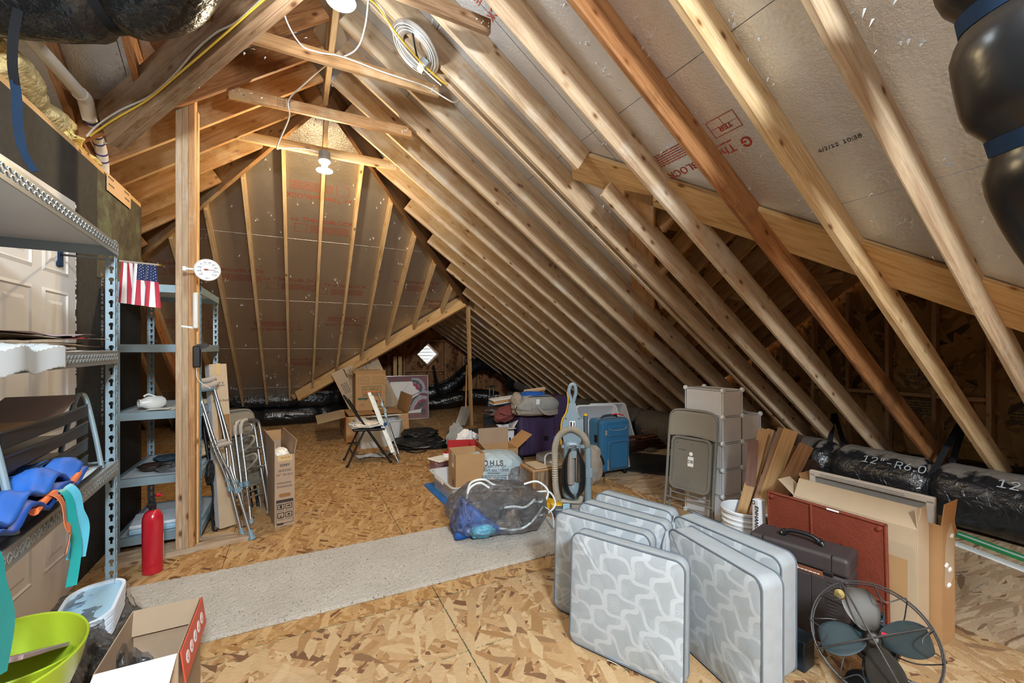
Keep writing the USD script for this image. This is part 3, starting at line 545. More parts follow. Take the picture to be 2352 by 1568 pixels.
# cross gable on the left
cg = Thing('ceiling', kind='structure')
VA = np.array([0.13, 2.565, 3.562]); VZ = np.array([-1.10, 3.71, 2.793])
LV = frame(VZ - VA, z=(0, 0, 1))
for o in (-0.023, 0.023):
    q = LV[1] * o
    A, B = VA + (VA - VZ) * 0.0 + q, VZ - (VZ - VA) * 0.03 + q
    lumber(cg, 'valley_beam', A, B, 0.30, (0, 0, 1), 'beam_wood', w=0.045)
for n in range(0, 9):
    x = -0.50 - 0.406 * n
    yb = 2.65 - x - 0.02 if x > -1.3 else 6.5
    lumber(cg, 'rafter', (x, 2.47, zc(2.47)), (x, yb, zc(yb)), DEP, upd, 'rafter_wood_aged')
sheets(cg, 'foil_sheet', xyz(zc, 'y'), UP, Polygon([(0.2, 2.45), (-5.9, 2.45), (-5.9, 7.4), (-1.20, 3.88)]), [-5.9, -3.4, -1.0, 0.3], [2.45, 3.43, 4.42, 5.4, 7.4], 'foil')
sheets(cg, 'foil_sheet', xyz(zc2, 'y'), UP, Polygon([(0.2, 2.45), (-5.9, 2.45), (-5.9, -3.65)]), [-5.9, -3.4, -1.0, 0.3], [-3.7, -1.4, 0.5, 1.47, 2.45], 'foil')
deck(cg, xyz(zc, 'y'), UP + 0.02, Polygon([(0.2, 2.45), (-5.9, 2.45), (-5.9, 7.4), (-1.20, 3.88)])); deck(cg, xyz(zc2, 'y'), UP + 0.02, Polygon([(0.2, 2.45), (-5.9, 2.45), (-5.9, -3.65)]))
lumber(cg, 'ridge_board', (0.2, 2.45, 3.84), (-5.9, 2.45, 3.84), 0.28, (0, 0, 1), 'tie_wood')
lumber(cg, 'hanger', (-0.47, 3.02, 3.42), (-0.47, 3.02, 3.95), 0.06, (0, 1, 0), 'rafter_wood_aged', w=0.035)
# nails through the foil, one spray of points per slope
def nails(th, pts, normal, seed, h=0.018, r=0.006):
    rr = np.random.default_rng(seed); vs, fs = [], []
    R = frame((0, 1, 0) if abs(normal[1]) < 0.5 else (1, 0, 0), z=normal)
    for i, p in enumerate(pts):
        s = rr.uniform(0.6, 1.5); t = rr.normal(0, 0.5, 2) * h
        v = np.array([(r * s, 0, 0), (0, r * s * 0.6, 0), (-r * s, 0, 0), (0, -r * s * 0.6, 0), (t[0], t[1], h * s)]); vs.append(v @ R + p)
        fs.append(np.array([(0, 1, 4), (1, 2, 4), (2, 3, 4), (3, 0, 4)]) + 5 * i)
    th.add('nail_point', (np.vstack(vs), np.vstack(fs)), 'nail', smooth=False, kind='stuff')
rr = np.random.default_rng(11); P = []
def clump(fn, x0, x1, y0, y1, n):
    out = []
    while len(out) < n:
        x, y = rr.uniform(x0, x1), rr.uniform(y0, y1)
        for q in range(rr.integers(1, 4)):
            out.append((x + rr.normal(0, .03), y + rr.normal(0, .03)))
    return out
R_ = plan_right()
nails(ce, [np.array([x, y, zr(x) + UP - 0.002]) for x, y in clump(zr, 0.4, 4.2, -0.4, 3.2, 520) if R_.contains(shapely.Point(x, y))], -nrm_r, 1)
nails(hp, [np.array([x, y, zh(y) + 0.14 / COSP - 0.002]) for x, y in clump(zh, -2.0, 2.4, 4.8, 10.0, 420) if hpoly.contains(shapely.Point(x, y))], -uph, 2)
nails(cg, [np.array([x, y, zc(y) + UP - 0.002]) for x, y in clump(zc, -1.3, 0.0, 2.8, 3.7, 60)], -upd, 3)
# printing on the foil: plane text by (origin, reading direction, up direction)
def printed(th, name, mesh, o, xd, n, mat, label=None):
    R = frame(xd, z=n); th.add(name, mv(mesh, o, R=R), mat, smooth=False, label=label)
def stamp(th, o, xd, n, s=1.0, seed=0, words='Thermo', mat='print_red', para=True):
    """maker's mark: round G, word, small print and a boxed listing"""
    R = frame(xd, z=n)
    g = mv(centred(text('G', 0.10 * s, 0.001, True)), (-0.08 * s, 0.045 * s, 0)); w = mv(text(words, 0.085 * s, 0.001), (0.03 * s, 0, 0))
    ms = [g, w, mv(lines(1, 0.36 * s, 0.02, 0.012 * s, seed), (0.03 * s, -0.04 * s, 0))]
    if para:
        ms += [mv(lines(6, 0.62 * s, 0.028 * s, 0.011 * s, seed + 1), (0.22 * s, -0.11 * s, 0))]
        for (x0, y0, x1, y1) in ((-.14, -.12, .14, -.125), (-.14, -.30, .14, -.305), (-.14, -.12, -.135, -.305), (.135, -.12, .14, -.305), (-.14, -.21, .14, -.213), (.0, -.21, .003, -.305)):
            ms.append(box2((x0 * s, y0 * s, 0), (x1 * s, y1 * s, 0.001), 0.0002))
        ms.append(mv(centred(text('TER', 0.05 * s, 0.001, True)), (-0.0, -0.185 * s, 0)))
    th.add('maker_stamp', mv(cat(*ms), o, R=R), mat, smooth=False, label='red printed maker\'s stamp on the foil')
dn_r = -nrm_r
on_r = lambda x, y: (x, y, zr(x) + UP - 0.003)
slope_dn = np.array([1, 0, -PM]) * COSP
stamp(ce, on_r(1.06, 1.95), (0, 1, 0), dn_r, 0.62, 1, words='ThermoBLOCK')
stamp(ce, on_r(2.30, 1.66), (0, 1, 0), dn_r, 0.62, 2, words='ThermoBLOCK')
stamp(ce, on_r(3.17, 0.66), (0, -1, 0), dn_r, 0.75, 3, words='ThermoBLOCK')
printed(ce, 'date_stamp', text('4/2/12  10:38', 0.022, 0.001), on_r(2.52, 1.33), (0, -1, 0), dn_r, 'print_dark', 'black date stamp printed on the foil')
on_h = lambda x, y: (x, y, zh(y) + 0.14 / COSP - 0.003); dn_h = -uph
for i, (x, y, s, up) in enumerate(((-1.0, 6.75, 1, 1), (-0.30, 6.85, 1, 1), (0.35, 6.9, 1, 1), (1.45, 6.75, 1, 1), (-1.55, 6.72, 1, 1), (0.48, 5.62, 1, -1), (0.05, 5.95, 1, 1), (-1.25, 7.75, 1, -1), (-0.05, 7.75, 1, -1), (-0.2, 8.5, 1, 1), (1.9, 7.1, 1, 1), (1.0, 7.62, 1, -1))):
    d = np.array([1.0 * up, 0, 0]); R = frame(d, z=dn_h)
    ms = [text('ThermoBLOCK', 0.062, 0.001, False), mv(text('\u00ab\u00ab' if False else '<<', 0.05, 0.001, True), (-0.13, 0.0, 0)), mv(lines(5, 0.46, 0.026, 0.009, i), (0.10, -0.06, 0))]
    for (x0, y0, x1, y1) in ((-.08, -.04, .06, -.045), (-.08, -.17, .06, -.175), (-.08, -.04, -.075, -.175), (.055, -.04, .06, -.175)): ms.append(box2((x0, y0, 0), (x1, y1, .001), .0002))
    hp.add('maker_stamp', mv(cat(*ms), on_h(x, y), R=R), 'print_faded', smooth=False, label='faded red maker\'s stamp printed on the foil')

deck(dm, xyz(zd, 'y'), UP + 0.02, Polygon([(2.2, 2.3), (6.1, 2.3), (6.1, 6.2)])); deck(dm, xyz(zd2, 'y'), UP + 0.02, Polygon([(2.2, 2.3), (6.1, 2.3), (6.1, -1.6)]))
# far gable wall with the diamond louvre
wf = Thing('wall_far', kind='structure')
DC = np.array([2.99, 1.35]); DW = 0.27
gab = Polygon([(-1.3, -0.1), (5.9, -0.1), (5.9, 0.2), (2.57, 2.6), (-1.3, 0)])
gab = gab.difference(Polygon([(DC[0] - DW, DC[1]), (DC[0], DC[1] - DW), (DC[0] + DW, DC[1]), (DC[0], DC[1] + DW)]))
for x0, x1 in ((-1.3, 1.2), (1.203, 2.42), (2.423, 3.64), (3.643, 5.95)):
    g = gab.intersection(shapely.box(x0, -0.2, x1, 3)); v, f = prism(g, 0.012)
    wf.add('strand_board_sheet', (np.column_stack([v[:, 0], 10.86 + v[:, 2], v[:, 1]]), f[:, ::-1]), 'wall_osb_far', smooth=False)
for x in (1.6, 2.0, 2.38, 3.45, 3.95, 4.36):
    h = min(zr(x), zg(x)) if x < 2.57 else zr(x)
    lumber(wf, 'stud', (x, 10.84, 0), (x, 10.84, max(h - 0.02, 0.3)), 0.09, (0, -1, 0), 'tie_wood')
lumber(wf, 'blocking', (2.4, 10.84, 0.93), (3.45, 10.84, 0.93), 0.09, (0, -1, 0), 'tie_wood'); lumber(wf, 'blocking', (2.4, 10.84, 1.70), (3.45, 10.84, 1.70), 0.09, (0, -1, 0), 'tie_wood')
for (a, b) in (((2.42, 1.37), (2.99, 0.80)), ((2.99, 0.80), (3.43, 1.24)), ((3.43, 1.37), (2.99, 1.80)), ((2.42, 1.33), (2.99, 1.90))):
    pass
for sx, sz in ((-1, -1), (1, -1), (1, 1), (-1, 1)):
    a = np.array([DC[0] + sx * (DW + 0.03), 10.84, DC[1]]); b = np.array([DC[0], 10.84, DC[1] + sz * (DW + 0.03)])
    lumber(wf, 'blocking', a, b, 0.09, (0, -1, 0), 'tie_wood')
    e = a + (a - b) * 0.55
    lumber(wf, 'blocking', a, e if abs(sz) else a, 0.08, (0, -1, 0), 'tie_wood') if sx * sz > 0 and False else None
lv = Thing('louvre_window', 'small white diamond louvre vent glowing with daylight in the far strand-board gable', 'vent', loc=(DC[0], 10.9, DC[1]))
fr = []
for sx, sz in ((-1, -1), (1, -1), (1, 1), (-1, 1)):
    fr.append(cyl((sx * DW, 0, 0), (0, 0, sz * DW), 0.016, n=6))
lv.add('frame', cat(*fr), 'louvre_white')
for k in range(6):
    z = -0.215 + k * 0.086; w = 2 * (DW - abs(z)) - 0.02
    lv.add('slat', mv(box(w, 0.07, 0.010, b=0.002), (0, 0.05, z), R=rx(-0.75)), 'louvre_white', smooth=False)
# dormer gable wall on the right
wr = Thing('wall_right', kind='structure')
for y0, y1 in ((-1.6, 0.41), (0.413, 1.63), (1.633, 2.85), (2.853, 4.07), (4.073, 6.3)):
    g = Polygon([(-1.6, -0.2), (6.2, -0.2), (2.3, 2.72)]).intersection(shapely.box(y0, -0.2, y1, 3)); v, f = prism(g, 0.012)
    wr.add('strand_board_sheet', (np.column_stack([6.06 + v[:, 2], v[:, 0], v[:, 1]]), f), 'wall_osb_side', smooth=False)
for k, y in enumerate((0.42, 0.82, 1.23, 1.64, 2.04, 2.44, 2.83, 3.22, 3.62, 4.03)):
    lumber(wr, 'stud', (6.05, y, 0), (6.05, y, min(zd(y), zd2(y)) - 0.02), 0.09, (-1, 0, 0), 'tie_wood')
for y0, y1 in ((1.66, 2.02), (2.06, 2.42), (2.46, 2.81), (2.85, 3.2)):
    lumber(wr, 'blocking', (6.05, y0, 1.00), (6.05, y1, 1.00), 0.09, (-1, 0, 0), 'tie_wood')
ms = []
for j in range(2):
    for q, w in enumerate(('20/32', 'EXPOSURE 1', 'SPAN 32/16')):
        ms.append(mv(text(w, 0.045, 0.001), (j * 0.8, -q * 0.07 - 0.02, 0)))
    ms.append(mv(lines(7, 0.28, 0.03, 0.012, j), (j * 0.8, -0.28, 0)))
printed(wr, 'board_stamp', cat(*ms), (6.055, 2.32, 1.25), (0, -1, 0), (-1, 0, 0), 'print_dark', 'black grading stamp on the strand board')
# back wall behind the camera
wb = Thing('wall_back', kind='structure')
wb.add('strand_board_sheet', box2((-6, -3.22, -0.1), (6, -3.2, 4.3)), 'wall_osb_far', smooth=False)
for k in range(12): lumber(wb, 'stud', (-4.6 + k * 0.81, -3.18, 0), (-4.6 + k * 0.81, -3.18, min(zr(-4.6 + k * .81), zl(-4.6 + k * .81)) - 0.02), 0.09, (0, 1, 0), 'tie_wood')
# eave boards closing the low edges
ev = Thing('trim_1', kind='structure')
ev.add('eave_board', box2((5.92, -3.2, -0.3), (5.95, 11, 0.35)), 'dark_hip_wood', smooth=False); ev.add('eave_board', box2((-5.62, -3.2, -0.3), (-5.59, 10.5, 0.35)), 'dark_hip_wood', smooth=False); ev.add('eave_board', box2((-5.6, 10.3, -0.3), (-0.2, 10.33, 0.40)), 'dark_hip_wood', smooth=False)
# left wall of fibreboard with the white door
wl = Thing('wall_left', kind='structure')
WX = -1.254; WT = 2.766
DRY0, DRY1 = 2.72, 3.655
for y0, y1, z0, z1, mt in ((-3.2, DRY0, 0, WT, 'asphalt_board'), (DRY0, DRY1, 2.42, WT, 'asphalt_board'), (DRY1, 3.99, 0, WT, 'asphalt_board'), (3.993, 4.93, 2.0, WT, 'green_board'), (3.993, 4.93, 0, 1.997, 'asphalt_board')):
    wl.add('fibreboard_sheet', mv(box2((-0.02, 0, 0), (0, y1 - y0, z1 - z0), 0.002), (WX, y0, z0)), mt, smooth=False)
wl.add('fibreboard_sheet', box2((-5.6, 4.93, 0), (WX, 4.945, WT)), 'asphalt_board', smooth=False)
lumber(wl, 'top_plate', (WX - 0.065, -3.2, WT), (WX - 0.065, 4.95, WT), 0.038, (0, 0, 1), 'board_wood', w=0.12)
for y in (4.89, 4.0, 3.6): lumber(wl, 'stud', (WX - 0.06, y, 0.0), (WX - 0.06, y, WT - 0.01), 0.08, (-1, 0, 0), 'tie_wood')
ms = [mv(text(t, 0.032, 0.001), (0.0, 0, 0)) for t in ('0-0 EASY TILT S2E/LAB3  CYMBED 0-0 EASY TILT',)]
printed(wl, 'board_stamp', cat(*ms), (WX + 0.001, 4.09, 0.95), (0, 0, 1), (1, 0, 0), 'print_grey', 'grey lettering running up the fibreboard')
d = Thing('door_1', kind='structure', loc=(WX, DRY0, 0))
DW_, DH = DRY1 - DRY0, 2.42
panel = [(0.11, 0.43), (0.53, 0.83)]
d.add('leaf', box2((-0.03, 0.005, 0.01), (0.004, DW_ - 0.005, DH)), 'door_paint', smooth=False)
for ya, yb in panel:
    for za, zb in ((0.25, 0.85), (1.02, 1.84), (1.93, 2.27)):
        w, h = yb - ya, zb - za; o = np.array([0.004, (ya + yb) / 2, (za + zb) / 2]); P = []
        prof = [(0, 0), (0.018, 0.008), (0.03, -0.004), (0.055, -0.004), (0.085, 0.006)]
        vs, fs = [], []
        for i, (ins, hh) in enumerate(prof):
            vs += [(hh, -w / 2 + ins, -h / 2 + ins), (hh, w / 2 - ins, -h / 2 + ins), (hh, w / 2 - ins, h / 2 - ins), (hh, -w / 2 + ins, h / 2 - ins)]
        for i in range(len(prof) - 1):
            for q in range(4):
                a, b = i * 4 + q, i * 4 + (q + 1) % 4; fs += [(a, b, b + 4), (a, b + 4, a + 4)]
        e = (len(prof) - 1) * 4; fs += [(e, e + 1, e + 2), (e, e + 2, e + 3)]
        d.add('raised_panel', mv((np.array(vs), np.array(fs)), o), 'door_paint', smooth=False)
pm('paint_edge', 'd8d8d6', 0.6, var=0.05)
rr = np.random.default_rng(8); P = []
for k in range(90):
    z = rr.uniform(0.02, 2.4); P.append(box(0.003, rr.uniform(0.004, 0.02), rr.uniform(0.008, 0.05), (0.002, DW_ + 0.002 + rr.uniform(0, 0.006), z), 0.001))
d.add('paint_smear', cat(*P), 'paint_edge', smooth=False)
# ---------------------------------------------------------------- posts, ties, lamps, wiring, pipes
def tie(label, xl, xr, y, z0, z1, mat='tie_wood', stamp_=False, d=0.089):
    L = xr - xl; t = Thing('collar_tie', label, 'tie beam', loc=(xl, y, z0), R=frame((L, 0, z1 - z0), z=(0, 0, 1)), kind='structure', group=None)
    t.add('board', box(L, 0.038, d, (L / 2, 0, d / 2), 0.004), mat, smooth=False)
    rr = np.random.default_rng(int(y * 100)); hs = []
    for ex in (0.06, L - 0.06):
        for q in range(5): hs.append(mv(lathe([(0, 0.0), (0.005, 0.0), (0.005, 0.002), (0, 0.002)], 8), (ex + rr.uniform(-.05, .05), -0.0195, rr.uniform(.02, d - .02)), R=rx(math.pi / 2)))
    t.add('nail_head', cat(*hs), 'nail', smooth=False)
    if stamp_:
        q = [box(0.002, 0.001, d * 0.95, (0, 0, 0), 0.0002), box(0.002, 0.001, d * 0.95, (0.085, 0, 0), 0.0002)]
        for k in range(4): q += [mv(text(w, 0.011, 0.001), (x, -0.0005, 0.028 - k * 0.02), R=frame((1, 0, 0), z=(0, -1, 0))) for w, x in (('12 RED', 0.008), ('S-DRY', 0.046))]
        t.add('grade_stamp', mv(cat(*q), (0.33, -0.0195, d / 2)), 'print_dark', smooth=False)
    return t
tie('dusty tie board nearest the camera at the top of the photo, its right end cut off below the ridge', -0.42, 1.05, 2.40, 3.46, 3.41, 'beam_wood')
tie('tie board carrying the sagging white cable along its face', -0.42, 0.98, 3.22, 3.47, 3.44)
tie('tie board with a black grade stamp, between the cable tie and the lit lamp tie', -0.47, 0.93, 3.90, 3.415, 3.415, 'tie_wood', True)
tie('golden tie board that the glowing lamp hangs under', -0.50, 0.95, 4.66, 3.42, 3.40, 'rafter_wood_yellow')
for i, (p, lit, lab) in enumerate(((LAMP_A, True, 'glowing round lamp in a porcelain holder under the far tie board'), (LAMP_B, True, 'round white lamp under the nearest tie board, half out of the top of the photo'), (LAMP_C, True, 'round lamp over the camera under the ridge'), (LAMP_D, True, 'round lamp far behind the camera under the ridge'))):
    t = Thing('ceiling_lamp', lab, 'lamp', loc=p)
    t.add('junction_box', lathe([(0, 0.12), (0.052, 0.12), (0.052, 0.075), (0.056, 0.07), (0.056, 0.04), (0, 0.04)], 24), 'socket_grey')
    t.add('holder', lathe([(0, 0.04), (0.056, 0.04), (0.058, 0.03), (0.05, 0.012), (0.034, 0.002), (0.03, -0.02), (0, -0.02)], 28), 'porcelain')
    b = t.add('bulb', lathe([(0, -0.02), (0.014, -0.02), (0.016, -0.045), (0.055, -0.05), (0.074, -0.056), (0.078, -0.062), (0.074, -0.068), (0.02, -0.074), (0, -0.074)], 32), ('lamp_glow', 'bulb_off', 'lamp_glow_white', 'lamp_glow_white')[i])
    t.add('maker_mark', cat(*[mv(box(0.022, 0.008, 0.001, b=.0002), (x, y, -0.0745), R=rz(a)) for x, y, a in ((-0.022, 0, .5), (-0.004, .004, -.5), (0.018, 0, .4))]), 'print_dark', smooth=False, parent=b)
# cables
def cable(label, pts, mat, r=0.0055, n=10, staples=()):
    t = Thing('cable', label, 'cable', loc=pts[0]); o = np.array(pts[0])
    t.add('sheath', tube(smoothpath(np.array(pts) - o, 8), r, 8), mat)
    if staples:
        for q in staples: t.add('staple', mv(box(0.026, 0.004, 0.004, b=.0005), np.array(q) - o), 'black_steel', smooth=False)
    return t
fy = 3.22 - 0.026
cable('white cable drooping onto the nearest full tie board and along it to a loop', [(-0.10, 2.9, 3.86), (-0.09, 3.0, 3.75), (-0.07, 3.1, 3.62), (0.02, fy, 3.53), (0.12, fy, 3.51), (0.24, fy, 3.525), (0.36, fy, 3.52), (0.55, fy, 3.50), (0.75, fy, 3.49), (0.88, fy, 3.48), (0.99, fy - .02, 3.43), (1.08, fy - .03, 3.40), (1.13, fy - .01, 3.45), (1.10, fy + .05, 3.56), (1.02, fy + .08, 3.68)], 'cable_white', staples=[(0.24, fy, 3.525), (0.75, fy, 3.49)])
cable('white cable curving down past two tie boards to the glowing lamp', [(0.42, 2.95, 3.82), (0.41, 3.05, 3.68), (0.36, 3.15, 3.57), (0.20, 3.30, 3.52), (0.05, 3.60, 3.50), (-0.06, 3.84, 3.47), (-0.06, 3.94, 3.38), (-0.16, 4.35, 3.30), (-0.14, 4.58, 3.38), (-0.05, 4.62, 3.42), (0.1, 4.63, 3.44), (0.22, 4.62, 3.42)], 'cable_white')
cable('yellow cable running from the top lamp past the round roof fan', [(0.25, 2.47, 3.42), (0.40, 2.6, 3.52), (0.55, 2.75, 3.50), (0.75, 2.9, 3.46), (0.92, 2.98, 3.42), (0.97, 3.0, 3.42)], 'cable_yellow', 0.006)
cable('short white cable beside the yellow one near the round roof fan', [(0.26, 2.49, 3.43), (0.43, 2.64, 3.55), (0.57, 2.8, 3.50), (0.77, 2.93, 3.44), (0.93, 3.0, 3.40)], 'cable_white', 0.005)
def beamface(t, dz, off=0.052):      # along the valley beam's near face
    p = VA + (VZ - VA) * t; nrm_ = -LV[1] if LV[1][1] > 0 else LV[1]; q = p + nrm_ * off; return (q[0], q[1], q[2] + dz)
cable('yellow cable stapled along the lower face of the big valley beam', [beamface(-0.05, 0.06), beamface(0.2, 0.055), beamface(0.4, 0.05), beamface(0.6, 0.05), beamface(0.75, 0.055), beamface(0.92, 0.11), beamface(1.0, 0.13), beamface(1.06, 0.14)], 'cable_yellow', 0.006, staples=[beamface(0.2, .055, .05), beamface(0.6, .05, .05)])
cable('white cable looping above the yellow one on the big valley beam', [beamface(0.22, 0.065), beamface(0.33, 0.06), beamface(0.42, 0.10), beamface(0.52, 0.10), beamface(0.62, 0.065), beamface(0.74, 0.065), beamface(0.9, 0.14), beamface(1.02, 0.17), beamface(1.08, 0.16)], 'cable_white', 0.006)
# round roof fan with its junction box, set in the right slope
c = np.array([0.735, 2.955, 0]); c[2] = zr(0.735) - 0.012
t = Thing('roof_fan', 'round grey roof fan housing with a metal junction box, set high between the right-hand rafters', 'fan', loc=c, R=frame((0, 1, 0), z=-nrm_r))
t.add('flange', lathe([(0.19, 0), (0.19, 0.006), (0.165, 0.010), (0.16, 0.018), (0.15, 0.012), (0.145, 0.02), (0.135, 0.014), (0.13, 0.022), (0.12, 0.014), (0.115, 0.02), (0.10, 0.01), (0.10, 0)], 48), 'silver_frame')
t.add('grille', cat(*[tube(np.stack([r * np.cos(np.linspace(0, 6.28, 40)), r * np.sin(np.linspace(0, 6.28, 40)), np.full(40, .02)], 1), .003, 6) for r in (.13, .15, .17)]), 'trim_white')
jb = t.add('junction_box', box(0.10, 0.055, 0.05, (0.0, 0.10, 0.06), 0.004), 'steel_galv', smooth=False)
t.add('lead', tube(smoothpath([(-.12, -.05, .02), (-.05, .03, .06), (0, .08, .06)]), .006, 8), 'pole_black')
# posts
t = Thing('stud_post', 'tall built-up post of three studs standing by the steel shelves', 'post', loc=(-0.735, 3.93, 0.038), kind='structure', R=rz(-0.03))
for k in range(3):
    t.add('stud', mv(box(3.33 + 0.01 * (k == 2), 0.038, 0.088, (1.66, 0, 0), 0.003), ((k - 1) * 0.0385 - 0.002, 0, 0), R=frame((0, 0, 1), y=(1, 0, 0))), ('stud_wood', 'rafter_wood', 'rafter_wood_aged')[k], smooth=False) if False else t.add('stud', box(3.33 + 0.012 * k, 0.038, 0.088, (1.66, 0, 0), 0.003), ('stud_wood', 'rafter_wood', 'tie_wood')[k], smooth=False, R=frame((0, 0, 1), y=(1, 0, 0)), t=((k - 1) * 0.0385, 0, 0))
t.add('backing_stud', box(3.25, 0.03, 0.04, (1.62, 0, 0), .003), 'board_wood', smooth=False, R=frame((0, 0, 1), y=(1, 0, 0)), t=(0.052, 0.044, 0))
t.add('white_tape', mv(box(0.075, 0.001, 0.014, b=.0003), (0.015, -0.0447, 1.62), R=ry(0.15)), 'trim_white', smooth=False)
t = Thing('floor_plate', 'flat stud lying on the floor under the three-ply post, its right end cut at a slant', 'board', loc=(-1.16, 3.80, 0), kind='structure', R=rz(0.15))
v, f = prism([(0, 0), (0.83, 0), (0.70, 0.20), (0.70, 0.2), (0, 0.2)], 0.036); t.add('board', (v, f), 'stud_wood', smooth=False)
t = Thing('prop_post', 'slender single stud propping the valley where the far gable begins', 'post', loc=(3.03, 7.88, 0), kind='structure')
A, B = np.array([3.03, 7.88, 0.0]), np.array([2.60, 6.92, 2.22]); lumber(t, 'stud', A, B, 0.089, (0, -1, 0.4), 'board_wood', w=0.038)
t = Thing('short_post', 'rough pair of short studs standing behind the tilted flat carton', 'post', loc=(1.98, 9.9, 0), kind='structure')
for dx in (0, 0.11): lumber(t, 'stud', (1.98 + dx, 9.9, 0), (1.98 + dx, 9.9, 1.32), 0.05, (0, -1, 0), 'board_wood', w=0.08)
# PVC vent pipe
t = Thing('vent_pipe', 'cream plastic vent pipe with purple primer rings, running down behind the fibreboard wall', 'pipe', loc=(-1.22, 3.70, 3.08))
o = t.loc; P1 = np.array([(-1.20, 2.55, 3.02), (-1.2, 3.1, 3.06), (-1.21, 3.66, 3.09)]) - o; P2 = np.array([(-1.215, 3.70, 3.06), (-1.225, 3.84, 2.99), (-1.25, 4.05, 2.90), (-1.285, 4.20, 2.79), (-1.30, 4.24, 2.55)]) - o
t.add('pipe', tube(smoothpath(P1), 0.034, 20), 'pvc'); t.add('pipe', tube(smoothpath(P2), 0.034, 20), 'pvc')
t.add('elbow', tube(smoothpath([P1[2] - (0, .07, 0.003), P1[2], P2[0] + (0, .01, 0.0), P2[0] + (0, .06, -.06)]), 0.041, 20), 'pvc')
q = smoothpath(P2, 12)
for k, (i, w) in enumerate(((9, .0415), (16, .036), (19, .036), (24, .036), (28, .036))):
    d_ = nrm(q[i + 1] - q[i]); t.add('primer_ring', cyl(q[i] - d_ * .006, q[i] + d_ * .006, w, n=20), 'purple_primer')
t.add('strap', cat(tube(smoothpath([q[20] + (-.03, -.03, 0), q[20] + (.036, -.03, 0), q[20] + (.10, -.02, .03), q[20] + (.15, -.03, .05)]), .006, 6), tube(smoothpath([q[20] + (.036, .0, .02), q[20] + (.10, -.02, .05), q[20] + (.15, -.03, .055)]), .006, 6)), 'alu')
# insulation batt stuffed above the wall
rr = np.random.default_rng(4)
for i, (lab, y0, y1, mt, z1) in enumerate((('yellow glass-fibre batt bulging over the wall top behind the hanging strap', 2.25, 3.00, 'fibre', 3.12), ('paler glass-fibre batt between the strap and the plastic pipe', 2.98, 3.72, 'fibre_pale', 3.10), ('small yellow glass-fibre tuft hanging under the pipe bend', 3.68, 4.15, 'fibre', 2.92))):
    u = np.linspace(0, 1, 44); w = np.linspace(0, 1, 24); U, W = np.meshgrid(u, w, indexing='ij')
    Y = y0 + (y1 - y0) * U; Z = 2.81 + (z1 - 2.81) * W * (1 - 0.25 * (i == 1) * U - 0.5 * (i == 2) * U); X = -1.40 + 0.17 * np.sin(np.pi * np.clip(W * 0.9 + 0.1, 0, 1)) * (0.8 + 0.2 * np.sin(U * 5 + i))
    P = np.stack([X, Y, Z], -1); P += 0.10 * (meshkit.fbm(P * 9, 5, i)[..., None] - 0.5) * np.array([1, .5, .8]) 
    t = Thing('insulation_batt', lab, 'insulation', loc=(-1.35, y0, 2.81)); t.add('fibre', grid(P - t.loc, 0.06), mt, smooth=True)
t = Thing('card_strip', 'brown card strip with punched holes pinned to the top of the fibreboard', 'card', loc=(-1.245, 4.13, 2.80), R=rz(math.pi / 2) )
t.add('card', mv(box(0.50, 0.003, 0.13, (0.25, 0, -0.075), .0005), R=ry(0.0)), 'paper_tan', smooth=False)
t.add('holes', cat(*[mv(lathe([(0, 0), (.0075, 0), (.0075, .001), (0, .001)], 8), (x0 + .028 * k + .01 * j, -0.002, -.035 - .05 * j), R=rx(math.pi / 2)) for x0 in (.03, .36) for k in range(4) for j in range(2)]), 'black_matte', smooth=False, kind='stuff')
# strap with a blue end hanging from the big duct
t = Thing('hanging_strap', 'flat black and blue strap hanging down from the upper left duct', 'strap', loc=(-1.09, 2.67, 3.1))
P = smoothpath([(0, 0, .15), (0.0, 0, 0), (-.025, 0, -.2), (-.03, 0, -.35), (-.025, .02, -.48), (-.02, .02, -.62), (0.0, .02, -.73), (0.03, .03, -.80)], 8)
def ribbon(P, w, th, side=(0, 1, 0), twist=0.0):
    P = np.asarray(P, float); T = np.gradient(P, axis=0); T /= np.linalg.norm(T, axis=1, keepdims=True); out = []
    W_ = np.broadcast_to(np.asarray(w, float), (len(P),))
    for k in range(len(P)):
        s0 = np.asarray(side, float) - T[k] * (T[k] @ np.asarray(side, float)); s0 = nrm(s0); n0 = np.cross(T[k], s0); a = twist * k / len(P); sd = s0 * math.cos(a) + n0 * math.sin(a)
        out.append([P[k] - sd * W_[k] / 2, P[k], P[k] + sd * W_[k] / 2])
    return grid(np.array(out), th)
t.add('strap', ribbon(P[:30], 0.032, 0.004, (1, 0.4, 0)), 'strap_black'); t.add('strap_end', ribbon(P[28:], [0.032] * 18 + [0.028] * (len(P) - 46), 0.005, (1, 0.4, 0)), 'strap_blue')
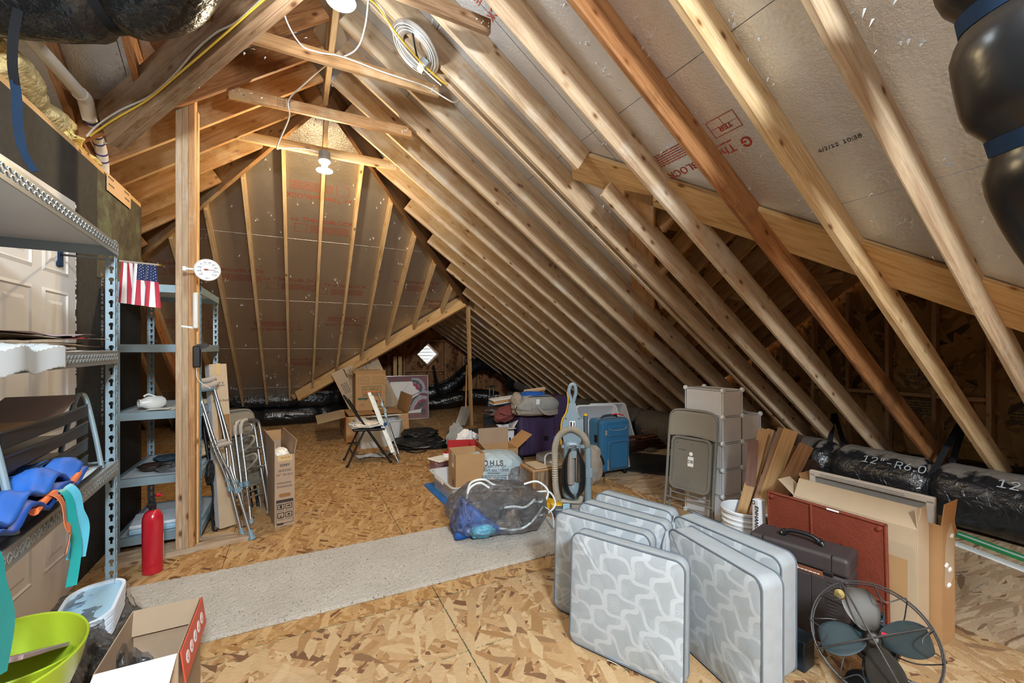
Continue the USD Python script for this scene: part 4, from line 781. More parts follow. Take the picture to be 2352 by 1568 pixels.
# ---------------------------------------------------------------- insulated flexible ducts
def duct(label, pts, r, mat, straps=(), seed=0, crinkle=0.05, name='flexible_duct', ends=True, group=None, rings=None, strapmat='strap_black', writing=None, mat2=None):
    pts = np.array(pts, float); t = Thing(name, label, 'duct', loc=pts[0], group=group)
    P = smoothpath(pts - pts[0], 14); n = 40; L = np.cumsum(np.r_[0, np.linalg.norm(np.diff(P, axis=0), axis=1)])
    S_ = np.linspace(0, L[-1], max(int(L[-1] / 0.035), 24)); P = np.stack([np.interp(S_, L, P[:, k]) for k in range(3)], 1)
    rad = np.full(len(S_), float(r))
    for s0, _ in straps: rad *= 1 - 0.22 * np.exp(-((S_ - s0) / 0.05) ** 2)
    v, f = tube(P, rad, n)
    K = len(S_) * n; base = v[:K].reshape(len(S_), n, 3); cen = P[:, None]
    d = base - cen; a = np.arange(n) / n * 2 * np.pi
    q = np.stack([S_[:, None] * 2.2 + 0 * a, np.cos(a)[None] * 1.0 + 0 * S_[:, None], np.sin(a)[None] * 1.0 + 0 * S_[:, None]], -1)
    w = (meshkit.fbm(q * np.array([1.2, 1.6, 1.6]), 3, seed) - .5) * 1.0 - np.abs(meshkit.fbm(q * np.array([3.4, 2.2, 2.2]) + 7, 3, seed + 1) - .5) * 1.1 + 0.15
    base = cen + d * (1 + crinkle * 2.2 * w[..., None]); v[:K] = base.reshape(-1, 3)
    j = t.add('jacket', (v, f), mat, smooth=True)
    for s0, hgt in straps:
        c = np.array([np.interp(s0, S_, P[:, k]) for k in range(3)]); i = int(np.argmin(abs(S_ - s0))); T = nrm(P[min(i + 1, len(P) - 1)] - P[i - 1]); fr_ = frame(T, z=(0, 0, 1) if abs(T[2]) < .8 else (0, 1, 0))
        aa = np.linspace(-math.pi * 1.08, math.pi * 0.08, 22) if hgt else np.linspace(0, 2 * math.pi, 32)
        ring = np.array([c + fr_[1] * math.cos(x) * r * .84 + fr_[2] * math.sin(x) * r * .84 for x in aa])
        if hgt:
            top = np.array(hgt, float) - t.loc; ring = np.vstack([[top], ring[0:1] * .6 + top * .4, ring, ring[-1:] * .6 + top * .4, [top + fr_[0] * .01]])
        t.add('hanger_strap', ribbon(smoothpath(ring, 3), 0.045, 0.003, T), strapmat)
    return t, P, rad
# pair along the foot of the hip
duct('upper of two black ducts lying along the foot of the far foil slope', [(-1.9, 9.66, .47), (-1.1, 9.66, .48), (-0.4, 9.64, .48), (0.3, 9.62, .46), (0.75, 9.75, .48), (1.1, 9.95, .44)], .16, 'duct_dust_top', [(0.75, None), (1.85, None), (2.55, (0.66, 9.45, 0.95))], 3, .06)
duct('lower of two black ducts lying along the foot of the far foil slope', [(-1.9, 9.56, .17), (-1.1, 9.55, .17), (-0.3, 9.54, .17), (0.3, 9.56, .17), (0.75, 9.75, .19), (1.1, 10.0, .2)], .16, 'duct_black', [(1.25, None), (2.3, None)], 7, .10)
# ducts under the far gable
duct('black duct along the far gable wall, sagging between its straps behind the framed picture', [(1.9, 10.45, .42), (2.6, 10.42, .40), (3.0, 10.35, .42), (3.5, 10.3, .60), (3.95, 10.3, .95), (4.3, 10.3, 1.10), (4.62, 10.25, 1.02)], .19, 'duct_black', [(1.25, (3.05, 10.5, 1.08))], 12, .06)
duct('lower black duct under the far gable, behind the shovel', [(1.9, 10.35, .17), (2.6, 10.3, .17), (3.2, 10.2, .19), (3.7, 10.0, .30), (4.1, 9.9, .32), (4.45, 9.7, .25)], .17, 'duct_black', [(1.9, None)], 15, .08)
duct('fat black duct bent over the far corner like a hump, hung by a long strap', [(4.55, 10.2, 1.08), (4.85, 10.0, .98), (5.0, 9.8, .75), (4.9, 9.55, .62)], .26, 'duct_black', [(0.15, (4.35, 10.1, 1.5))], 21, .10)
t = Thing('floor_register_box', 'pale grey insulated duct box standing at the far corner', 'box', loc=(4.15, 8.9, 0)); t.add('panel', box(0.10, 0.40, 0.42, (0, 0, .21), .01), 'trim_white'); t.add('collar', mv(lathe([(.19, 0), (.2, .03), (.19, .06)], 28), (-.02, 0, .22), R=ry(-math.pi / 2)), 'alu')
# long dusty ducts along the right eave
duct('brown dusty duct running along the foot of the right-hand rafters, behind the suitcases', [(4.35, 8.9, .25), (4.8, 8.5, .26), (5.05, 7.6, .25), (5.05, 6.4, .26), (5.05, 5.2, .27), (5.03, 4.2, .27), (5.0, 3.2, .28), (4.98, 2.62, .29)], .25, 'duct_dusty', [(1.6, (5.35, 7.2, .6)), (2.7, (5.35, 6.2, .62)), (3.85, (5.4, 4.95, .9)), (4.9, (5.35, 4.0, .6))], 31, .03)
duct('second dusty duct tucked further under the right-hand rafters at the far end', [(4.9, 9.9, .75), (5.25, 9.2, .48), (5.45, 8.4, .40), (5.45, 7.4, .36), (5.45, 6.4, .32)], .2, 'duct_dusty', [(1.2, None), (2.2, None)], 33, .04)
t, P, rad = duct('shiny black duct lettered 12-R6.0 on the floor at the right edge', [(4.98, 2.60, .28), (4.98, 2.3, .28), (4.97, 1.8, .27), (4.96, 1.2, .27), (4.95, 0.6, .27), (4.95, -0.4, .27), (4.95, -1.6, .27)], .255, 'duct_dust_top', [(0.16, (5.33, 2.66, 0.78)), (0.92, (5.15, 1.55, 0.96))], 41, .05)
for s0, ang in ((0.45, 2.5), (1.32, 2.45)):
    m = text('12"-R6.0', 0.075, 0.001, False); v, f = m; v = v.copy(); r_ = .262
    x = v[:, 0]; a_ = ang - v[:, 1] / r_; q = np.stack([4.965 + (r_ + v[:, 2]) * np.cos(a_) - 4.98, 2.60 - s0 - x - 2.60, .28 + (r_ + v[:, 2]) * np.sin(a_) - .28], 1)
    t.add('lettering', (q, f), 'print_grey', smooth=False, kind='stuff')
duct('black duct low under the dormer at the right, behind the rafter feet', [(5.62, 3.6, .20), (5.6, 2.9, .24), (5.62, 2.2, .22), (5.62, 1.6, .26), (5.6, 1.1, .30), (5.6, 0.4, .3)], .20, 'duct_black', [(1.0, None)], 44, .10)
# overhead ducts near the camera
duct('big black duct hanging overhead at the upper right corner of the photo', [(1.56, 0.42, 2.80), (1.64, 0.385, 2.62), (1.70, 0.365, 2.39), (1.765, 0.335, 2.11), (1.87, 0.285, 1.857), (2.04, 0.17, 1.62), (2.28, -0.08, 1.5)], .19, 'duct_smooth', [(0.42, None), (0.75, None)], 51, .012, strapmat='strap_blue')
duct('shiny black duct crossing overhead at the upper left corner of the photo', [(-1.75, 2.70, 3.02), (-1.3, 2.78, 3.13), (-0.95, 2.76, 3.19), (-0.60, 2.62, 3.27), (-0.40, 2.25, 3.34)], .20, 'duct_black', [(0.95, None)], 55, .04)
# ---------------------------------------------------------------- left side: shelving, things on it, things leaning by the post
t = Thing('carpet_runner', 'long pale fleck carpet strip laid across the strand-board floor', 'carpet', loc=(-0.95, 2.655, 0))
u = np.linspace(0, 2.95, 420); w = np.linspace(0, 0.81, 120); U, W = np.meshgrid(u, w, indexing='ij'); ed = np.minimum(np.minimum(W, 0.81 - W), np.minimum(U, 2.95 - U)); q = np.stack([U * 90, W * 90, 0 * U], -1)
Z = np.minimum(0.016, 0.004 + ed * 0.7) + 0.004 * (meshkit.noise(q, 3) - .5) * 2 + 0.004 * (meshkit.fbm(q / 40, 2, 5) - .5)
jit = 0.006 * (meshkit.noise(np.stack([U * 60, W * 0, 0 * U], -1), 9) - .5) * (ed < 0.012)
t.add('pile', cat(grid(np.stack([U, W + jit, Z], -1)), box2((0.002, .002, 0.0005), (2.948, .808, 0.006), .001)), 'carpet', smooth=True)
def keyholes(h, w, z0=0.04, pitch=0.052):
    g = shapely.box(0, 0, w, h)
    for k in range(int((h - 0.06) / pitch)):
        z = z0 + k * pitch; g = g.difference(shapely.Point(w * 0.5, z + 0.010).buffer(0.0095, 5).union(shapely.box(w * .5 - .0045, z - 0.014, w * .5 + .0045, z + 0.01)))
    return g
def rack(t, L, D, H, levels, tread=True, n_up=4, mats=('steel_blue', 'steel_under')):
    """steel boltless rack: x along its length, front at y = 0, back at y = -D"""
    g = keyholes(H, 0.042)
    for k, (x, y, sx, sy) in enumerate(((0, 0, 1, -1), (0, -D, 1, 1), (L, 0, -1, -1), (L, -D, -1, 1))):
        v, f = prism(g, 0.002)
        a = np.column_stack([x + sx * v[:, 0], np.full(len(v), y) + sy * v[:, 2], v[:, 1]]); b = np.column_stack([np.full(len(v), x) + sx * v[:, 2], y + sy * v[:, 0], v[:, 1]])
        fa = f if sx * sy > 0 else f[:, ::-1]
        t.add('upright', cat((a, fa[:, ::-1]), (b, fa)), mats[0], smooth=False)
    for z in levels:
        for y, o in ((0.003, 1), (-D - 0.003, -1)):
            ms = [box(L - 0.01, 0.004, 0.058, (L / 2, y, z - 0.029), 0.001), box(L - 0.01, 0.03, 0.003, (L / 2, y - o * 0.015, z - 0.001), 0.001)]
            if tread and o > 0:
                rr = 0
                for k in range(int(L / 0.017)):
                    for j in range(2): ms.append(mv(box(0.017, 0.003, 0.0045, b=.0014), (0.03 + k * 0.017, y + 0.003, z - 0.020 - j * 0.015), R=ry(0.8 if (k + j) % 2 else -0.8)))
            t.add('beam', cat(*ms), 'steel_galv' if (tread and o > 0) else mats[0], smooth=False)
        for x, o in ((0.003, 1), (L - 0.003, -1)):
            t.add('side_beam', cat(box(0.004, D - 0.01, 0.058, (x, -D / 2, z - 0.029), .001), box(0.03, D - 0.01, 0.003, (x + o * .015, -D / 2, z - .001), .001)), mats[0], smooth=False)
        t.add('shelf', box(L - 0.012, D - 0.012, 0.012, (L / 2, -D / 2, z - 0.010), 0.002), mats[1], smooth=False)
        for x in (0.02, L - 0.02): t.add('rivet', mv(lathe([(0, 0.003), (.006, .002), (.007, 0), (0, 0)], 10), (x, 0.006, z - .03), R=rx(-math.pi / 2)), 'chrome')
u1 = nrm((0.071, -0.997, 0)); R1 = frame(u1, z=(0, 0, 1)); O1 = np.array([-0.746, 2.60, 0])
r1 = Thing('steel_shelving', 'near grey-blue steel shelving rack with embossed beams in front of the white door', 'shelving', loc=O1, R=R1)
rack(r1, 1.25, 0.45, 1.995, (1.985, 1.49, 0.985, 0.30))
def on1(x, y, z): return O1 + x * R1[0] + y * R1[1] + np.array([0, 0, z])
O2 = np.array([-1.19, 4.05, 0]); R2_ = frame((0, 1, 0), z=(0, 0, 1))
r2 = Thing('steel_shelving', 'second grey-blue steel shelving rack standing behind the three-ply post', 'shelving', loc=O2, R=R2_)
rack(r2, 0.84, 0.52, 1.985, (1.98, 1.53, 1.03, 0.545, 0.115), tread=False)
# loose papers on the second shelf of the near rack
def sheetpaper(name, lab, x0, x1, y0, y1, z, th, mat, curl=0.02, seed=0, cat_='paper', group=None, rot=0.0, base=on1):
    c = base((x0 + x1) / 2, (y0 + y1) / 2, z); t = Thing(name, lab, cat_, loc=c, R=rz(rot) @ R1 if base is on1 else rz(rot), group=group)
    u = np.linspace(-.5, .5, 18); U, W = np.meshgrid(u * (x1 - x0), u * (y1 - y0), indexing='ij')
    Z = curl * (meshkit.fbm(np.stack([U * 3 + seed, W * 3, 0 * U], -1), 2, seed) - .35)
    t.add('sheet', grid(np.stack([U, W, np.maximum(Z, -0.002)], -1), -th), mat, smooth=True); return t
g_ = 'loose papers and envelopes piled on the second shelf'
zz = 1.492
for i, (nm, lab, x0, x1, y0, y1, th, mt, cu, ro) in enumerate((
    ('envelope', 'white padded envelope at the bottom of the paper pile on the near rack', .12, .75, -.34, -.03, .012, 'paper', .01, .05),
    ('envelope', 'tan paper envelope in the middle of the paper pile on the near rack', .05, .80, -.33, -.04, .008, 'paper_tan', .03, -.08),
    ('magazine', 'dark glossy magazine near the top of the paper pile', .06, .40, -.30, -.06, .008, 'dark_screen', .02, .2),
    ('envelope', 'white envelope curling over the dark magazine', .10, .60, -.30, -.02, .004, 'paper', .05, -.1),
    ('folder', 'red folder poking out at the right end of the paper pile', .02, .36, -.31, -.06, .006, 'red_bag', .03, .16),
    ('folder', 'mauve-grey folder lying on top of the paper pile', .10, .72, -.32, -.05, .004, 'paper_mauve', .06, .0),
    ('flyer', 'pink and white flyer leaning on the red folder', .10, .34, -.30, -.10, .003, 'frame_pink', .05, .3))):
    sheetpaper(nm, lab, x0, x1, y0, y1, zz, th, mt, cu, i + 2, 'paper', g_ if False else None, ro); zz += th + 0.0025
t = Thing('bubble_wrap', 'scrap of clear bubble wrap draped over the embossed second beam', 'packaging', loc=on1(0.95, 0.0, 1.49))
u = np.linspace(-.22, .22, 60); w = np.linspace(-.10, .10, 30); U, W = np.meshgrid(u, w, indexing='ij'); bb = 0.006 * np.abs(np.sin(U * 130) * np.sin(W * 130))
Pq = np.stack([U, np.where(W > 0, 0.02 + .01 * np.sin(U * 20), W), np.where(W > 0, 0.012 - W * 0.7, 0.012) + bb + 0.008 * np.sin(U * 25)], -1)
t.add('film', grid(Pq @ np.array([R1[0], R1[1], R1[2]]), 0.002), 'bubble_film', smooth=True)
# wire letter trays with an A-shaped end
tr = Thing('letter_tray_stack', 'black mesh letter trays stacked in a wire A-frame on the third shelf', 'letter tray', loc=on1(0.17, -0.08, 0.988), R=R1)
for k in range(4):
    z = 0.02 + k * 0.07; w0, w1 = -0.24, 0.03
    tr.add('tray', cat(box(.70, .27, .003, (.39, -.105, z), .001), box(.70, .003, .045, (.39, .03, z + .022), .001), box(.70, .003, .045, (.39, -.24, z + .022), .001), box(.003, .27, .045, (.74, -.105, z + .022), .001), tube(smoothpath([(.04, .03, z + .048), (.74, .03, z + .048), (.74, -.24, z + .048), (.04, -.24, z + .048)], 2), .004, 6)), 'black_steel', smooth=False)
A_ = smoothpath([(0, .065, 0), (0, .045, .14), (0, .018, .29), (0, 0.0, .318), (0, -.018, .29), (0, -.05, .14), (0, -.075, 0)], 8)
tr.add('end_frame', tube(A_, .009, 10), 'steel_blue'); tr.add('end_frame', tube(A_ + np.array([.76, 0, 0]), .009, 10), 'steel_blue'); tr.add('base_wire', tube(smoothpath([(-.06, .06, .008), (.2, .07, .008), (.5, .05, .008), (.55, -.14, .008), (.2, -.2, .008), (.09, -.15, .008), (-.06, .06, .008)]), .006, 6), 'black_steel')
for i, (lab, z, mt, x0, x1) in enumerate((('tan paper stack in the top letter tray', .23, 'paper_tan', .08, .70), ('grey card standing up at a slant out of the top letter tray', .27, 'paper_mauve', -.04, .26), ('pale folder in the middle letter tray', .135, 'paper_mauve', .06, .70))):
    t = Thing('paper_stack', lab, 'paper', loc=on1(0.17 + (x0 + x1) / 2, -.20, .988 + z), R=(ry(0.28 if i == 1 else 0.02) @ R1)); t.add('sheets', box(x1 - x0, .22, .014 if i != 1 else .003, (0, 0, .004), .001), mt, smooth=False)
t = Thing('metal_rod', 'thin black metal rod spanning the rack above the letter trays', 'rod', loc=on1(0.05, -0.42, 1.30), R=R1); t.add('rod', cyl((-.0, 0, 0), (1.15, 0, 0), .006, n=10), 'black_steel')
# blue cloth with ribbons
t = Thing('blue_bag', 'bright blue folded fabric bag spilling over the third beam of the near rack', 'bag', loc=on1(.86, -0.10, 1.03), R=R1)
for i, (lab, mt, z, w, L) in enumerate(((None, 'fabric_royal', .0, .22, .62), (None, 'fabric_blue', .03, .20, .60))):
    u = np.linspace(-.5, .5, 40); w_ = np.linspace(-.5, .5, 24); U, W = np.meshgrid(u, w_, indexing='ij')
    Z = z + 0.03 + 0.05 * meshkit.fbm(np.stack([U * 6, W * 4 + i * 3, 0 * U], -1), 3, i + 3) * (1 - np.abs(U) * 1.2) - np.maximum(W - .35, 0) * .12 + .02 * np.cos(U * 18 + W * 6)
    t.add('fold', grid(np.stack([U * L, W * w + .03, Z], -1), 0.01), mt, smooth=True)
t.add('yellow_trim', tube(smoothpath([(-.28, -.02, .075), (-.1, .0, .10), (.1, -.02, .09), (.3, 0, .08)]), .012, 8), 'yellow_plastic'); t.add('orange_trim', tube(smoothpath([(-.3, .12, .04), (-.15, .13, .025), (-.02, .125, .03), (.1, .13, .02)]), .011, 8), 'ribbon_orange')
for nm, lab, mt, x, L, w, tw in (('ribbon', 'wide turquoise ribbon hanging off the blue bag', 'ribbon_cyan', -.04, .20, .06, 0.6), ('ribbon', 'orange ribbon hanging beside the turquoise one', 'ribbon_orange', .05, .15, .045, -.3), ('ribbon', 'narrow dark teal ribbon tail under the turquoise ribbon', 'ribbon_teal', .0, .27, .028, .9), ('ribbon', 'long teal ribbon hanging at the left edge of the photo', 'ribbon_teal', .44, .26, .05, .3)):
    t = Thing(nm, lab, 'ribbon', loc=on1(.80 + x, .035, 1.035), R=R1)
    P = smoothpath([(0, -.04, .03), (0, .0, .03), (.005, .022, .0), (.012, .03, -.06), (-.008, .035, -L * .6), (.01, .028, -L)], 8); t.add('band', ribbon(P, w, .0015, (1, 0, 0.1), tw), mt)
# flag on its stick
t = Thing('small_flag', 'small stars-and-stripes flag hanging from a black stick by the steel upright', 'flag', loc=(-1.25, 3.43, 2.04))
e = np.array([-0.72, 2.86, 1.957]); s_ = np.array([-1.245, 3.43, 2.05]); D_ = nrm(e - s_); o = t.loc
e = np.array([-0.655, 2.95, 1.953]); D_ = nrm(e - s_); mid = s_ + (e - s_) * .60
t.add('bracket', box(.02, .05, .12, (0.005, 0, 0), .003), 'strap_blue'); t.add('stick', cyl(s_ - o, mid - o, .006, n=10), 'pole_black'); t.add('sleeve', cyl(mid - o, e - o - D_ * .03, .006, n=10), 'silver_frame'); t.add('finial', mv(lathe([(0, .035), (.005, .02), (.008, .008), (.005, 0), (0, 0)], 12), e - o - D_ * .03, R=frame(np.cross(D_, (0, 0, 1)), z=D_)), 'gold')
h0 = s_ + (e - s_) * .615 - o; h1 = e - o - D_ * .045; hw = np.linalg.norm(h1 - h0); FH = 0.235
def fold(u, v):   # u along the pole, v down
    nn = np.cross(D_, (0, 0, 1)); b = np.sin(u * 17 + 0.6) * .007 * v * 3.2 + np.sin(u * 34 + 2 * v) * .003
    return h0 + np.outer(u, h1 - h0) + np.outer(v, (0, 0, -FH)) + np.outer(b, nn)
def patch(u0, u1, v0, v1, off, nu=10, nv=14):
    U, W = np.meshgrid(np.linspace(u0, u1, nu), np.linspace(v0, v1, nv), indexing='ij'); P = fold(U.ravel(), W.ravel()).reshape(nu, nv, 3); return grid(P + np.cross(D_, (0, 0, 1)) * off, .0008)
for k in range(13):
    u0, u1 = k / 13, (k + 1) / 13; top = 0.0 if k < 6 else 0.40
    t.add('stripe', patch(u0, u1, top, 1.0, 0.0, 4, 14), 'flag_red' if k % 2 == 0 else 'flag_white', smooth=True)
t.add('canton', patch(6 / 13, 1.0, 0.0, 0.40, 0.0, 14, 10), 'flag_blue', smooth=True)
st = []
a = np.radians(90 + 36 * np.arange(10)); star = np.column_stack([np.cos(a), np.sin(a)]) * np.where(np.arange(10) % 2 == 0, 1, .4)[:, None]
nn_ = np.cross(D_, (0, 0, 1))
for i in range(9):
    for j in range(6 if i % 2 == 0 else 5):
        u_ = 6 / 13 + (7 / 13) * (i + .7) / 9.4; v_ = .4 * (j + (.5 if i % 2 == 0 else 1.0)) / 6
        c = fold(np.array([u_]), np.array([v_]))[0]; st.append(mv(prism(star * .0042, .0005), c + nn_ * (.0006), R=frame(D_, z=nn_))); st.append(mv(prism(star * .0042, .0005), c - nn_ * (.0024), R=frame(-D_, z=-nn_)))
t.add('star', cat(*st), 'flag_white', smooth=False, kind='stuff')
# dial thermometer fixed to the post
c = np.array([-0.585, 3.785, 2.07]); vd = nrm(np.array([c[0], c[1], 0])); t = Thing('dial_thermometer', 'round white dial thermometer on a bracket fixed to the right side of the post', 'thermometer', loc=c, R=frame(np.cross((0, 0, 1), -vd), z=-vd + np.array([0.25, .05, .1])))
t.add('case', lathe([(0, -.008), (.080, -.008), (.082, 0), (.080, .010), (.074, .012), (.073, .008), (0, .008)], 48), 'porcelain'); t.add('dial', lathe([(0, .009), (.073, .009), (.073, .0085)], 40), 'print_white')
for k, n_ in enumerate((-60, -40, -20, 0, 20, 40, 60, 80, 100, 120)):
    a = math.radians(220 - 260 * k / 9); t.add('numeral', mv(centred(text(str(n_), .011, .0004, True)), (.055 * math.cos(a), .055 * math.sin(a), .0095)), 'print_dark', smooth=False)
t.add('tick', cat(*[mv(box(.005, .002, .0004, b=.0001), (.040 * math.cos(a), .040 * math.sin(a), .0098), R=rz(a)) for a in np.radians(np.linspace(-40, 220, 28))]), 'print_dark', smooth=False, kind='stuff')
t.add('pointer', box2((-.02, -.002, .0105), (.05, .001, .0115), .0004), 'print_faded'); t.add('maker_badge', box2((-.02, -.006, .010), (.006, .007, .0104), .0003), 'print_faded'); t.add('maker_line', mv(lines(1, .03, .01, .003, 3), (-.015, -.062, .0095)), 'print_dark', smooth=False)
t.add('bracket', cat(box(.06, .012, .003, (-.105, 0, -.004), .001), mv(lathe([(0, 0), (.009, 0), (.009, .003), (0, .003)], 12), (-.12, 0, -.006)), box(.02, .03, .003, (-.135, 0, -.004), .001)), 'porcelain', smooth=False)
t = Thing('tube_thermometer', 'slim white plastic tube thermometer upright on the side of the post', 'thermometer', loc=(-0.672, 3.88, 1.645)); t.add('body', rbox(.035, .03, .27, .014, (0, 0, .135)), 'porcelain'); t.add('scale', box(.002, .012, .2, (.018, -.004, .14), .0005), 'print_grey')
t = Thing('black_clamp', 'black plastic spring clamp hanging on the post below the white tube', 'clamp', loc=(-0.66, 3.86, 1.35)); t.add('body', box(.05, .03, .16, (0, 0, .09), .008), 'black_plastic'); t.add('jaw', mv(prism([(0, 0), (.075, .035), (.06, .06), (0, .05)], .02), (.0, .01, .13), R=rx(math.pi / 2)), 'black_plastic'); t.add('cord', tube(smoothpath([(0, 0, .01), (.0, 0, -.06), (.03, .01, -.11), (.08, .03, -.15)]), .003, 6), 'cable_white')
# fire extinguisher
t = Thing('fire_extinguisher', 'red fire extinguisher standing on the floor before the stud post', 'extinguisher', loc=(-0.868, 3.655, 0.0))
t.add('cylinder', lathe([(0, 0), (.050, 0), (.056, .006), (.057, .03), (.057, .345), (.054, .375), (.044, .40), (.028, .415), (.020, .42), (0, .42)], 40), 'red_paint')
t.add('valve', cat(mv(lathe([(0, 0), (.020, 0), (.020, .035), (.014, .045), (0, .045)], 20), (0, 0, .415)), box(.03, .045, .05, (0, 0, .47), .008), box(.05, .03, .03, (.0, -.02, .455), .006)), 'black_plastic'); t.add('lever', mv(box(.075, .022, .010, (.03, 0, 0), .003), (-.015, -.005, .505), R=ry(-.25)), 'black_plastic'); t.add('pin', box(.035, .016, .022, (.035, -.01, .515), .006), 'red_paint')
lb = []
for a in np.linspace(-.1, 1.2, 14): lb.append((.0578 * math.cos(a), .0578 * math.sin(a)))
lb = np.array(lb); t.add('label_sheet', grid(np.stack([np.column_stack([lb, np.full(14, .07)]), np.column_stack([lb, np.full(14, .25)])], 0), .0004), 'paper', smooth=True)
# things on the second rack
t = Thing('white_jug', 'small white jug lying on its side on the steel shelf left of the post', 'jug', loc=(-1.0, 4.22, 1.033)); t.add('body', mv(lathe([(0, -.075), (.03, -.075), (.045, -.055), (.05, -.01), (.046, .04), (.03, .07), (.03, .09), (.024, .09)], 24), (0, 0, .05), R=frame((0, 0, 1), z=(-.8, -.5, 0.05))), 'porcelain'); t.add('handle', tube(smoothpath([(.02, .0, .09), (-.02, -.02, .115), (-.05, -.03, .10)]), .007, 8), 'porcelain')
sheetpaper('paper_sheet', 'folded white paper beside the white jug', -1.02, -.88, 4.10, 4.24, 1.034, .003, 'paper', .01, 5, base=lambda x, y, z: np.array([x, y, z]))
t = Thing('glove_pile', 'dark crumpled gloves on the lower steel shelf left of the post', 'gloves', loc=(-.98, 4.26, .548)); t.add('glove', mv(blob((.12, .08, .03), .25, 3, 3, 3), (0, 0, .03)), 'fabric_brown', smooth=True); t.add('glove', mv(blob((.09, .07, .028), .25, 3, 3, 5), (.05, .05, .075)), 'fabric_navy_dark', smooth=True)
t = Thing('plastic_bag', 'small crumpled clear plastic bag beside the dark gloves', 'bag', loc=(-.88, 4.16, .548)); t.add('film', mv(blob((.09, .06, .035), .3, 4, 3, 8), (0, 0, .036)), 'bag_film', smooth=True)
t = Thing('flat_case', 'flat pale blue-white case lying on the lowest shelf of the rear rack', 'case', loc=(-.95, 4.25, .118), R=rz(.12)); t.add('base', rbox(.36, .30, .04, .012, (0, 0, .02)), 'tray_blue'); t.add('lid', rbox(.36, .30, .03, .012, (0, .0, .055)), 'tray_white')
t = Thing('beige_cloth', 'beige cloth bundle on the rear rack to the right of the post', 'cloth', loc=(-.76, 4.6, .548)); t.add('bundle', mv(blob((.10, .14, .075), .3, 2.4, 4, 9), (0, 0, .075)), 'fabric_beige', smooth=True)
t = Thing('printed_bag', 'dark printed bag behind the beige cloth bundle', 'bag', loc=(-.82, 4.74, .548)); t.add('bundle', mv(blob((.12, .08, .13), .25, 2.5, 4, 19), (0, 0, .13)), 'fabric_navy_dark', smooth=True)
t = Thing('black_sling_bag', 'black sling bag with long straps hanging on the right side of the rear rack', 'bag', loc=(-.645, 4.30, .25)); t.add('pouch', mv(blob((.035, .10, .10), .25, 2.5, 4, 29), (0, 0, .22)), 'fabric_black', smooth=True)
for q in (-.05, .05): t.add('strap', ribbon(smoothpath([(.0, q, .30), (.02, q * .7, .14), (.02, q * .2, 0), (.01, -q * .5, -.12), (.03, q, -.235), (.06, q * 1.4, -.243)]), .022, .003, (0, 1, 0), .8), 'fabric_black')
# leaning on the rack: tall carton, crutches, folded chairs, folded walker, television carton
def lean(name, lab, cat_, base, top, face, **k):
    """a thing whose own z axis runs from base to top; its -y face looks along 'face'"""
    base, top = np.array(base, float), np.array(top, float); z = nrm(top - base); y = -np.asarray(face, float); y = nrm(y - z * (y @ z)); x = np.cross(y, z)
    return Thing(name, lab, cat_, loc=base, R=np.array([x, y, z]), **k)
t = lean('tall_carton', 'tall slim carton leaning against the rear rack behind the crutches', 'box', (-0.53, 4.29, .012), (-0.625, 4.42, 1.36), (.45, -.89, 0))
t.add('carton', box(.13, .10, 1.36, (0, 0, .68), .003), 'kraft_light', smooth=False); t.add('side_print', box(.001, .094, 1.34, (-.0655, 0, .68), .0003), 'white_card', smooth=False)
t.add('tape', box(.035, .102, .10, (.0, 0, 1.315), .001), 'tape', smooth=False)
FR = frame((1, 0, 0), z=(0, -1, 0))
t.add('lettering', mv(cat(mv(text('Smith &', .016, .0006), (0, .022, 0)), text('Hawken', .016, .0006)), (-.045, -.0505, 1.17), R=FR), 'print_dark', smooth=False, kind='stuff'); t.add('lettering', mv(text('Steel Redish', .019, .0006), (-.055, -.0505, 1.04), R=FR), 'print_dark', smooth=False, kind='stuff')
t.add('picture_panel', box(.09, .001, .26, (.015, -.0507, .80), .0003), 'kraft_dark', smooth=False); t.add('picture_shape', cat(*[mv(prism(rrect(.018, .05, .008), .0006), (x, -.0512, z), R=FR) for x, z in ((-.005, .86), (.02, .78), (.035, .72), (.0, .73))]), 'print_dark', smooth=False, kind='stuff')
t.add('lettering', mv(text('COSCO', .02, .0006, True), (-.0662, .02, .26), R=frame((0, 0, 1), z=(-1, 0, 0))), 'print_dark', smooth=False, kind='stuff')
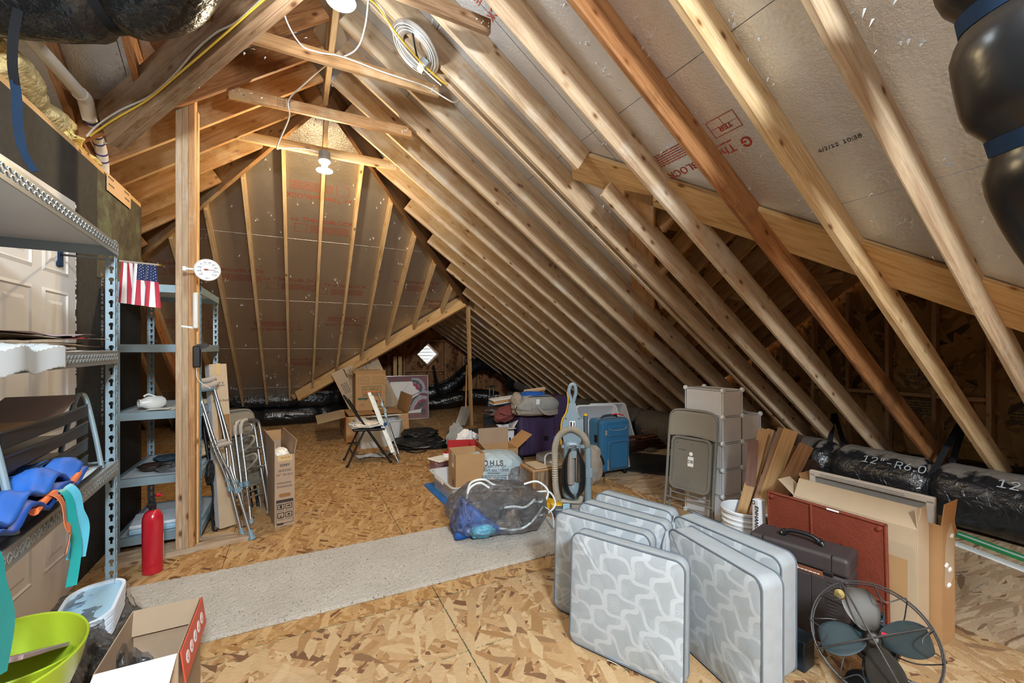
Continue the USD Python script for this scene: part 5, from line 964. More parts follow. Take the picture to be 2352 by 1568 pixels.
def crutch(lab, base, top, face):
    t = lean('crutch', lab, 'crutch', base, top, face); L = np.linalg.norm(np.array(top) - np.array(base)); s_ = []
    for sg in (-1, 1): t.add('side_tube', tube(smoothpath([(sg * .012, 0, .42), (sg * .018, 0, .52), (sg * .05, 0, .72), (sg * .062, 0, .9), (sg * .066, 0, L - .03)], 6), .011, 12), 'alu')
    t.add('lower_tube', cyl((0, 0, .04), (0, 0, .60), .0125, n=14), 'alu'); t.add('collar', cat(box(.05, .028, .05, (0, 0, .40), .006), box(.05, .028, .03, (0, 0, .47), .006)), 'rubber_blue')
    t.add('tip', mv(lathe([(0, 0), (.026, 0), (.028, .012), (.02, .03), (.018, .075), (0, .075)], 20), (0, 0, 0)), 'rubber_blue'); t.add('grip', mv(lathe([(0, -.062), (.016, -.062), (.019, -.03), (.019, .03), (.016, .062), (0, .062)], 16), (0, 0, .78), R=frame((0, 1, 0), z=(1, 0, 0))), 'foam_grey')
    t.add('armpit_pad', tube(smoothpath([(-.10, 0, L + .015), (-.06, 0, L - .002), (0, 0, L - .008), (.06, 0, L - .002), (.10, 0, L + .015)]), [.018] + [.026] * (len(smoothpath([(0, 0, 0)] * 5)) - 2) + [.018], 16), 'foam_grey'); t.add('pad_holder', box(.17, .03, .03, (0, 0, L - .03), .010), 'rubber_blue')
    t.add('hole', cat(*[cyl((sg * (.066 - .0 * k), -.0125, .70 + k * .045), (sg * .066, -.0115, .70 + k * .045), .0042, n=8) for sg in (-1, 1) for k in range(6)]), 'black_matte', kind='stuff')
crutch('aluminium crutch leaning by the post, its foot the nearer of the pair', (-.315, 3.93, .0), (-.66, 4.18, 1.20), (.75, -.66, 0)); crutch('aluminium crutch leaning by the post, its foot the further of the pair', (-.385, 4.0, .0), (-.685, 4.245, 1.24), (.75, -.66, 0))
def folded_chair(t, mats, sticker=False, W=.455, H=.96):
    tb, pan, seat = mats; w = W / 2 - .013
    U = smoothpath([(-w - .01, 0, 0), (-w, 0, .3), (-w, 0, H - .14), (-w + .02, 0, H - .04), (-w + .09, 0, H - .012), (0, 0, H - .008), (w - .09, 0, H - .012), (w - .02, 0, H - .04), (w, 0, H - .14), (w, 0, .3), (w + .01, 0, 0)], 6)
    t.add('front_frame', tube(U, .0125, 12), tb)
    wr_ = w - .028; t.add('rear_leg', cyl((-wr_, .034, 0), (-wr_, .030, .70), .011, n=12), tb); t.add('rear_leg', cyl((wr_, .034, 0), (wr_, .030, .70), .011, n=12), tb)
    for z in (.20, .27): t.add('cross_bar', cyl((-wr_, .032, z), (wr_, .032, z), .008, n=10), tb)
    t.add('cross_bar', cyl((-w, 0, .155), (w, 0, .155), .008, n=10), tb)
    xs = np.linspace(-w, w, 20); P = []
    for z in np.linspace(H - .235, H - .018, 10): P.append([(x, .012 * (1 - (x / w) ** 2) - .004, min(z, H - .02 - max(0, abs(x) - w + .08) ** 2 * 9) - .02 * (abs(x) / w) ** 2 * (z < H - .2)) for x in xs])
    t.add('backrest', grid(np.array(P), .008), pan, smooth=True)
    o = rrect(W - .085, .47, .06, 8); i = rrect(W - .125, .43, .045, 8); ring = Polygon(o).difference(Polygon(i))
    R = frame((1, 0, 0), z=(0, -1, 0))
    s_ = t.add('seat', mv(prism(Polygon(rrect(W - .10, .455, .055, 8)), .008), (0, .012, .48), R=R), seat, smooth=False); t.add('seat_rim', mv(prism(ring, .03), (0, .020, .48), R=R), tb, smooth=False, parent=s_)
    sc = [mv(lathe([(0, 0), (.006, 0), (.005, .002), (0, .002)], 10), (x, .004, z), R=R) for x in (-.13, 0, .13) for z in (.33, .48 + .17)]
    t.add('screw', cat(*sc), 'chrome', parent=s_, kind='stuff')
    for sg in (-1, 1): t.add('foot_cap', mv(lathe([(0, 0), (.015, 0), (.015, .03), (.0126, .035)], 12), (sg * (w + .01), 0, 0)), 'black_plastic')
    if sticker:
        t.add('sticker', mv(prism(rrect(.052, .085, .004), .0006), (.0, .0035, .50), R=R), 'paper', smooth=False, parent=s_); t.add('round_sticker', mv(lathe([(0, .0006), (.017, .0006), (.017, 0)], 20), (.0, .0035, .568), R=R), 'print_white', smooth=False, parent=s_); t.add('monogram', mv(centred(text('DB', .026, .0004, True)), (0, .0028, .50), R=R), 'print_dark', smooth=False, parent=s_)
        t.add('pencil_note', mv(text('mcKenzie', .012, .0003), (-.12, .0035, .59), R=R @ np.eye(3)), 'print_dark', smooth=False, parent=s_, kind='stuff')
BLK = ('black_steel', 'black_plastic', 'black_plastic'); BEI = ('chair_tube', 'chair_beige', 'chair_seat')
t = lean('folding_chair', 'black folding chair folded flat, wedged between the tall carton and the beige one', 'chair', (-.47, 4.56, 0), (-.61, 4.70, .95), (.78, -.62, 0)); folded_chair(t, BLK)
t = lean('folding_chair', 'beige folding chair folded flat, leaning beside the crutches', 'chair', (-.385, 4.48, 0), (-.52, 4.62, .95), (.80, -.60, 0)); folded_chair(t, BEI)
t = lean('walking_frame', 'folded aluminium walking frame with curved grips, leaning next to the television carton', 'walking frame', (-.285, 4.36, 0), (-.41, 4.56, .88), (.86, -.50, 0))
for k, y in enumerate((-.02, .03)):
    U = smoothpath([(-.16, y, .0), (-.14, y, .4), (-.13, y, .80), (-.09, y, .87), (0, y, .88), (.09, y, .87), (.13, y, .80), (.14, y, .4), (.16, y, 0)], 7)
    t.add('frame_tube', tube(U, .0135, 12), 'alu'); t.add('hand_grip', tube(smoothpath([(-.132, y, .76), (-.125, y, .83), (-.09, y, .868), (-.04, y, .88)]), .018, 12), 'foam_grey')
    for x in (-.155, .155): t.add('leg_extension', cyl((x, y, .01), (x, y, .30), .0115, n=12), 'chrome'); t.add('rubber_foot', mv(lathe([(0, 0), (.02, 0), (.02, .02), (.014, .05), (0, .05)], 16), (x, y, 0)), 'rubber_grey')
    t.add('height_collar', box(.036, .036, .05, (-.15, y, .33), .008), 'rubber_blue')
for k, (z, mt) in enumerate(((.76, 'alu'), (.66, 'chair_beige'), (.50, 'chair_beige'))): t.add('side_loop', tube(smoothpath([(-.13, -.03, z - .05), (-.14, -.10, z - .01), (-.13, -.13, z + .03), (-.13, -.11, z + .065), (-.12, -.03, z + .06)], 6), .010, 10), mt)
t.add('cross_brace', cyl((-.13, 0, .45), (.13, 0, .45), .010), 'alu'); t.add('cross_brace', cyl((-.135, .0, .62), (.135, 0, .62), .010), 'alu')
def carton(t, w, d, h, mat='kraft', wall=.005, inside='kraft_in', flaps=(), open_top=True, floor=True):
    """open carton: x width, y depth, z height, corner at -w/2, -d/2; flaps: (side, length, angle from upright outwards)"""
    for nm, a, b in (('front', (-w / 2, -d / 2, 0), (w / 2, -d / 2 + wall, h)), ('back', (-w / 2, d / 2 - wall, 0), (w / 2, d / 2, h)), ('left', (-w / 2, -d / 2 + wall, 0), (-w / 2 + wall, d / 2 - wall, h)), ('right', (w / 2 - wall, -d / 2 + wall, 0), (w / 2, d / 2 - wall, h))):
        t.add('side', box2(a, b, .001), mat, smooth=False)
    if floor: t.add('bottom', box2((-w / 2 + wall, -d / 2 + wall, 0), (w / 2 - wall, d / 2 - wall, wall), .001), inside, smooth=False)
    if not open_top: t.add('lid', box2((-w / 2, -d / 2, h), (w / 2, d / 2, h + wall), .001), mat, smooth=False)
    for side, L, a, mt in flaps:
        W_ = w if side in ('front', 'back') else d
        m = box2((-W_ / 2 + .003, -wall / 2, 0), (W_ / 2 - .003, wall / 2, L), .001)
        ang, o = {'front': (0, (0, -d / 2 + wall / 2, h)), 'back': (math.pi, (0, d / 2 - wall / 2, h)), 'left': (-math.pi / 2, (-w / 2 + wall / 2, 0, h)), 'right': (math.pi / 2, (w / 2 - wall / 2, 0, h))}[side]
        t.add('flap', mv(mv(m, R=rx(a)), o, R=rz(ang)), mt, smooth=False)
t = Thing('television_carton', 'narrow upright kraft television carton with open top beside the walking frame', 'box', loc=(-.155, 4.46, 0), R=rz(.17)); tvw, tvd, tvh = .152, .72, .60
carton(t, tvw, tvd, tvh, 'kraft_grey', flaps=(('left', .12, .02, 'kraft_grey'), ('right', .12, .16, 'kraft_grey'), ('back', .10, -.05, 'kraft')))
yb = -tvd / 2 - .0012; FR = frame((1, 0, 0), z=(0, -1, 0))
t.add('lettering', mv(centred(text('SONY', .020, .0006, True)), (0, yb, .515), R=FR), 'print_dark', smooth=False); t.add('lettering', mv(centred(text('W830K', .020, .0006)), (0, yb, .470), R=FR), 'print_dark', smooth=False); t.add('lettering', mv(centred(text('32"  80.0cm', .016, .0006)), (0, yb, .435), R=FR), 'print_dark', smooth=False)
t.add('small_print', mv(cat(mv(lines(2, .11, .009, .003, 3), (0, .03, 0)), mv(lines(2, .12, .009, .003, 5), (0, 0, 0))), (-.06, yb, .34), R=FR), 'print_dark', smooth=False, kind='stuff')
t.add('hand_hole', mv(prism(rrect(.09, .030, .014), .0008), (0, yb, .262), R=FR), 'kraft_dark', smooth=False)
t.add('icon_panel', mv(cat(prism(Polygon(rrect(.13, .20, .004)).difference(Polygon(rrect(.124, .192, .003))), .0006), mv(prism(rrect(.124, .022, .002), .0007), (0, .086, 0)), *[mv(prism(Polygon(rrect(.052, .045, .003)).difference(Polygon(rrect(.040, .033, .003))), .0008), (x, z, 0)) for x in (-.03, .03) for z in (.042, -.030)], *[mv(centred(text('X', .026, .0008, True)), (-.03, -.042, 0)), mv(box(.02, .016, .001, b=.0003), (.03, -.030, 0)), mv(box(.02, .024, .001, b=.0003), (-.03, .042, 0)), mv(box(.026, .012, .001, b=.0003), (.03, .042, 0))], mv(lines(2, .05, .007, .002, 9), (-.055, .010, 0)), mv(lines(2, .05, .007, .002, 19), (.005, .010, 0)), mv(lines(2, .05, .007, .002, 29), (-.055, -.062, 0)), mv(lines(2, .05, .007, .002, 39), (.005, -.062, 0))), (0, yb, .125), R=FR), 'print_dark', smooth=False, kind='stuff')
t.add('eco_mark', mv(cat(prism(Polygon(rrect(.05, .016, .002)), .0006), ), (-.035, yb, .022), R=FR), 'print_dark', smooth=False); t.add('tape', box(.11, .002, .05, (0, -tvd / 2 - .0002, .575), .0006), 'tape', smooth=False)
t.add('date_code', mv(text('25 04 20', .012, .0005), (-.03, yb - .0016, .573), R=FR), 'print_faded', smooth=False)
t = Thing('packing_foam', 'crumpled white packing sheet stuffed in the top of the television carton', 'packaging', loc=(-.13, 4.32, .50), R=rz(.17)); t.add('sheet', mv(blob((.065, .13, .06), .3, 2.5, 4, 2), (0, 0, .06)), 'paper', smooth=True)
t = Thing('plastic_wrap', 'clear crumpled wrap on the floor behind the walking frame', 'packaging', loc=(-.24, 4.95, 0)); t.add('film', mv(blob((.10, .12, .10), .35, 3, 4, 6), (0, 0, .10)), 'bag_film', smooth=True)
# foreground at the lower left: open carton, bowls, trays, film
t = Thing('foreground_carton', 'open kraft carton with a red side flap in the bottom left foreground', 'box', loc=(-.505, 2.14, 0)); bw, bd, bh = .235, .40, .39
carton(t, bw, bd, bh, 'kraft_grey', flaps=(('left', .10, 2.9, 'kraft_in'), ('front', .13, 1.85, 'white_card'), ('back', .10, -2.9, 'kraft_in')), wall=.004)
fm = mv(box2((-.0025, -bd / 2 + .004, -.12), (.0025, bd / 2 - .004, 0), .001), (bw / 2 + .006, 0, bh), R=ry(-0.12)); t.add('red_flap', fm, 'box_red', smooth=False)
for k in range(5):
    dz_ = -.060; y = -.13 + .065 * k; c = np.array([bw / 2 + .0095, y, bh + dz_]) + np.array([.0065, 0, 0]); R = frame((0, 1, 0), z=(1, 0, .12))
    ck = t.add('check_disc', mv(lathe([(0, .0012), (.023, .0012), (.023, 0)], 20), c, R=R), 'print_white', smooth=False); t.add('check_mark', mv(cat(mv(box(.004, .014, .0006, b=.0002), (-.006, -.004, .0015), R=rz(.7)), mv(box(.004, .026, .0006, b=.0002), (.004, .002, .0015), R=rz(-.5))), c, R=R), 'box_red', smooth=False, parent=ck)
t = Thing('lime_bowl', 'large lime green plastic bowl in the bottom left corner', 'bowl', loc=on1(.90, -.05, .44), R=rx(.12)); t.add('bowl', lathe([(0, .004), (.08, .004), (.12, .06), (.155, .14), (.175, .215), (.179, .218), (.181, .213), (.16, .135), (.125, .05), (.085, -.001), (0, -.001)], 48), 'lime')
t = Thing('lime_bowl', 'smaller lime green bowl nested inside the large one', 'bowl', loc=on1(.92, -.05, .48), R=rx(-.2)); t.add('bowl', lathe([(0, .004), (.05, .004), (.10, .05), (.135, .13), (.138, .132), (.140, .128), (.105, .045), (.055, -.001), (0, -.001)], 40), 'lime')
t = Thing('grey_panel', 'flat grey-brown panel with a small red mark leaning over the lime bowls', 'panel', loc=on1(.98, -.02, .56), R=ry(-.45) @ R1); t.add('panel', box(.40, .16, .012, (0, 0, .10), .002), 'paper_mauve', smooth=False); t.add('red_mark', mv(prism([(0, 0), (.05, .012), (.012, .022)], .001), (-.08, -.03, .1062)), 'box_red', smooth=False)
for k in range(4):
    t = Thing('foam_tray', ('pale blue foam tray, topmost of its stack beside the lime bowl', 'white foam tray, second from the top of the stack beside the lime bowl', 'white foam tray, third from the top of the stack beside the lime bowl', 'white foam tray at the bottom of the stack beside the lime bowl')[3 - k], 'tray', loc=on1(.20 - .008 * k, -.05, .335 + .024 * k), R=ry(.10) @ rx(.10) @ R1, group=None)
    P = rrect(.32, .20, .075, 8); Q = Polygon(P); t.add('rim', prism(Q.difference(Polygon(rrect(.296, .176, .066, 8))), .018), 'tray_white', smooth=False); t.add('base', prism(Polygon(rrect(.298, .178, .066, 8)), .005), 'tray_white' if k < 3 else 'tray_blue', smooth=False)
t = Thing('film_heap', 'heap of crumpled dark plastic film spilling off the lowest shelf to the floor', 'plastic film', loc=on1(.40, .06, 0), R=R1)
u = np.linspace(0, 1, 90); w = np.linspace(0, 1, 60); U, W = np.meshgrid(u, w, indexing='ij'); X = -.42 + .85 * U
prof_y = -.25 + .36 * W; prof_z = .40 - .02 * W - np.maximum(W - .55, 0) * .60; P = np.stack([X, prof_y, np.maximum(prof_z, .01)], -1); q = P * 7; nz = meshkit.fbm(q, 5, 4)[..., None] - .5; nr = np.abs(meshkit.fbm(q * 1.3 + 9, 4, 8)[..., None] - .5)
P = P + np.array([.04, .10, .10]) * nz - np.array([0, .05, .10]) * nr; P[..., 2] = np.maximum(P[..., 2], .004 + .02 * U); t.add('film', grid(P, .003), 'foil_brown', smooth=True)
P2 = P + np.array([0, .012, .018]) + .05 * (meshkit.fbm(q * 1.1 + 21, 4, 14)[..., None] - .45) * np.array([.3, .6, 1]); P2[..., 2] = np.maximum(P2[..., 2], .012)
t.add('clear_film', grid(P2, 0), 'clear_film', smooth=True)
# ---------------------------------------------------------------- middle: cartons, chair, picture, shovel
FRN = frame((1, 0, 0), z=(0, -1, 0))            # text on a face that looks towards -y
FLX = frame((0, -1, 0), z=(-1, 0, 0))           # text on a face that looks towards -x
t = Thing('moving_carton', 'big kraft moving carton with open flaps under the printed carton', 'box', loc=(1.185, 7.72, 0))
carton(t, .99, .92, .41, 'kraft', flaps=(('left', .42, 1.75, 'kraft_light'), ('right', .30, .25, 'kraft_orange'), ('front', .40, 2.9, 'kraft'), ('back', .4, 2.6, 'kraft')))
for x in (-.40, .02): t.add('top_flap', box(.45, .80, .005, (x + .18, 0, .418), .001), 'kraft', smooth=False)
q = Polygon(rrect(.42, .17, .085, 10)).difference(Polygon(rrect(.39, .14, .07, 10)))
t.add('logo', mv(cat(prism(q, .001), mv(centred(text('SOLO', .075, .001, True)), (0, 0, 0))), (.03, -.4625, .27), R=FRN), 'print_dark', smooth=False, kind='stuff'); t.add('small_print', mv(lines(2, .2, .022, .008, 4), (.0, -.4625, .385), R=FRN), 'print_dark', smooth=False, kind='stuff')
t.add('side_slot', box(.002, .30, .10, (-.4965, -.05, .22), .0005), 'kraft_dark', smooth=False)
t = Thing('printed_carton', 'upright kraft carton printed with a green and orange U-HAUL badge, on the big carton', 'box', loc=(1.145, 7.98, .425)); uw, ud, uh = .50, .40, .635
carton(t, uw, ud, uh, 'kraft', flaps=(('front', .06, .3, 'kraft'), ('back', .18, 1.3, 'kraft'), ('left', .1, 1.2, 'kraft_dark')))
yb = -ud / 2 - .0006
def rect_ring(w, h, b, r=.004): return prism(Polygon(rrect(w, h, r)).difference(Polygon(rrect(w - 2 * b, h - 2 * b, max(r - b, .001)))), .001)
t.add('badge_frame', mv(rect_ring(.32, .12, .008, .018), (.02, yb, .355), R=FRN), 'uhaul_green', smooth=False); t.add('lettering', mv(centred(text('U-HAUL', .048, .001, True)), (.02, yb, .368), R=FRN), 'uhaul_green', smooth=False); t.add('orange_bar', mv(box(.27, .018, .001, b=.0003), (.02, yb, .317), R=FRN), 'uhaul_orange', smooth=False)
for x in (-.12, .13): t.add('form_box', mv(cat(rect_ring(.18, .12, .003), *[mv(box(.14, .002, .001, b=.0003), (0, z, 0)) for z in (.025, 0, -.025)]), (x, yb, .52), R=FRN), 'uhaul_green', smooth=False, kind='stuff')
t.add('slogan', mv(lines(2, .31, .026, .010, 3), (-.135, yb, .278), R=FRN), 'print_dark', smooth=False, kind='stuff'); t.add('speech_banner', mv(cat(prism(rrect(.17, .038, .006), .001), mv(prism([(0, 0), (.02, 0), (-.01, -.035)], .001), (.04, -.015, 0))), (-.13, yb, .205), R=FRN), 'uhaul_green', smooth=False)
t.add('lamp_drawing', mv(cat(rect_ring(.03, .045, .003, .012), *[mv(box(.04, .002, .001, b=.0003), (.04 * math.cos(a), .04 * math.sin(a), 0), R=rz(a)) for a in np.linspace(0, math.pi, 7)]), (-.14, yb, .085), R=FRN), 'print_dark', smooth=False, kind='stuff')
t.add('leaf_drawing', mv(cat(*[mv(prism(rrect(.04, .026, .012), .001), (x, z, 0)) for x, z in ((-.04, .05), (-.02, .075), (-.055, .085), (.07, .03), (.06, .06), (.09, .05))], mv(box(.19, .018, .001, b=.0003), (.03, -.03, 0)), rect_ring(.06, .08, .004)), (.12, yb, .08), R=FRN), 'uhaul_green', smooth=False, kind='stuff'); t.add('sun_drawing', mv(prism(rrect(.05, .05, .024), .0012), (.145, yb, .145), R=FRN), 'uhaul_orange', smooth=False)
A, B, C = np.array([.55, 8.42, 1.045]), np.array([1.33, 8.42, 1.40]), np.array([1.80, 8.42, .72])
ex = nrm(B - A); R = frame(ex, z=(0, -1, 0)); W_, H_ = np.linalg.norm(B - A), abs((C - B) @ R[1])
t = Thing('flat_carton', 'flattened kraft carton tilted up behind the printed U-HAUL carton', 'box', loc=A, R=R)
t.add('panel', box(W_, .54, .010, (W_ / 2, -.27, 0), .002), 'kraft_light', smooth=False); t.add('panel', box(W_ - .004, .52, .010, (W_ / 2, -.81, 0), .002), 'kraft_light', smooth=False); t.add('back_sheet', box(W_, 1.06, .008, (W_ / 2, -.54, -.012), .002), 'kraft', smooth=False)
Rq = rz(-math.pi / 2); zf = .0055
def onf(m, x, y): return mv(m, (x, y, zf), R=Rq)
t.add('lettering', onf(cat(text('SAVE', .040, .001, True), mv(lines(2, .16, .03, .011, 5), (0, -.03, 0))), .36, -.06), 'uhaul_green', smooth=False, kind='stuff'); t.add('badge', onf(cat(rect_ring(.24, .09, .006, .014), mv(centred(text('U-HAUL', .034, .001, True)), (0, .008, 0))), .50, -.17), 'uhaul_green', smooth=False, kind='stuff'); t.add('orange_bar', onf(box(.18, .014, .001, b=.0003), .475, -.17), 'uhaul_orange', smooth=False)
t.add('small_print', cat(onf(lines(4, .2, .03, .010, 7), .16, -.25), onf(lines(2, .10, .03, .010, 8), .70, -.04), onf(lines(1, .26, .03, .010, 9), .60, -.1), onf(box(.014 * 12, .02, .001, b=.0003), .22, -.1)), 'print_dark', smooth=False, kind='stuff'); t.add('form_box', onf(rect_ring(.30, .045, .004), .70, -.62), 'print_dark', smooth=False)
# framed picture of an agate slice (plain generic abstract)
A0 = np.array([1.62, 9.12, .0]); t = Thing('framed_picture', 'large framed abstract print of a grey and pink agate slice, leaning by the cartons', 'picture', loc=A0, R=frame((.91, -.06, 0), z=(0.0, -1, .12)) )
pw, ph = .92, .93
for nm, m in (('frame_side', box(.018, ph, .03, (.009, ph / 2, 0), .003)), ('frame_side', box(.018, ph, .03, (pw - .009, ph / 2, 0), .003)), ('frame_side', box(pw, .018, .03, (pw / 2, .009, 0), .003)), ('frame_side', box(pw, .018, .03, (pw / 2, ph - .009, 0), .003))): t.add(nm, m, 'silver_frame', smooth=False)
t.add('mount', box(pw - .03, ph - .03, .008, (pw / 2, ph / 2, 0), .001), 'mat_mauve', smooth=False); t.add('print_sheet', box(pw - .28, ph - .26, .003, (pw / 2 - .02, ph / 2 - .0, .0055), .0005), 'paper', smooth=False)
def band(cx, cy, r0, r1, a0, a1, z, seed):
    a = np.linspace(a0, a1, 40); w = lambda k: 1 + .10 * (meshkit.fbm(np.column_stack([a * 2, a * 0 + k, a * 0]), 3, seed) - .5) * 2
    o = np.column_stack([cx + r1 * w(1) * np.cos(a), cy + r1 * w(1) * np.sin(a)]); i = np.column_stack([cx + r0 * w(5) * np.cos(a), cy + r0 * w(5) * np.sin(a)])[::-1]
    return mv(prism(Polygon(np.vstack([o, i])).buffer(0), .0008), (0, 0, z))
for k, (r0, r1, mt) in enumerate(((.05, .15, 'agate_grey'), (.15, .19, 'pink_dye'), (.19, .27, 'agate_light'), (.27, .31, 'agate_grey'), (.31, .33, 'pink_dye'), (.33, .37, 'agate_light'))):
    t.add('agate_band', band(.80, .22, r0, r1, 1.2, 3.3, .0075, k), mt, smooth=False); 
for k, (r0, r1, mt) in enumerate(((.03, .11, 'pink_dye'), (.11, .17, 'agate_grey'), (.17, .22, 'agate_light'))): t.add('agate_band', band(.62, .66, r0, r1, -.6, 1.9, .0078, k + 11), mt, smooth=False)
t.add('agate_spot', mv(prism(rrect(.10, .13, .045), .0008), (.80, .14, .008)), 'agate_grey', smooth=False); t.add('agate_spot', mv(prism(rrect(.09, .10, .04), .0008), (.16, .42, .008)), 'uhaul_green', smooth=False)
t.add('loose_string', tube(smoothpath([(.38, .62, .012), (.46, .70, .02), (.50, .84, .016)]), .002, 5), 'rope_tan')
# storage tub behind the black chair
def tub(t, w, d, h, mat, wall=.006, taper=.88, lid=None, rim=.018):
    o0, o1 = rrect(w * taper, d * taper, .05, 6), rrect(w, d, .06, 6); n = len(o0); rings = []
    for pts, z in ((o0 * .97, 0), (o0, .012), (o0 + (o1 - o0) * .95, h * .95), (o1, h * .955), (o1 + np.sign(o1) * rim, h * .96), (o1 + np.sign(o1) * rim, h), (o1 - np.sign(o1) * wall, h), (o0 - np.sign(o0) * wall, .014)): rings.append(np.column_stack([pts, np.full(n, z)]))
    v = np.vstack(rings); f = []; i = np.arange(n); j = (i + 1) % n
    for k in range(len(rings) - 1): f += [np.stack([k * n + i, k * n + j, (k + 1) * n + j], 1), np.stack([k * n + i, (k + 1) * n + j, (k + 1) * n + i], 1)]
    b = t.add('body', (v, np.vstack(f)), mat, smooth=30); t.add('base', prism(Polygon(o0), .012), mat, smooth=False)
    for sx in (-1, 1): t.add('handle', rbox(.02, d * .35, .03, .009, (sx * (w / 2 + rim), 0, h * .9)), mat)
    if lid: t.add('lid', mv(cat(prism(Polygon(rrect(w + 2 * rim + .01, d + 2 * rim + .01, .065, 6)), .012), mv(prism(Polygon(rrect(w - .06, d - .06, .05, 6)), .012), (0, 0, .01))), (0, 0, h)), lid, smooth=False)
t = Thing('storage_tub', 'cloudy clear storage tub behind the black folding chair', 'storage tub', loc=(1.13, 6.92, 0), R=rz(.05)); tub(t, .66, .42, .40, 'tub_plastic'); t.add('loose_lid', mv(box(.52, .22, .012, b=.004), (.10, .10, .43), R=rx(-.12)), 'trim_white', smooth=False)
t = Thing('linen_pile', 'pale and tan linens folded inside the clear tub behind the chair', 'linen', loc=(1.13, 6.92, .016)); t.add('fold', mv(blob((.24, .14, .12), .12, 2, 4, 3, sq=.7), (0, 0, .13)), 'fabric_beige', smooth=True)
# open black folding chair, side on, facing +x
t = Thing('folding_chair', 'open black folding chair with clothes on its seat, standing before the clear tub', 'chair', loc=(.83, 5.95, 0)); B_ = 'black_steel'
for y in (-.21, .21):
    t.add('front_leg', tube(smoothpath([(.27, y, 0), (.10, y, .27), (-.08, y, .55), (-.25, y, .83), (-.27, y * .96, .865)]), .0125, 12), B_); t.add('rear_leg', tube(smoothpath([(-.27, y * .93, 0), (-.17, y * .93, .22), (-.06, y * .93, .45)]), .0125, 12), B_)
    for x in (.27, -.27): t.add('foot_cap', cyl((x, y * (1 if x > 0 else .93), 0), (x * .985, y * (1 if x > 0 else .93), .03), .016), 'black_plastic')
t.add('cross_bar', cyl((.13, -.21, .22), (.13, .21, .22), .008), B_); t.add('cross_bar', cyl((-.2, -.195, .16), (-.2, .195, .16), .008), B_); t.add('cross_bar', cyl((-.155, -.195, .25), (-.155, .195, .25), .008), B_)
xs = np.linspace(-.21, .21, 16); P = np.array([[(-.15 - .1 * k / 9 - .03 * (1 - (y / .21) ** 2), y, .69 + .17 * k / 9) for y in xs] for k in range(10)]); t.add('backrest', grid(P, .006), 'black_plastic', smooth=True)
t.add('seat', mv(rbox(.40, .40, .035, .016), (-.0, 0, .452), R=ry(.04)), 'black_plastic')
for i, (nm, lab, mt, c, rd, sd) in enumerate((('shirt', 'white shirt heaped on the seat of the black folding chair', 'fabric_white', (.80, 5.88, .505), (.19, .17, .035), 4), ('garment', 'blue garment folded under the white shirt on the black chair', 'fabric_blue', (.93, 5.93, .49), (.13, .15, .018), 7), ('garment', 'pinkish garment at the bottom of the clothes on the black chair', 'mat_mauve', (.94, 5.96, .478), (.13, .14, .010), 9))):
    t = Thing(nm, lab, 'clothing', loc=c); t.add('fold', blob(rd, .45, 2.6, 4, sd, sq=.75), mt, smooth=True)
# dismantled rack leaning on the chair
t = Thing('rack_parts', 'bundle of white rails and steel tubes with pale blue joints leaning on the black chair', 'rack parts', loc=(1.17, 5.72, 0)); o = t.loc
def lb_(a, b): return np.array(a) - o, np.array(b) - o
for a, b, w in (((1.10, 5.62, .16), (.86, 6.0, .91), .045), ((1.15, 5.75, .10), (.90, 6.02, .86), .04)):
    a, b = lb_(a, b); L = np.linalg.norm(b - a); R = frame(b - a, z=(0, -1, .5)); m = t.add('rail', box(L, w, .012, (L / 2, 0, 0), .003), 'trim_white', smooth=False, R=R, t=a)
    t.add('hole', cat(*[mv(lathe([(0, 0), (.006, 0), (.006, .001), (0, .001)], 8), (x, 0, .0062)) for x in np.linspace(.05, L - .05, 7)]), 'print_grey', R=R, t=a, kind='stuff')
for k, (a, b) in enumerate((((1.19, 5.69, .0), (.93, 6.05, .72)), ((1.17, 5.74, .20), (1.0, 6.1, .88)), ((1.21, 5.78, .10), (1.04, 6.1, .80)))):
    a, b = lb_(a, b); t.add('tube', cyl(a, b, .011, n=12), 'alu'); d_ = b - a
    for s in ((.55, .75) if k else ()): t.add('joint', cyl(a + d_ * s, a + d_ * (s + .07), .017, n=12), 'tray_blue')
t.add('end_cap', cyl(lb_((1.19, 5.69, 0), (0, 0, 0))[0], lb_((1.18, 5.70, .03), (0, 0, 0))[0], .014), 'rubber_grey')
# black bags on the floor
t = Thing('garment_bag', 'black shiny garment bags heaped on the floor beside the clear tub', 'bag', loc=(1.70, 6.45, 0))
for k, (c, rd, sd) in enumerate((((-.05, .0, .09), (.36, .30, .08), 2), ((.0, .12, .19), (.27, .22, .07), 5), ((.14, -.12, .06), (.26, .16, .055), 8))): t.add('fold', mv(blob(rd, .30, 2.6, 4, sd, sq=.8), c), 'fabric_black', smooth=True)
t.add('zip_strip', tube(smoothpath([(-.2, -.26, .07), (.0, -.28, .06), (.15, -.24, .10), (.30, -.18, .11)]), .010, 8), 'print_grey'); t.add('strap', ribbon(smoothpath([(-.30, -.25, .03), (-.2, -.36, .008), (-.05, -.33, .01), (0, -.28, .04)]), .02, .003, (0, 0, 1)), 'fabric_black')
t = Thing('paper_litter', 'white and green papers lying on the floor under the black chair', 'paper', loc=(.85, 6.18, 0)); 
for k, (x, y, mt, a) in enumerate(((0, 0, 'paper', .2), (.17, -.02, 'paper', -.3), (.27, .05, 'mat_sage', .5))):
    if 'mat_sage' not in M: pm('mat_sage', 'a8aa94', .7)
    U, W = np.meshgrid(np.linspace(-.12, .12, 12), np.linspace(-.09, .09, 10), indexing='ij'); Z = .004 + .03 * meshkit.fbm(np.stack([U * 9 + k, W * 9, 0 * U], -1), 2, k); t.add('sheet', mv(grid(np.stack([U, W, Z], -1), .002), (x, y, .003 * k), R=rz(a)), mt, smooth=True)
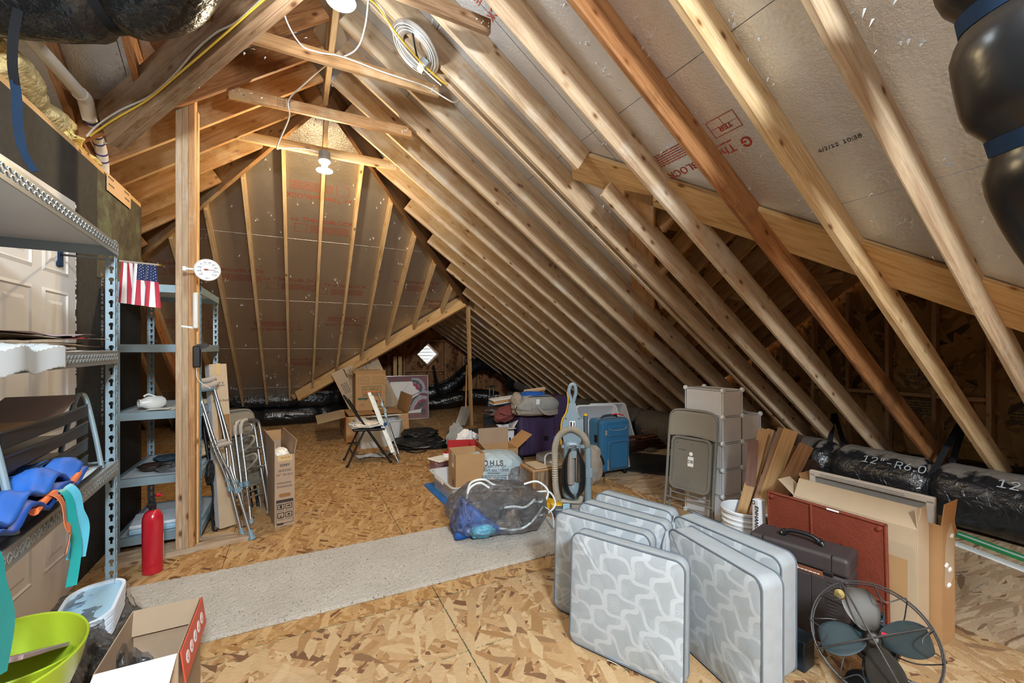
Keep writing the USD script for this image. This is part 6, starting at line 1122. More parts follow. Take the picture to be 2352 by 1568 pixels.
# shovel
t = Thing('shovel', 'snow shovel with a worn grey blade and wooden handle, leaning on the prop post', 'shovel', loc=(2.84, 7.72, 0)); o = t.loc; a, b = np.array([2.90, 7.78, .30]) - o, np.array([2.93, 7.80, 1.18]) - o
t.add('handle', tube(np.array([a, b]), .017, 14), 'handle_wood'); t.add('d_grip', cat(tube(smoothpath([b, b + (-.04, 0, .05), b + (-.045, 0, .12), b + (.045, 0, .12), b + (.04, 0, .05), b]), .012, 10)), 'black_plastic')
U, W = np.meshgrid(np.linspace(-.13, .13, 20), np.linspace(0.1, .92, 20), indexing='ij'); P = np.stack([U * .85 + .02 - .18 * (W - .3) * -.6 + (W - 1) * .12, -.10 + .16 * W + .12 * (W - .5) ** 2 + .5 * U ** 2, .01 + .42 * W - .10 * np.abs(U)], -1); t.add('blade', grid(P, .006), 'shovel_blade', smooth=True)
for x in np.linspace(-.10, .10, 6): t.add('rib', tube(P[np.argmin(abs(U[:, 0] - x))][:, :] + np.array([0, -.004, 0]), .004, 5), 'shovel_blade')
t.add('socket', tube(np.array([a - (.01, .0, .12), a + (0, 0, .05)]), .022, 12), 'rubber_grey')
# ---------------------------------------------------------------- the cluster in the centre
t = Thing('floral_box', 'small floral-patterned box on the floor at the left of the centre pile', 'box', loc=(1.60, 5.10, 0), R=rz(.1)); t.add('body', box(.26, .20, .11, (0, 0, .055), .003), 'mat_mauve', smooth=False); t.add('lid', box(.268, .208, .035, (0, 0, .125), .003), 'floral_lid' if 'floral_lid' in M else 'frame_pink', smooth=False)
rr = np.random.default_rng(2); pm('flower_purple', '5c4468', .8); t.add('flower', cat(*[mv(prism(rrect(.04, .035, .016), .001), (rr.uniform(-.11, .11), -.1012, rr.uniform(.02, .09)), R=FRN) for k in range(9)]), 'flower_purple', smooth=False, kind='stuff')
t = Thing('mailer', 'white padded mailer lying on the floral box', 'envelope', loc=(1.60, 5.08, .146), R=rz(.35)); t.add('envelope', rbox(.30, .24, .018, .008, (0, 0, .009)), 'paper')
t = Thing('tape_roll', 'roll of packing tape with a red rim standing flat on the white mailer', 'tape', loc=(1.66, 5.10, .166)); t.add('roll', lathe([(.038, 0), (.055, 0), (.055, .048), (.038, .048), (.038, 0)], 36), 'paper'); t.add('red_core', lathe([(.036, .046), (.054, .046), (.055, .052), (.036, .052), (.034, 0), (.038, 0)], 36), 'red_bag')
t = Thing('storage_tub', 'shallow clear tub holding an open carton, near the grey shopping bag', 'storage tub', loc=(1.53, 4.22, .014), R=rz(.03)); tub(t, .46, .72, .17, 'tub_plastic')
t = Thing('plastic_cover', 'blue plastic tub cover lying on the floor under the shallow clear tub', 'cover', loc=(1.43, 4.24, 0), R=rz(.03)); t.add('lid', prism(Polygon(rrect(.36, .84, .04, 6)), .012), 'blue_plastic', smooth=False)
for k in range(9): t.add('rib', box(.05, .03, .006, (-.15, -.36 + k * .09, .013), .002), 'blue_plastic', smooth=False)
t = Thing('open_carton', 'narrow open kraft carton standing in the shallow clear tub', 'box', loc=(1.585, 4.24, .032), R=rz(-.12)); carton(t, .30, .36, .40, 'kraft', flaps=())
t.add('shipping_label', mv(prism(rrect(.10, .14, .002), .0006), (-.151, -.04, .32), R=FLX), 'paper', smooth=False); t.add('label_print', mv(lines(5, .08, .018, .006, 4), (-.1518, -.0, .37), R=FLX), 'print_dark', smooth=False, kind='stuff')
t.add('fire_mark', mv(prism([(-.03, 0), (.03, 0), (.032, .05), (0, .10), (-.032, .05)], .0006), (-.151, -.06, .06), R=FLX), 'box_red', smooth=False); t.add('fire_mark_panel', mv(prism(rrect(.035, .06, .006), .001), (-.1512, -.06, .10), R=FLX), 'print_dark', smooth=False)
# grey shopping bag
t = Thing('shopping_bag', 'knotted pale grey plastic shopping bag printed with dark lettering, in front of the purple suitcase', 'bag', loc=(1.88, 4.20, 0), R=rz(-.42))
rb = np.array([.315, .22, .20]); cb = np.array([0, 0, .205]); v, f = blob(rb, .07, 2.4, 5, 31, sq=.72); v = v + .012 * (meshkit.fbm(v * 22, 3, 4)[:, None] - .5); t.add('body', (v + cb, f), 'grey_bag', smooth=True)
bagm = trimesh.Trimesh(v + cb, f, process=False)
bz = np.asarray(v + cb)
def wrap(m, off=.004):
    """lay flat print (in the x-z plane) onto the bag's front"""
    mv_, mf = m; sub = trimesh.Trimesh(mv_, mf, process=False); s2 = sub.subdivide().subdivide(); p = np.array(s2.vertices); front = bz[bz[:, 1] < 0.02]
    from scipy.spatial import cKDTree
    k = cKDTree(front[:, [0, 2]]); d, i = k.query(p[:, :2], k=4); y = (front[i, 1] / (d + .002)).sum(1) / (1 / (d + .002)).sum(1)
    return np.column_stack([p[:, 0], y - off - p[:, 2] * 2, p[:, 1]]), np.array(s2.faces)
pm('bag_print', '3a2e2a', .5); pm('bag_print_light', '5c6468', .5)
t.add('lettering', wrap(mv(centred(text('KO H LS', .046, .001, True)), (-.02, .325, 0))), 'bag_print', smooth=False, kind='stuff'); t.add('lettering', wrap(mv(text('great things', .030, .001, False), (-.10, .285, 0))), 'bag_print_light', smooth=False, kind='stuff'); t.add('lettering', wrap(mv(text('GRAY MATTERS', .027, .001, False), (-.13, .245, 0))), 'bag_print_light', smooth=False, kind='stuff'); t.add('lettering', wrap(mv(text('Did you know?', .013, .001, True), (-.06, .222, 0))), 'bag_print_light', smooth=False, kind='stuff'); t.add('small_print', wrap(mv(lines(3, .26, .018, .007, 5), (-.12, .202, 0))), 'bag_print_light', smooth=False, kind='stuff')
t.add('tie', tube(smoothpath([(.02, -.20, .035), (.08, -.25, .05), (.16, -.24, .045), (.19, -.19, .06), (.12, -.21, .075), (.05, -.23, .06)]), .012, 8), 'tray_white')
# clear bag with hangers
t = Thing('clear_bag', 'big clear plastic bag holding blue fabric and white tubes, on the carpet strip', 'bag', loc=(1.47, 3.22, .018), R=rz(-.15))
v, f = blob((.40, .27, .18), .12, 2.2, 5, 41, sq=.70); v = v - np.array([0, 0, .05]) * np.clip(v[:, :1], 0, 1) + .05 * (np.abs(meshkit.fbm(v * 9, 4, 6)[:, None] - .5) - .1) * np.array([.8, .8, -1.3]) + .026 * (meshkit.fbm(v * 40, 3, 16)[:, None] - .5) * np.array([1, 1, 1.]); v[:, 2] = np.maximum(v[:, 2] + .175, .004); t.add('film', (v, f), 'bag_film', smooth=False)
v, f = blob((.07, .05, .08), .5, 4, 4, 43); t.add('twisted_neck', mv((v, f), (.22, .12, .37)), 'bag_film', smooth=False)
P = np.array([(-.36, -.16, .01), (.05, -.16, .01), (-.33, -.10, .32)]); 
hull = trimesh.convex.convex_hull(np.array([(-.37, -.14, .02), (.02, -.15, .03), (-.30, -.10, .30), (-.37, .14, .02), (.0, .12, .03), (-.30, .08, .28)])).subdivide().subdivide().subdivide(); v = np.array(hull.vertices); v = v + .03 * (meshkit.fbm(v * 9, 3, 3)[:, None] - .5); c_ = t.add('blue_fabric', (v, np.array(hull.faces)), 'fabric_blue', smooth=True)
t.add('light_blue_fold', mv(blob((.10, .05, .05), .3, 3, 3, 4), (-.16, -.16, .06)), 'ribbon_cyan', smooth=True)
for k, pts in enumerate(([(-.25, .0, .30), (-.22, -.02, .40), (-.12, -.04, .425), (-.02, .0, .36), (.12, .02, .33), (.25, .03, .30)], [(-.26, -.05, .29), (-.24, -.06, .37), (-.16, -.07, .41), (-.08, -.06, .36)], [(.25, .03, .33), (.36, .0, .35), (.44, -.04, .28), (.40, -.06, .20), (.30, -.03, .20)], [(.34, .0, .26), (.46, -.03, .26), (.50, -.06, .16), (.40, -.09, .10), (.30, -.06, .10)], [(-.05, -.12, .06), (.1, -.19, .05), (.22, -.20, .09), (.36, -.14, .19)], [(.0, -.10, .20), (.1, -.15, .22), (.2, -.14, .2), (.3, -.1, .24)])): t.add('white_tube', tube(smoothpath(pts), .009, 10), 'trim_white')
t.add('white_strip', ribbon(smoothpath([(.36, -.16, .20), (.42, -.17, .14), (.43, -.18, .03)]), .035, .006, (0, 1, 0)), 'tray_white')
rr = np.random.default_rng(6)
for k in range(7): t.add('crumpled_wrap', mv(blob((rr.uniform(.06, .12), rr.uniform(.05, .09), rr.uniform(.05, .09)), .6, 4, 3, 60 + k), (rr.uniform(-.1, .3), rr.uniform(-.12, .12), rr.uniform(.09, .24))), 'clear_film', smooth=False)
# hide-covered trunk
t = Thing('trunk_box', 'brown hide-textured box with laced rope edges beside the vacuum cleaner', 'box', loc=(2.20, 3.66, 0), R=rz(-.06)); t.add('body', box(.40, .30, .345, (0, 0, .1725), .006), 'trunk_hide', smooth=False)
t.add('corner_edge', cat(*[box(.022, .022, .345, (x, y, .1725), .006) for x in (-.195,) for y in (-.145, .145)], box(.022, .30, .022, (-.195, 0, .34), .006), box(.40, .022, .022, (0, -.145, .34), .006)), 'kraft_orange', smooth=False); t.add('lacing', cat(*[cyl((-.207, -.14, z), (-.195, -.157, z + .012), .004, n=6) for z in np.linspace(.02, .32, 16)], *[cyl((-.207, y, .325), (-.200, y + .01, .35), .004, n=6) for y in np.linspace(-.13, .13, 14)]), 'leather_tan', kind='stuff')
t.add('top_card', box(.34, .24, .012, (.01, .01, .352), .002), 'kraft_light', smooth=False); t.add('top_label', box(.10, .05, .001, (.07, .03, .3588), .0003), 'paper', smooth=False)
t = Thing('carry_case', 'clear plastic carry case with a carrying handle on the hide-textured box', 'case', loc=(2.32, 3.72, .358), R=rz(.2)); U = smoothpath([(-.15, -.06, 0), (-.15, -.06, .07), (-.10, -.06, .10), (.0, -.06, .085), (.06, -.06, .06), (.07, -.06, 0)], 6); t.add('handle', tube(U, .011, 10), 'tub_plastic'); t.add('shell', mv(rbox(.26, .12, .08, .02), (-.03, .02, .05)), 'clear_film')
# open flap carton between
t = Thing('flap_carton', 'kraft carton with spread flaps behind the grey shopping bag', 'box', loc=(2.20, 4.78, 0), R=rz(-.1)); carton(t, .40, .34, .30, 'kraft', flaps=(('back', .20, .05, 'kraft_grey'), ('right', .24, .9, 'kraft_orange'), ('left', .14, .7, 'kraft_light')))
# red bag with tissue
t = Thing('red_gift_bag', 'red bag stuffed with grey and pale blue tissue paper', 'bag', loc=(2.02, 5.42, 0), R=rz(-.3)); t.add('body', cat(box2((-.24, -.10, 0), (.24, -.095, .30)), box2((-.24, .10, 0), (.24, .095, .34)), box2((-.24, -.1, 0), (-.235, .1, .30)), box2((.235, -.1, 0), (.24, .1, .30)), box2((-.24, -.1, 0), (.24, .1, .005))), 'red_bag', smooth=False)
rr = np.random.default_rng(12)
for k, (c, rd, mt, a) in enumerate((((-.14, .03, .30), (.11, .02, .20), 'fabric_grey', .1), ((-.02, -.02, .26), (.10, .05, .15), 'paper', .3), ((.08, .0, .24), (.10, .06, .15), 'white_card', -.2), ((.14, -.03, .22), (.07, .05, .12), 'tray_blue', .1))): t.add('tissue', mv(blob(rd, .4, 2.6, 4, 70 + k), c, R=ry(a)), mt, smooth=True)
t = Thing('glass_box', 'black and white printed carton with open white flaps beside the red bag', 'box', loc=(2.46, 5.30, 0), R=rz(-.22)); carton(t, .34, .30, .44, 'white_card', inside='white_card', flaps=(('front', .14, 1.45, 'white_card'), ('right', .16, .55, 'paper'), ('left', .16, 2.5, 'black_box')))
t.add('black_side', box(.002, .30, .44, (-.171, 0, .22), .0005), 'black_box', smooth=False); t.add('black_top', box(.15, .28, .003, (-.10, 0, .447), .001), 'fabric_brown', smooth=False); t.add('side_print', mv(cat(*[mv(box(.035, .02, .0006, b=.0002), (0, -.05 * k, 0)) for k in range(4)]), (-.1725, .02, .36), R=FLX), 'print_white', smooth=False, kind='stuff')
rr = np.random.default_rng(14); t.add('front_print', cat(*[mv(prism(rrect(.024, .03 + .02 * (k % 2), .008), .0008), (rr.uniform(-.10, .13), -.1512, rr.uniform(.20, .32)), R=FRN) for k in range(16)]), 'print_dark', smooth=False, kind='stuff')
# suitcases and soft bags
def suitcase(t, w, d, h, mat, dark, wheels=True, pocket=True):
    """upright soft case: x width, y depth, front towards -y"""
    z0 = .055 if wheels else 0
    t.add('body', rbox(w, d, h - z0, .045, (0, 0, z0 + (h - z0) / 2)), mat)
    if pocket:
        R = FRN; yf = -d / 2
        t.add('front_panel', mv(rbox(w * .80, h * .86, .03, .012), (0, yf, z0 + (h - z0) * .5), R=R), mat); t.add('lower_pocket', mv(rbox(w * .68, h * .50, .05, .018), (.01, yf - .012, z0 + h * .30), R=R), mat); t.add('upper_pocket', mv(rbox(w * .70, h * .20, .04, .014), (.01, yf - .010, z0 + h * .72), R=R), mat)
        t.add('pocket_piping', cat(*[tube(np.column_stack([p[:, 0] + .01, np.full(len(p), yf - .036), p[:, 1] + zc_]), .004, 6, closed=True) for p, zc_ in ((rrect(w * .62, h * .45, .04, 6), z0 + h * .30),)]), dark, smooth=True)
        t.add('reflective_curve', tube(smoothpath([(-w * .28, yf - .031, z0 + h * .78), (-w * .22, yf - .033, z0 + h * .745), (0, yf - .034, z0 + h * .735), (w * .22, yf - .033, z0 + h * .745), (w * .30, yf - .031, z0 + h * .79)]), .004, 8), 'silver_frame')
    t.add('zip', tube(np.column_stack([rrect(w + .003, h - z0 + .003, .05, 8)[:, 0], np.full(32, -d * .28), rrect(w + .003, h - z0 + .003, .05, 8)[:, 1] + z0 + (h - z0) / 2]), .006, 6, closed=True), dark)
    t.add('top_handle', tube(smoothpath([(-w * .28, 0, h - .005), (-w * .22, -.01, h + .025), (0, -.012, h + .035), (w * .22, -.01, h + .025), (w * .28, 0, h - .005)]), .012, 10), dark)
    if wheels:
        for sx in (-1, 1):
            for sy in (-1, 1): wh = t.add('wheel', cyl((sx * (w / 2 - .05) - .012, sy * (d / 2 - .04), .026), (sx * (w / 2 - .05) + .012, sy * (d / 2 - .04), .026), .026, n=20), 'black_plastic'); t.add('wheel_fork', box(.04, .035, .06, (sx * (w / 2 - .05), sy * (d / 2 - .045), .055), .008), 'black_plastic', parent=wh)
t = Thing('suitcase', 'upright teal blue soft suitcase on four wheels, right of the vacuum cleaner', 'suitcase', loc=(3.36, 4.10, 0)); suitcase(t, .43, .27, .665, 'fabric_teal', 'fabric_navy_dark')
t.add('lock', cat(box(.012, .05, .09, (-.218, -.03, .44), .004)), 'black_plastic'); t.add('zip_pull', box(.03, .01, .06, (-.165, -.155, .52), .004), 'silver_frame'); t.add('luggage_tag', tube(smoothpath([(.03, -.02, .70), (.06, -.06, .715), (.14, -.10, .70)]), .008, 6), 'red_bag')
for x in (-.15, .16): t.add('reflective_corner', mv(prism([(0, 0), (.03, .0), (.012, .12), (0, .13)], .002), (x, -.158, .09), R=FRN), 'silver_frame', smooth=False)
t = Thing('suitcase', 'upright dark purple suitcase under the grey duffel bag', 'suitcase', loc=(2.93, 5.22, 0)); suitcase(t, .56, .34, .60, 'fabric_purple', 'fabric_black', pocket=False); t.add('side_seam', tube(np.array([(-.14, -.172, .09), (-.14, -.172, .56)]), .005, 6), 'fabric_black'); t.add('tag', box(.015, .004, .07, (-.18, -.172, .34), .001), 'print_white', smooth=False); t.add('buckle', box(.07, .02, .06, (.12, -.175, .27), .006), 'black_plastic'); t.add('blue_tag', box(.04, .02, .06, (.26, -.175, .26), .006), 'blue_plastic')
t = Thing('suitcase', 'plum-coloured suitcase lying behind the duffel bag with a black oval handle', 'suitcase', loc=(3.55, 6.05, 0), R=rz(-.08)); t.add('body', rbox(.86, .36, .74, .07, (0, 0, .37)), 'fabric_plum'); t.add('front_cover', mv(rbox(.48, .5, .03, .012), (.18, -.18, .46), R=FRN), 'fabric_purple'); t.add('handle', mv(tube(np.column_stack([rrect(.20, .075, .035, 8), np.zeros(32)]), .014, 10, closed=True), (-.16, -.18, .66), R=frame((1, 0, 0), z=(0, -1, .6))), 'black_plastic'); t.add('zip', tube(np.array([(-.43, -.12, .1), (-.43, -.12, .68), (-.38, -.12, .742), (.38, -.12, .742)]), .006, 6), 'fabric_black')
t = Thing('suitcase', 'small blue suitcase with its steel pull handle raised, behind the picture book', 'suitcase', loc=(3.02, 6.42, 0)); t.add('body', rbox(.40, .30, .66, .06, (0, 0, .33)), 'fabric_teal'); t.add('seam', tube(np.array([(-.2, -.15, .56), (0, -.152, .56), (.2, -.15, .56)]), .005, 6), 'fabric_navy_dark'); t.add('carry_loop', tube(smoothpath([(-.08, 0, .655), (-.05, -.01, .69), (.08, -.01, .69), (.11, 0, .655)]), .011, 8), 'fabric_navy_dark')
for x in (-.155, -.085): t.add('pull_tube', cyl((x, .13, .60), (x, .13, .85), .012, n=12), 'chrome')
t.add('pull_grip', box(.11, .03, .035, (-.12, .13, .865), .008), 'black_plastic')
t = Thing('duffel_bag', 'grey canvas duffel bag with pale straps lying open on the purple suitcase', 'bag', loc=(2.88, 5.05, .60), R=rz(-.05))
v, f = blob((.33, .18, .135), .07, 1.8, 5, 81, sq=.75); v[:, 2] = v[:, 2] * (1 - .0 * v[:, 0]); t.add('body', mv((v, f), (0, 0, .14)), 'fabric_grey', smooth=True); v, f = blob((.335, .17, .06), .06, 1.8, 4, 85, sq=.8); t.add('base', mv((v, f), (0, 0, .055)), 'fabric_taupe', smooth=True)
t.add('blue_lining', mv(blob((.20, .10, .05), .3, 2.4, 4, 87), (.0, .02, .265), R=ry(.1)), 'fabric_blue', smooth=True); t.add('strap', ribbon(smoothpath([(-.06, -.17, .22), (-.05, -.19, .14), (.02, -.205, .06), (.12, -.20, .03), (.25, -.18, .04)]), .03, .005, (1, 0, .6)), 'fabric_taupe'); t.add('strap_tab', box(.05, .012, .07, (-.05, -.183, .20), .004), 'trim_white')
t.add('zip', tube(smoothpath([(-.22, -.06, .24), (-.1, -.11, .262), (.1, -.12, .262), (.26, -.08, .24)]), .005, 6), 'fabric_black'); t.add('end_flap', mv(blob((.07, .13, .11), .15, 2, 4, 91), (-.27, 0, .21)), 'fabric_taupe', smooth=True); t.add('clip', cat(tube(smoothpath([(-.34, -.12, .16), (-.36, -.14, .10), (-.33, -.15, .05)]), .008, 6), mv(lathe([(.012, 0), (.018, 0), (.018, .006), (.012, .006), (.012, 0)], 12), (-.35, -.14, .14), R=rx(1.3))), 'brass'); t.add('side_label', box(.02, .003, .09, (-.13, -.172, .13), .001), 'frame_pink', smooth=False)
t = Thing('card_tube', 'tan rolled card lying across the top of the duffel bag', 'card', loc=(2.95, 5.25, .90)); t.add('tube', cyl((-.12, 0, 0), (.22, .05, .02), .03, n=20), 'paper_tan')
t = Thing('backpack', 'dull maroon backpack slumped at the left end of the duffel bag', 'bag', loc=(2.58, 5.30, .48)); t.add('body', mv(blob((.19, .13, .10), .28, 2.4, 4, 93), (0, 0, .13), R=ry(-.35)), 'fabric_maroon', smooth=True); t.add('strap', ribbon(smoothpath([(-.16, -.10, .18), (-.05, -.15, .14), (.10, -.14, .20), (.16, -.08, .25)]), .03, .006, (0, .4, 1)), 'fabric_maroon')
t = Thing('leather_bag', 'dark brown leather bag under the white-edged book', 'bag', loc=(2.62, 5.62, .50)); t.add('body', mv(blob((.26, .14, .055), .2, 2, 4, 95), (0, 0, .12)), 'fabric_brown', smooth=True); t.add('strap', ribbon(smoothpath([(-.26, -.05, .10), (-.2, -.15, .08), (-.05, -.16, .14), (.1, -.12, .16)]), .03, .005, (0, .4, 1)), 'fabric_brown')
t = Thing('support_box', 'plain dark carton under the leather bag, mostly hidden', 'box', loc=(2.66, 5.74, 0)); t.add('body', box(.36, .34, .52, (0, 0, .26), .006), 'fabric_navy_dark', smooth=False)
t = Thing('picture_book', 'large white-edged album lying tilted on the brown leather bag', 'book', loc=(2.72, 5.66, .72), R=ry(-.12) @ rz(-.15)); t.add('pages', box(.40, .26, .045, (0, 0, .03), .003), 'kraft_orange', smooth=False); t.add('cover', box(.42, .28, .008, (0, 0, .057), .002), 'print_white', smooth=False); t.add('cover', box(.42, .28, .008, (0, 0, .003), .002), 'print_white', smooth=False)
t = Thing('hard_case', 'flat dark teal plastic case lying behind the red bag', 'case', loc=(2.28, 6.05, 0), R=rz(.05)); t.add('shell', rbox(.50, .36, .16, .03, (0, 0, .08)), 'dark_teal_plastic'); t.add('lid', rbox(.52, .38, .10, .03, (0, 0, .21)), 'dark_teal_plastic')
# clear totes
t = Thing('clear_tote', 'large clear plastic tote standing on end behind the teal suitcase', 'storage tub', loc=(4.00, 5.25, .16), R=frame((.95, -.25, .0), z=(-.24, -.80, .55)))
tub(t, .62, .70, .36, 'tote_plastic', taper=.84); t.add('latch', box(.02, .16, .03, (.34, .0, .33), .006), 'fabric_navy_dark')
t = Thing('clear_tote', 'second clear tote nested behind the first at its right', 'storage tub', loc=(4.42, 5.50, .14), R=frame((.95, -.25, .0), z=(-.24, -.80, .55))); tub(t, .60, .70, .34, 'tote_plastic', taper=.84)
t = Thing('taupe_bag', 'taupe fabric bag slumped between the vacuum cleaner and the teal suitcase', 'bag', loc=(2.93, 3.85, 0)); t.add('body', mv(blob((.10, .10, .21), .15, 2, 4, 97, sq=.8), (0, 0, .21)), 'fabric_taupe', smooth=True); t.add('strap', ribbon(smoothpath([(.02, -.05, .38), (.05, -.1, .30), (.09, -.08, .22)]), .025, .004, (1, 0, 0)), 'fabric_black')
# stack of dark wooden blinds, dark screen
t = Thing('window_blinds', 'stack of dark brown wooden window blinds on the floor beside the teal suitcase', 'blinds', loc=(4.55, 4.86, 0), R=rz(-.08))
for k in range(15): t.add('slat', mv(box(.80, .05, .006, b=.001), (.02 * math.sin(k * 2.1), -.06 * (k % 3), .012 + .0105 * k), R=rz(.03 * math.sin(k * 3.3))), 'blind_wood', smooth=False)
t.add('head_rail', box(.80, .055, .045, (0, -.05, .20), .004), 'blind_wood', smooth=False); t.add('frame_piece', mv(cat(box(.36, .014, .014, (0, 0, .05)), box(.36, .014, .014, (0, 0, -.05)), box(.014, .014, .11, (.18, 0, 0))), (.14, -.10, .255), R=ry(-.08)), 'leather_tan', smooth=False); t.add('cord_bundle', mv(blob((.10, .04, .03), .4, 4, 3, 6), (.05, -.20, .035)), 'clear_film', smooth=True)
t = Thing('window_screen', 'flat black framed screen lying on the floor between the suitcase and the folding chair', 'screen', loc=(4.18, 4.10, 0), R=rz(.66)); t.add('mesh_panel', box(.94, 1.02, .006, (0, 0, .010), .001), 'black_matte', smooth=False)
for nm, m in (('frame_side', box(.96, .025, .018, (0, .51, .009), .003)), ('frame_side', box(.96, .025, .018, (0, -.51, .009), .003)), ('frame_side', box(.025, 1.02, .018, (.47, 0, .009), .003)), ('frame_side', box(.025, 1.02, .018, (-.47, 0, .009), .003))): t.add(nm, m, 'dark_screen', smooth=False)
# vacuum cleaner
vx = nrm((.894, -.448, 0)); t = Thing('vacuum_cleaner', 'upright grey vacuum cleaner with a ribbed hose, coiled black cord and yellow trim', 'vacuum cleaner', loc=(2.26, 3.28, 0), R=frame(vx, z=(0, 0, 1)))
G = 'grey_plastic'
hd = t.add('cleaner_head', cat(mv(rbox(.34, .24, .09, .03), (-.02, -.06, .055)), mv(rbox(.14, .16, .15, .03), (0, .04, .11))), 'grey_plastic_dark'); t.add('yellow_shell', mv(rbox(.15, .14, .07, .02), (-.17, -.06, .085), R=ry(.2)), 'yellow_plastic', parent=hd); t.add('badge', box(.10, .003, .035, (.02, -.178, .11), .001), 'silver_frame', parent=hd); t.add('blue_badge', box(.06, .004, .08, (-.075, -.182, .10), .002), 'tray_blue', parent=hd)
for sx in (-1, 1): t.add('wheel', cyl((sx * .15 - .015, .08, .05), (sx * .15 + .015, .08, .05), .05, n=20), 'black_plastic', parent=hd)
t.add('lower_body', mv(lathe([(0, .11), (.05, .115), (.085, .15), (.092, .20), (.085, .25), (.07, .28), (.07, .30)], 28), (0, 0, 0)), G); t.add('canister', cat(mv(rbox(.155, .14, .40, .05), (0, .01, .47))), G); t.add('canister_tube', cyl((-.02, -.075, .28), (-.02, -.075, .62), .032, n=20), 'silver_frame'); t.add('canister_tube', cyl((.035, -.07, .30), (.035, -.07, .60), .018, n=16), 'chrome')
t.add('upper_spine', mv(prism(np.vstack([smoothpath([(-.07, .62), (-.095, .74), (-.085, .84), (-.045, .92), (-.03, 1.0)], 5), smoothpath([(.03, 1.0), (.045, .92), (.085, .84), (.095, .74), (.07, .62)], 5)]), .055), (0, .03, 0), R=FRN), G, smooth=False); t.add('yellow_edge', tube(smoothpath([(-.10, .0, .62), (-.103, .0, .74), (-.092, .0, .84), (-.052, .0, .92), (-.036, .0, 1.02), (-.045, .0, 1.10)]), .006, 8), 'yellow_plastic')
t.add('handle', mv(tube(smoothpath([(0, 0, .98), (-.012, 0, 1.04), (-.03, -.01, 1.10), (-.012, -.02, 1.165), (.022, -.02, 1.165), (.035, -.01, 1.10), (.02, 0, 1.03), (.01, 0, .99)], 8), .017, 12), (0, .01, 0)), G); t.add('name_plate', mv(box(.05, .003, .075, b=.001), (0, -.028, .80)), 'print_white'); t.add('name_plate_print', mv(cat(box(.016, .001, .06, (-.012, 0, 0), .0003), box(.010, .001, .05, (.014, 0, 0), .0003)), (0, -.030, .80)), 'print_dark', kind='stuff')
for sx in (-1, 1): t.add('screw', mv(lathe([(0, .003), (.008, .002), (.009, 0), (0, 0)], 10), (sx * .06, -.027, .86), R=rx(math.pi / 2)), 'grey_plastic_dark')
hp_ = smoothpath([(-.13, -.03, .12), (-.155, -.03, .25), (-.16, -.03, .5), (-.155, -.03, .62), (-.11, -.035, .72), (-.02, -.04, .765), (.07, -.035, .73), (.125, -.02, .66), (.14, -.02, .60)], 26); kk = np.arange(len(hp_)); t.add('hose', tube(hp_, np.where(kk % 2 == 0, .030, .0245), 18), 'hose_beige'); t.add('hose_low', tube(smoothpath([(-.13, -.03, .12), (-.09, -.02, .10), (.05, -.05, .105), (.075, -.04, .16)], 20), .024, 14), 'hose_beige')
t.add('wand', cyl((.145, -.01, .08), (.145, -.01, .62), .034, .028, n=20), G); t.add('wand_upper', cyl((.13, .02, .62), (.13, .03, .88), .021, n=16), 'grey_plastic_dark'); t.add('wand_cap', mv(lathe([(0, .02), (.016, .012), (.022, 0), (0, 0)], 16), (.13, .03, .88)), 'yellow_plastic'); t.add('wand_clip', box(.26, .03, .035, (.03, -.01, .60), .008), G); t.add('wand_clip', box(.08, .06, .10, (.15, -.01, .36), .012), G); t.add('cord_hook', mv(prism([(-.02, 0), (.02, 0), (.028, .07), (.04, .10), (-.04, .10), (-.028, .07)], .04), (0, -.075, .52), R=frame((1, 0, 0), z=(0, -1, 0))), G, smooth=False)
rr = np.random.default_rng(21)
for k in range(7):
    w_, top, bot = .055 + .006 * k, .615 - .006 * k, .19 - .004 * k; y = -.10 - .008 * (k % 3)
    t.add('cord_loop', tube(smoothpath([(w_, y, top - .10), (.03, y, top), (-.03, y, top), (-w_, y, top - .10), (-w_ - .008, y, .40), (-w_, y, bot + .09), (-.02, y, bot + .01), (.03, y, bot), (w_ + .004, y, bot + .08), (w_ + .012, y, .40)], 6, closed=True), .0055, 8, closed=True), 'black_plastic')
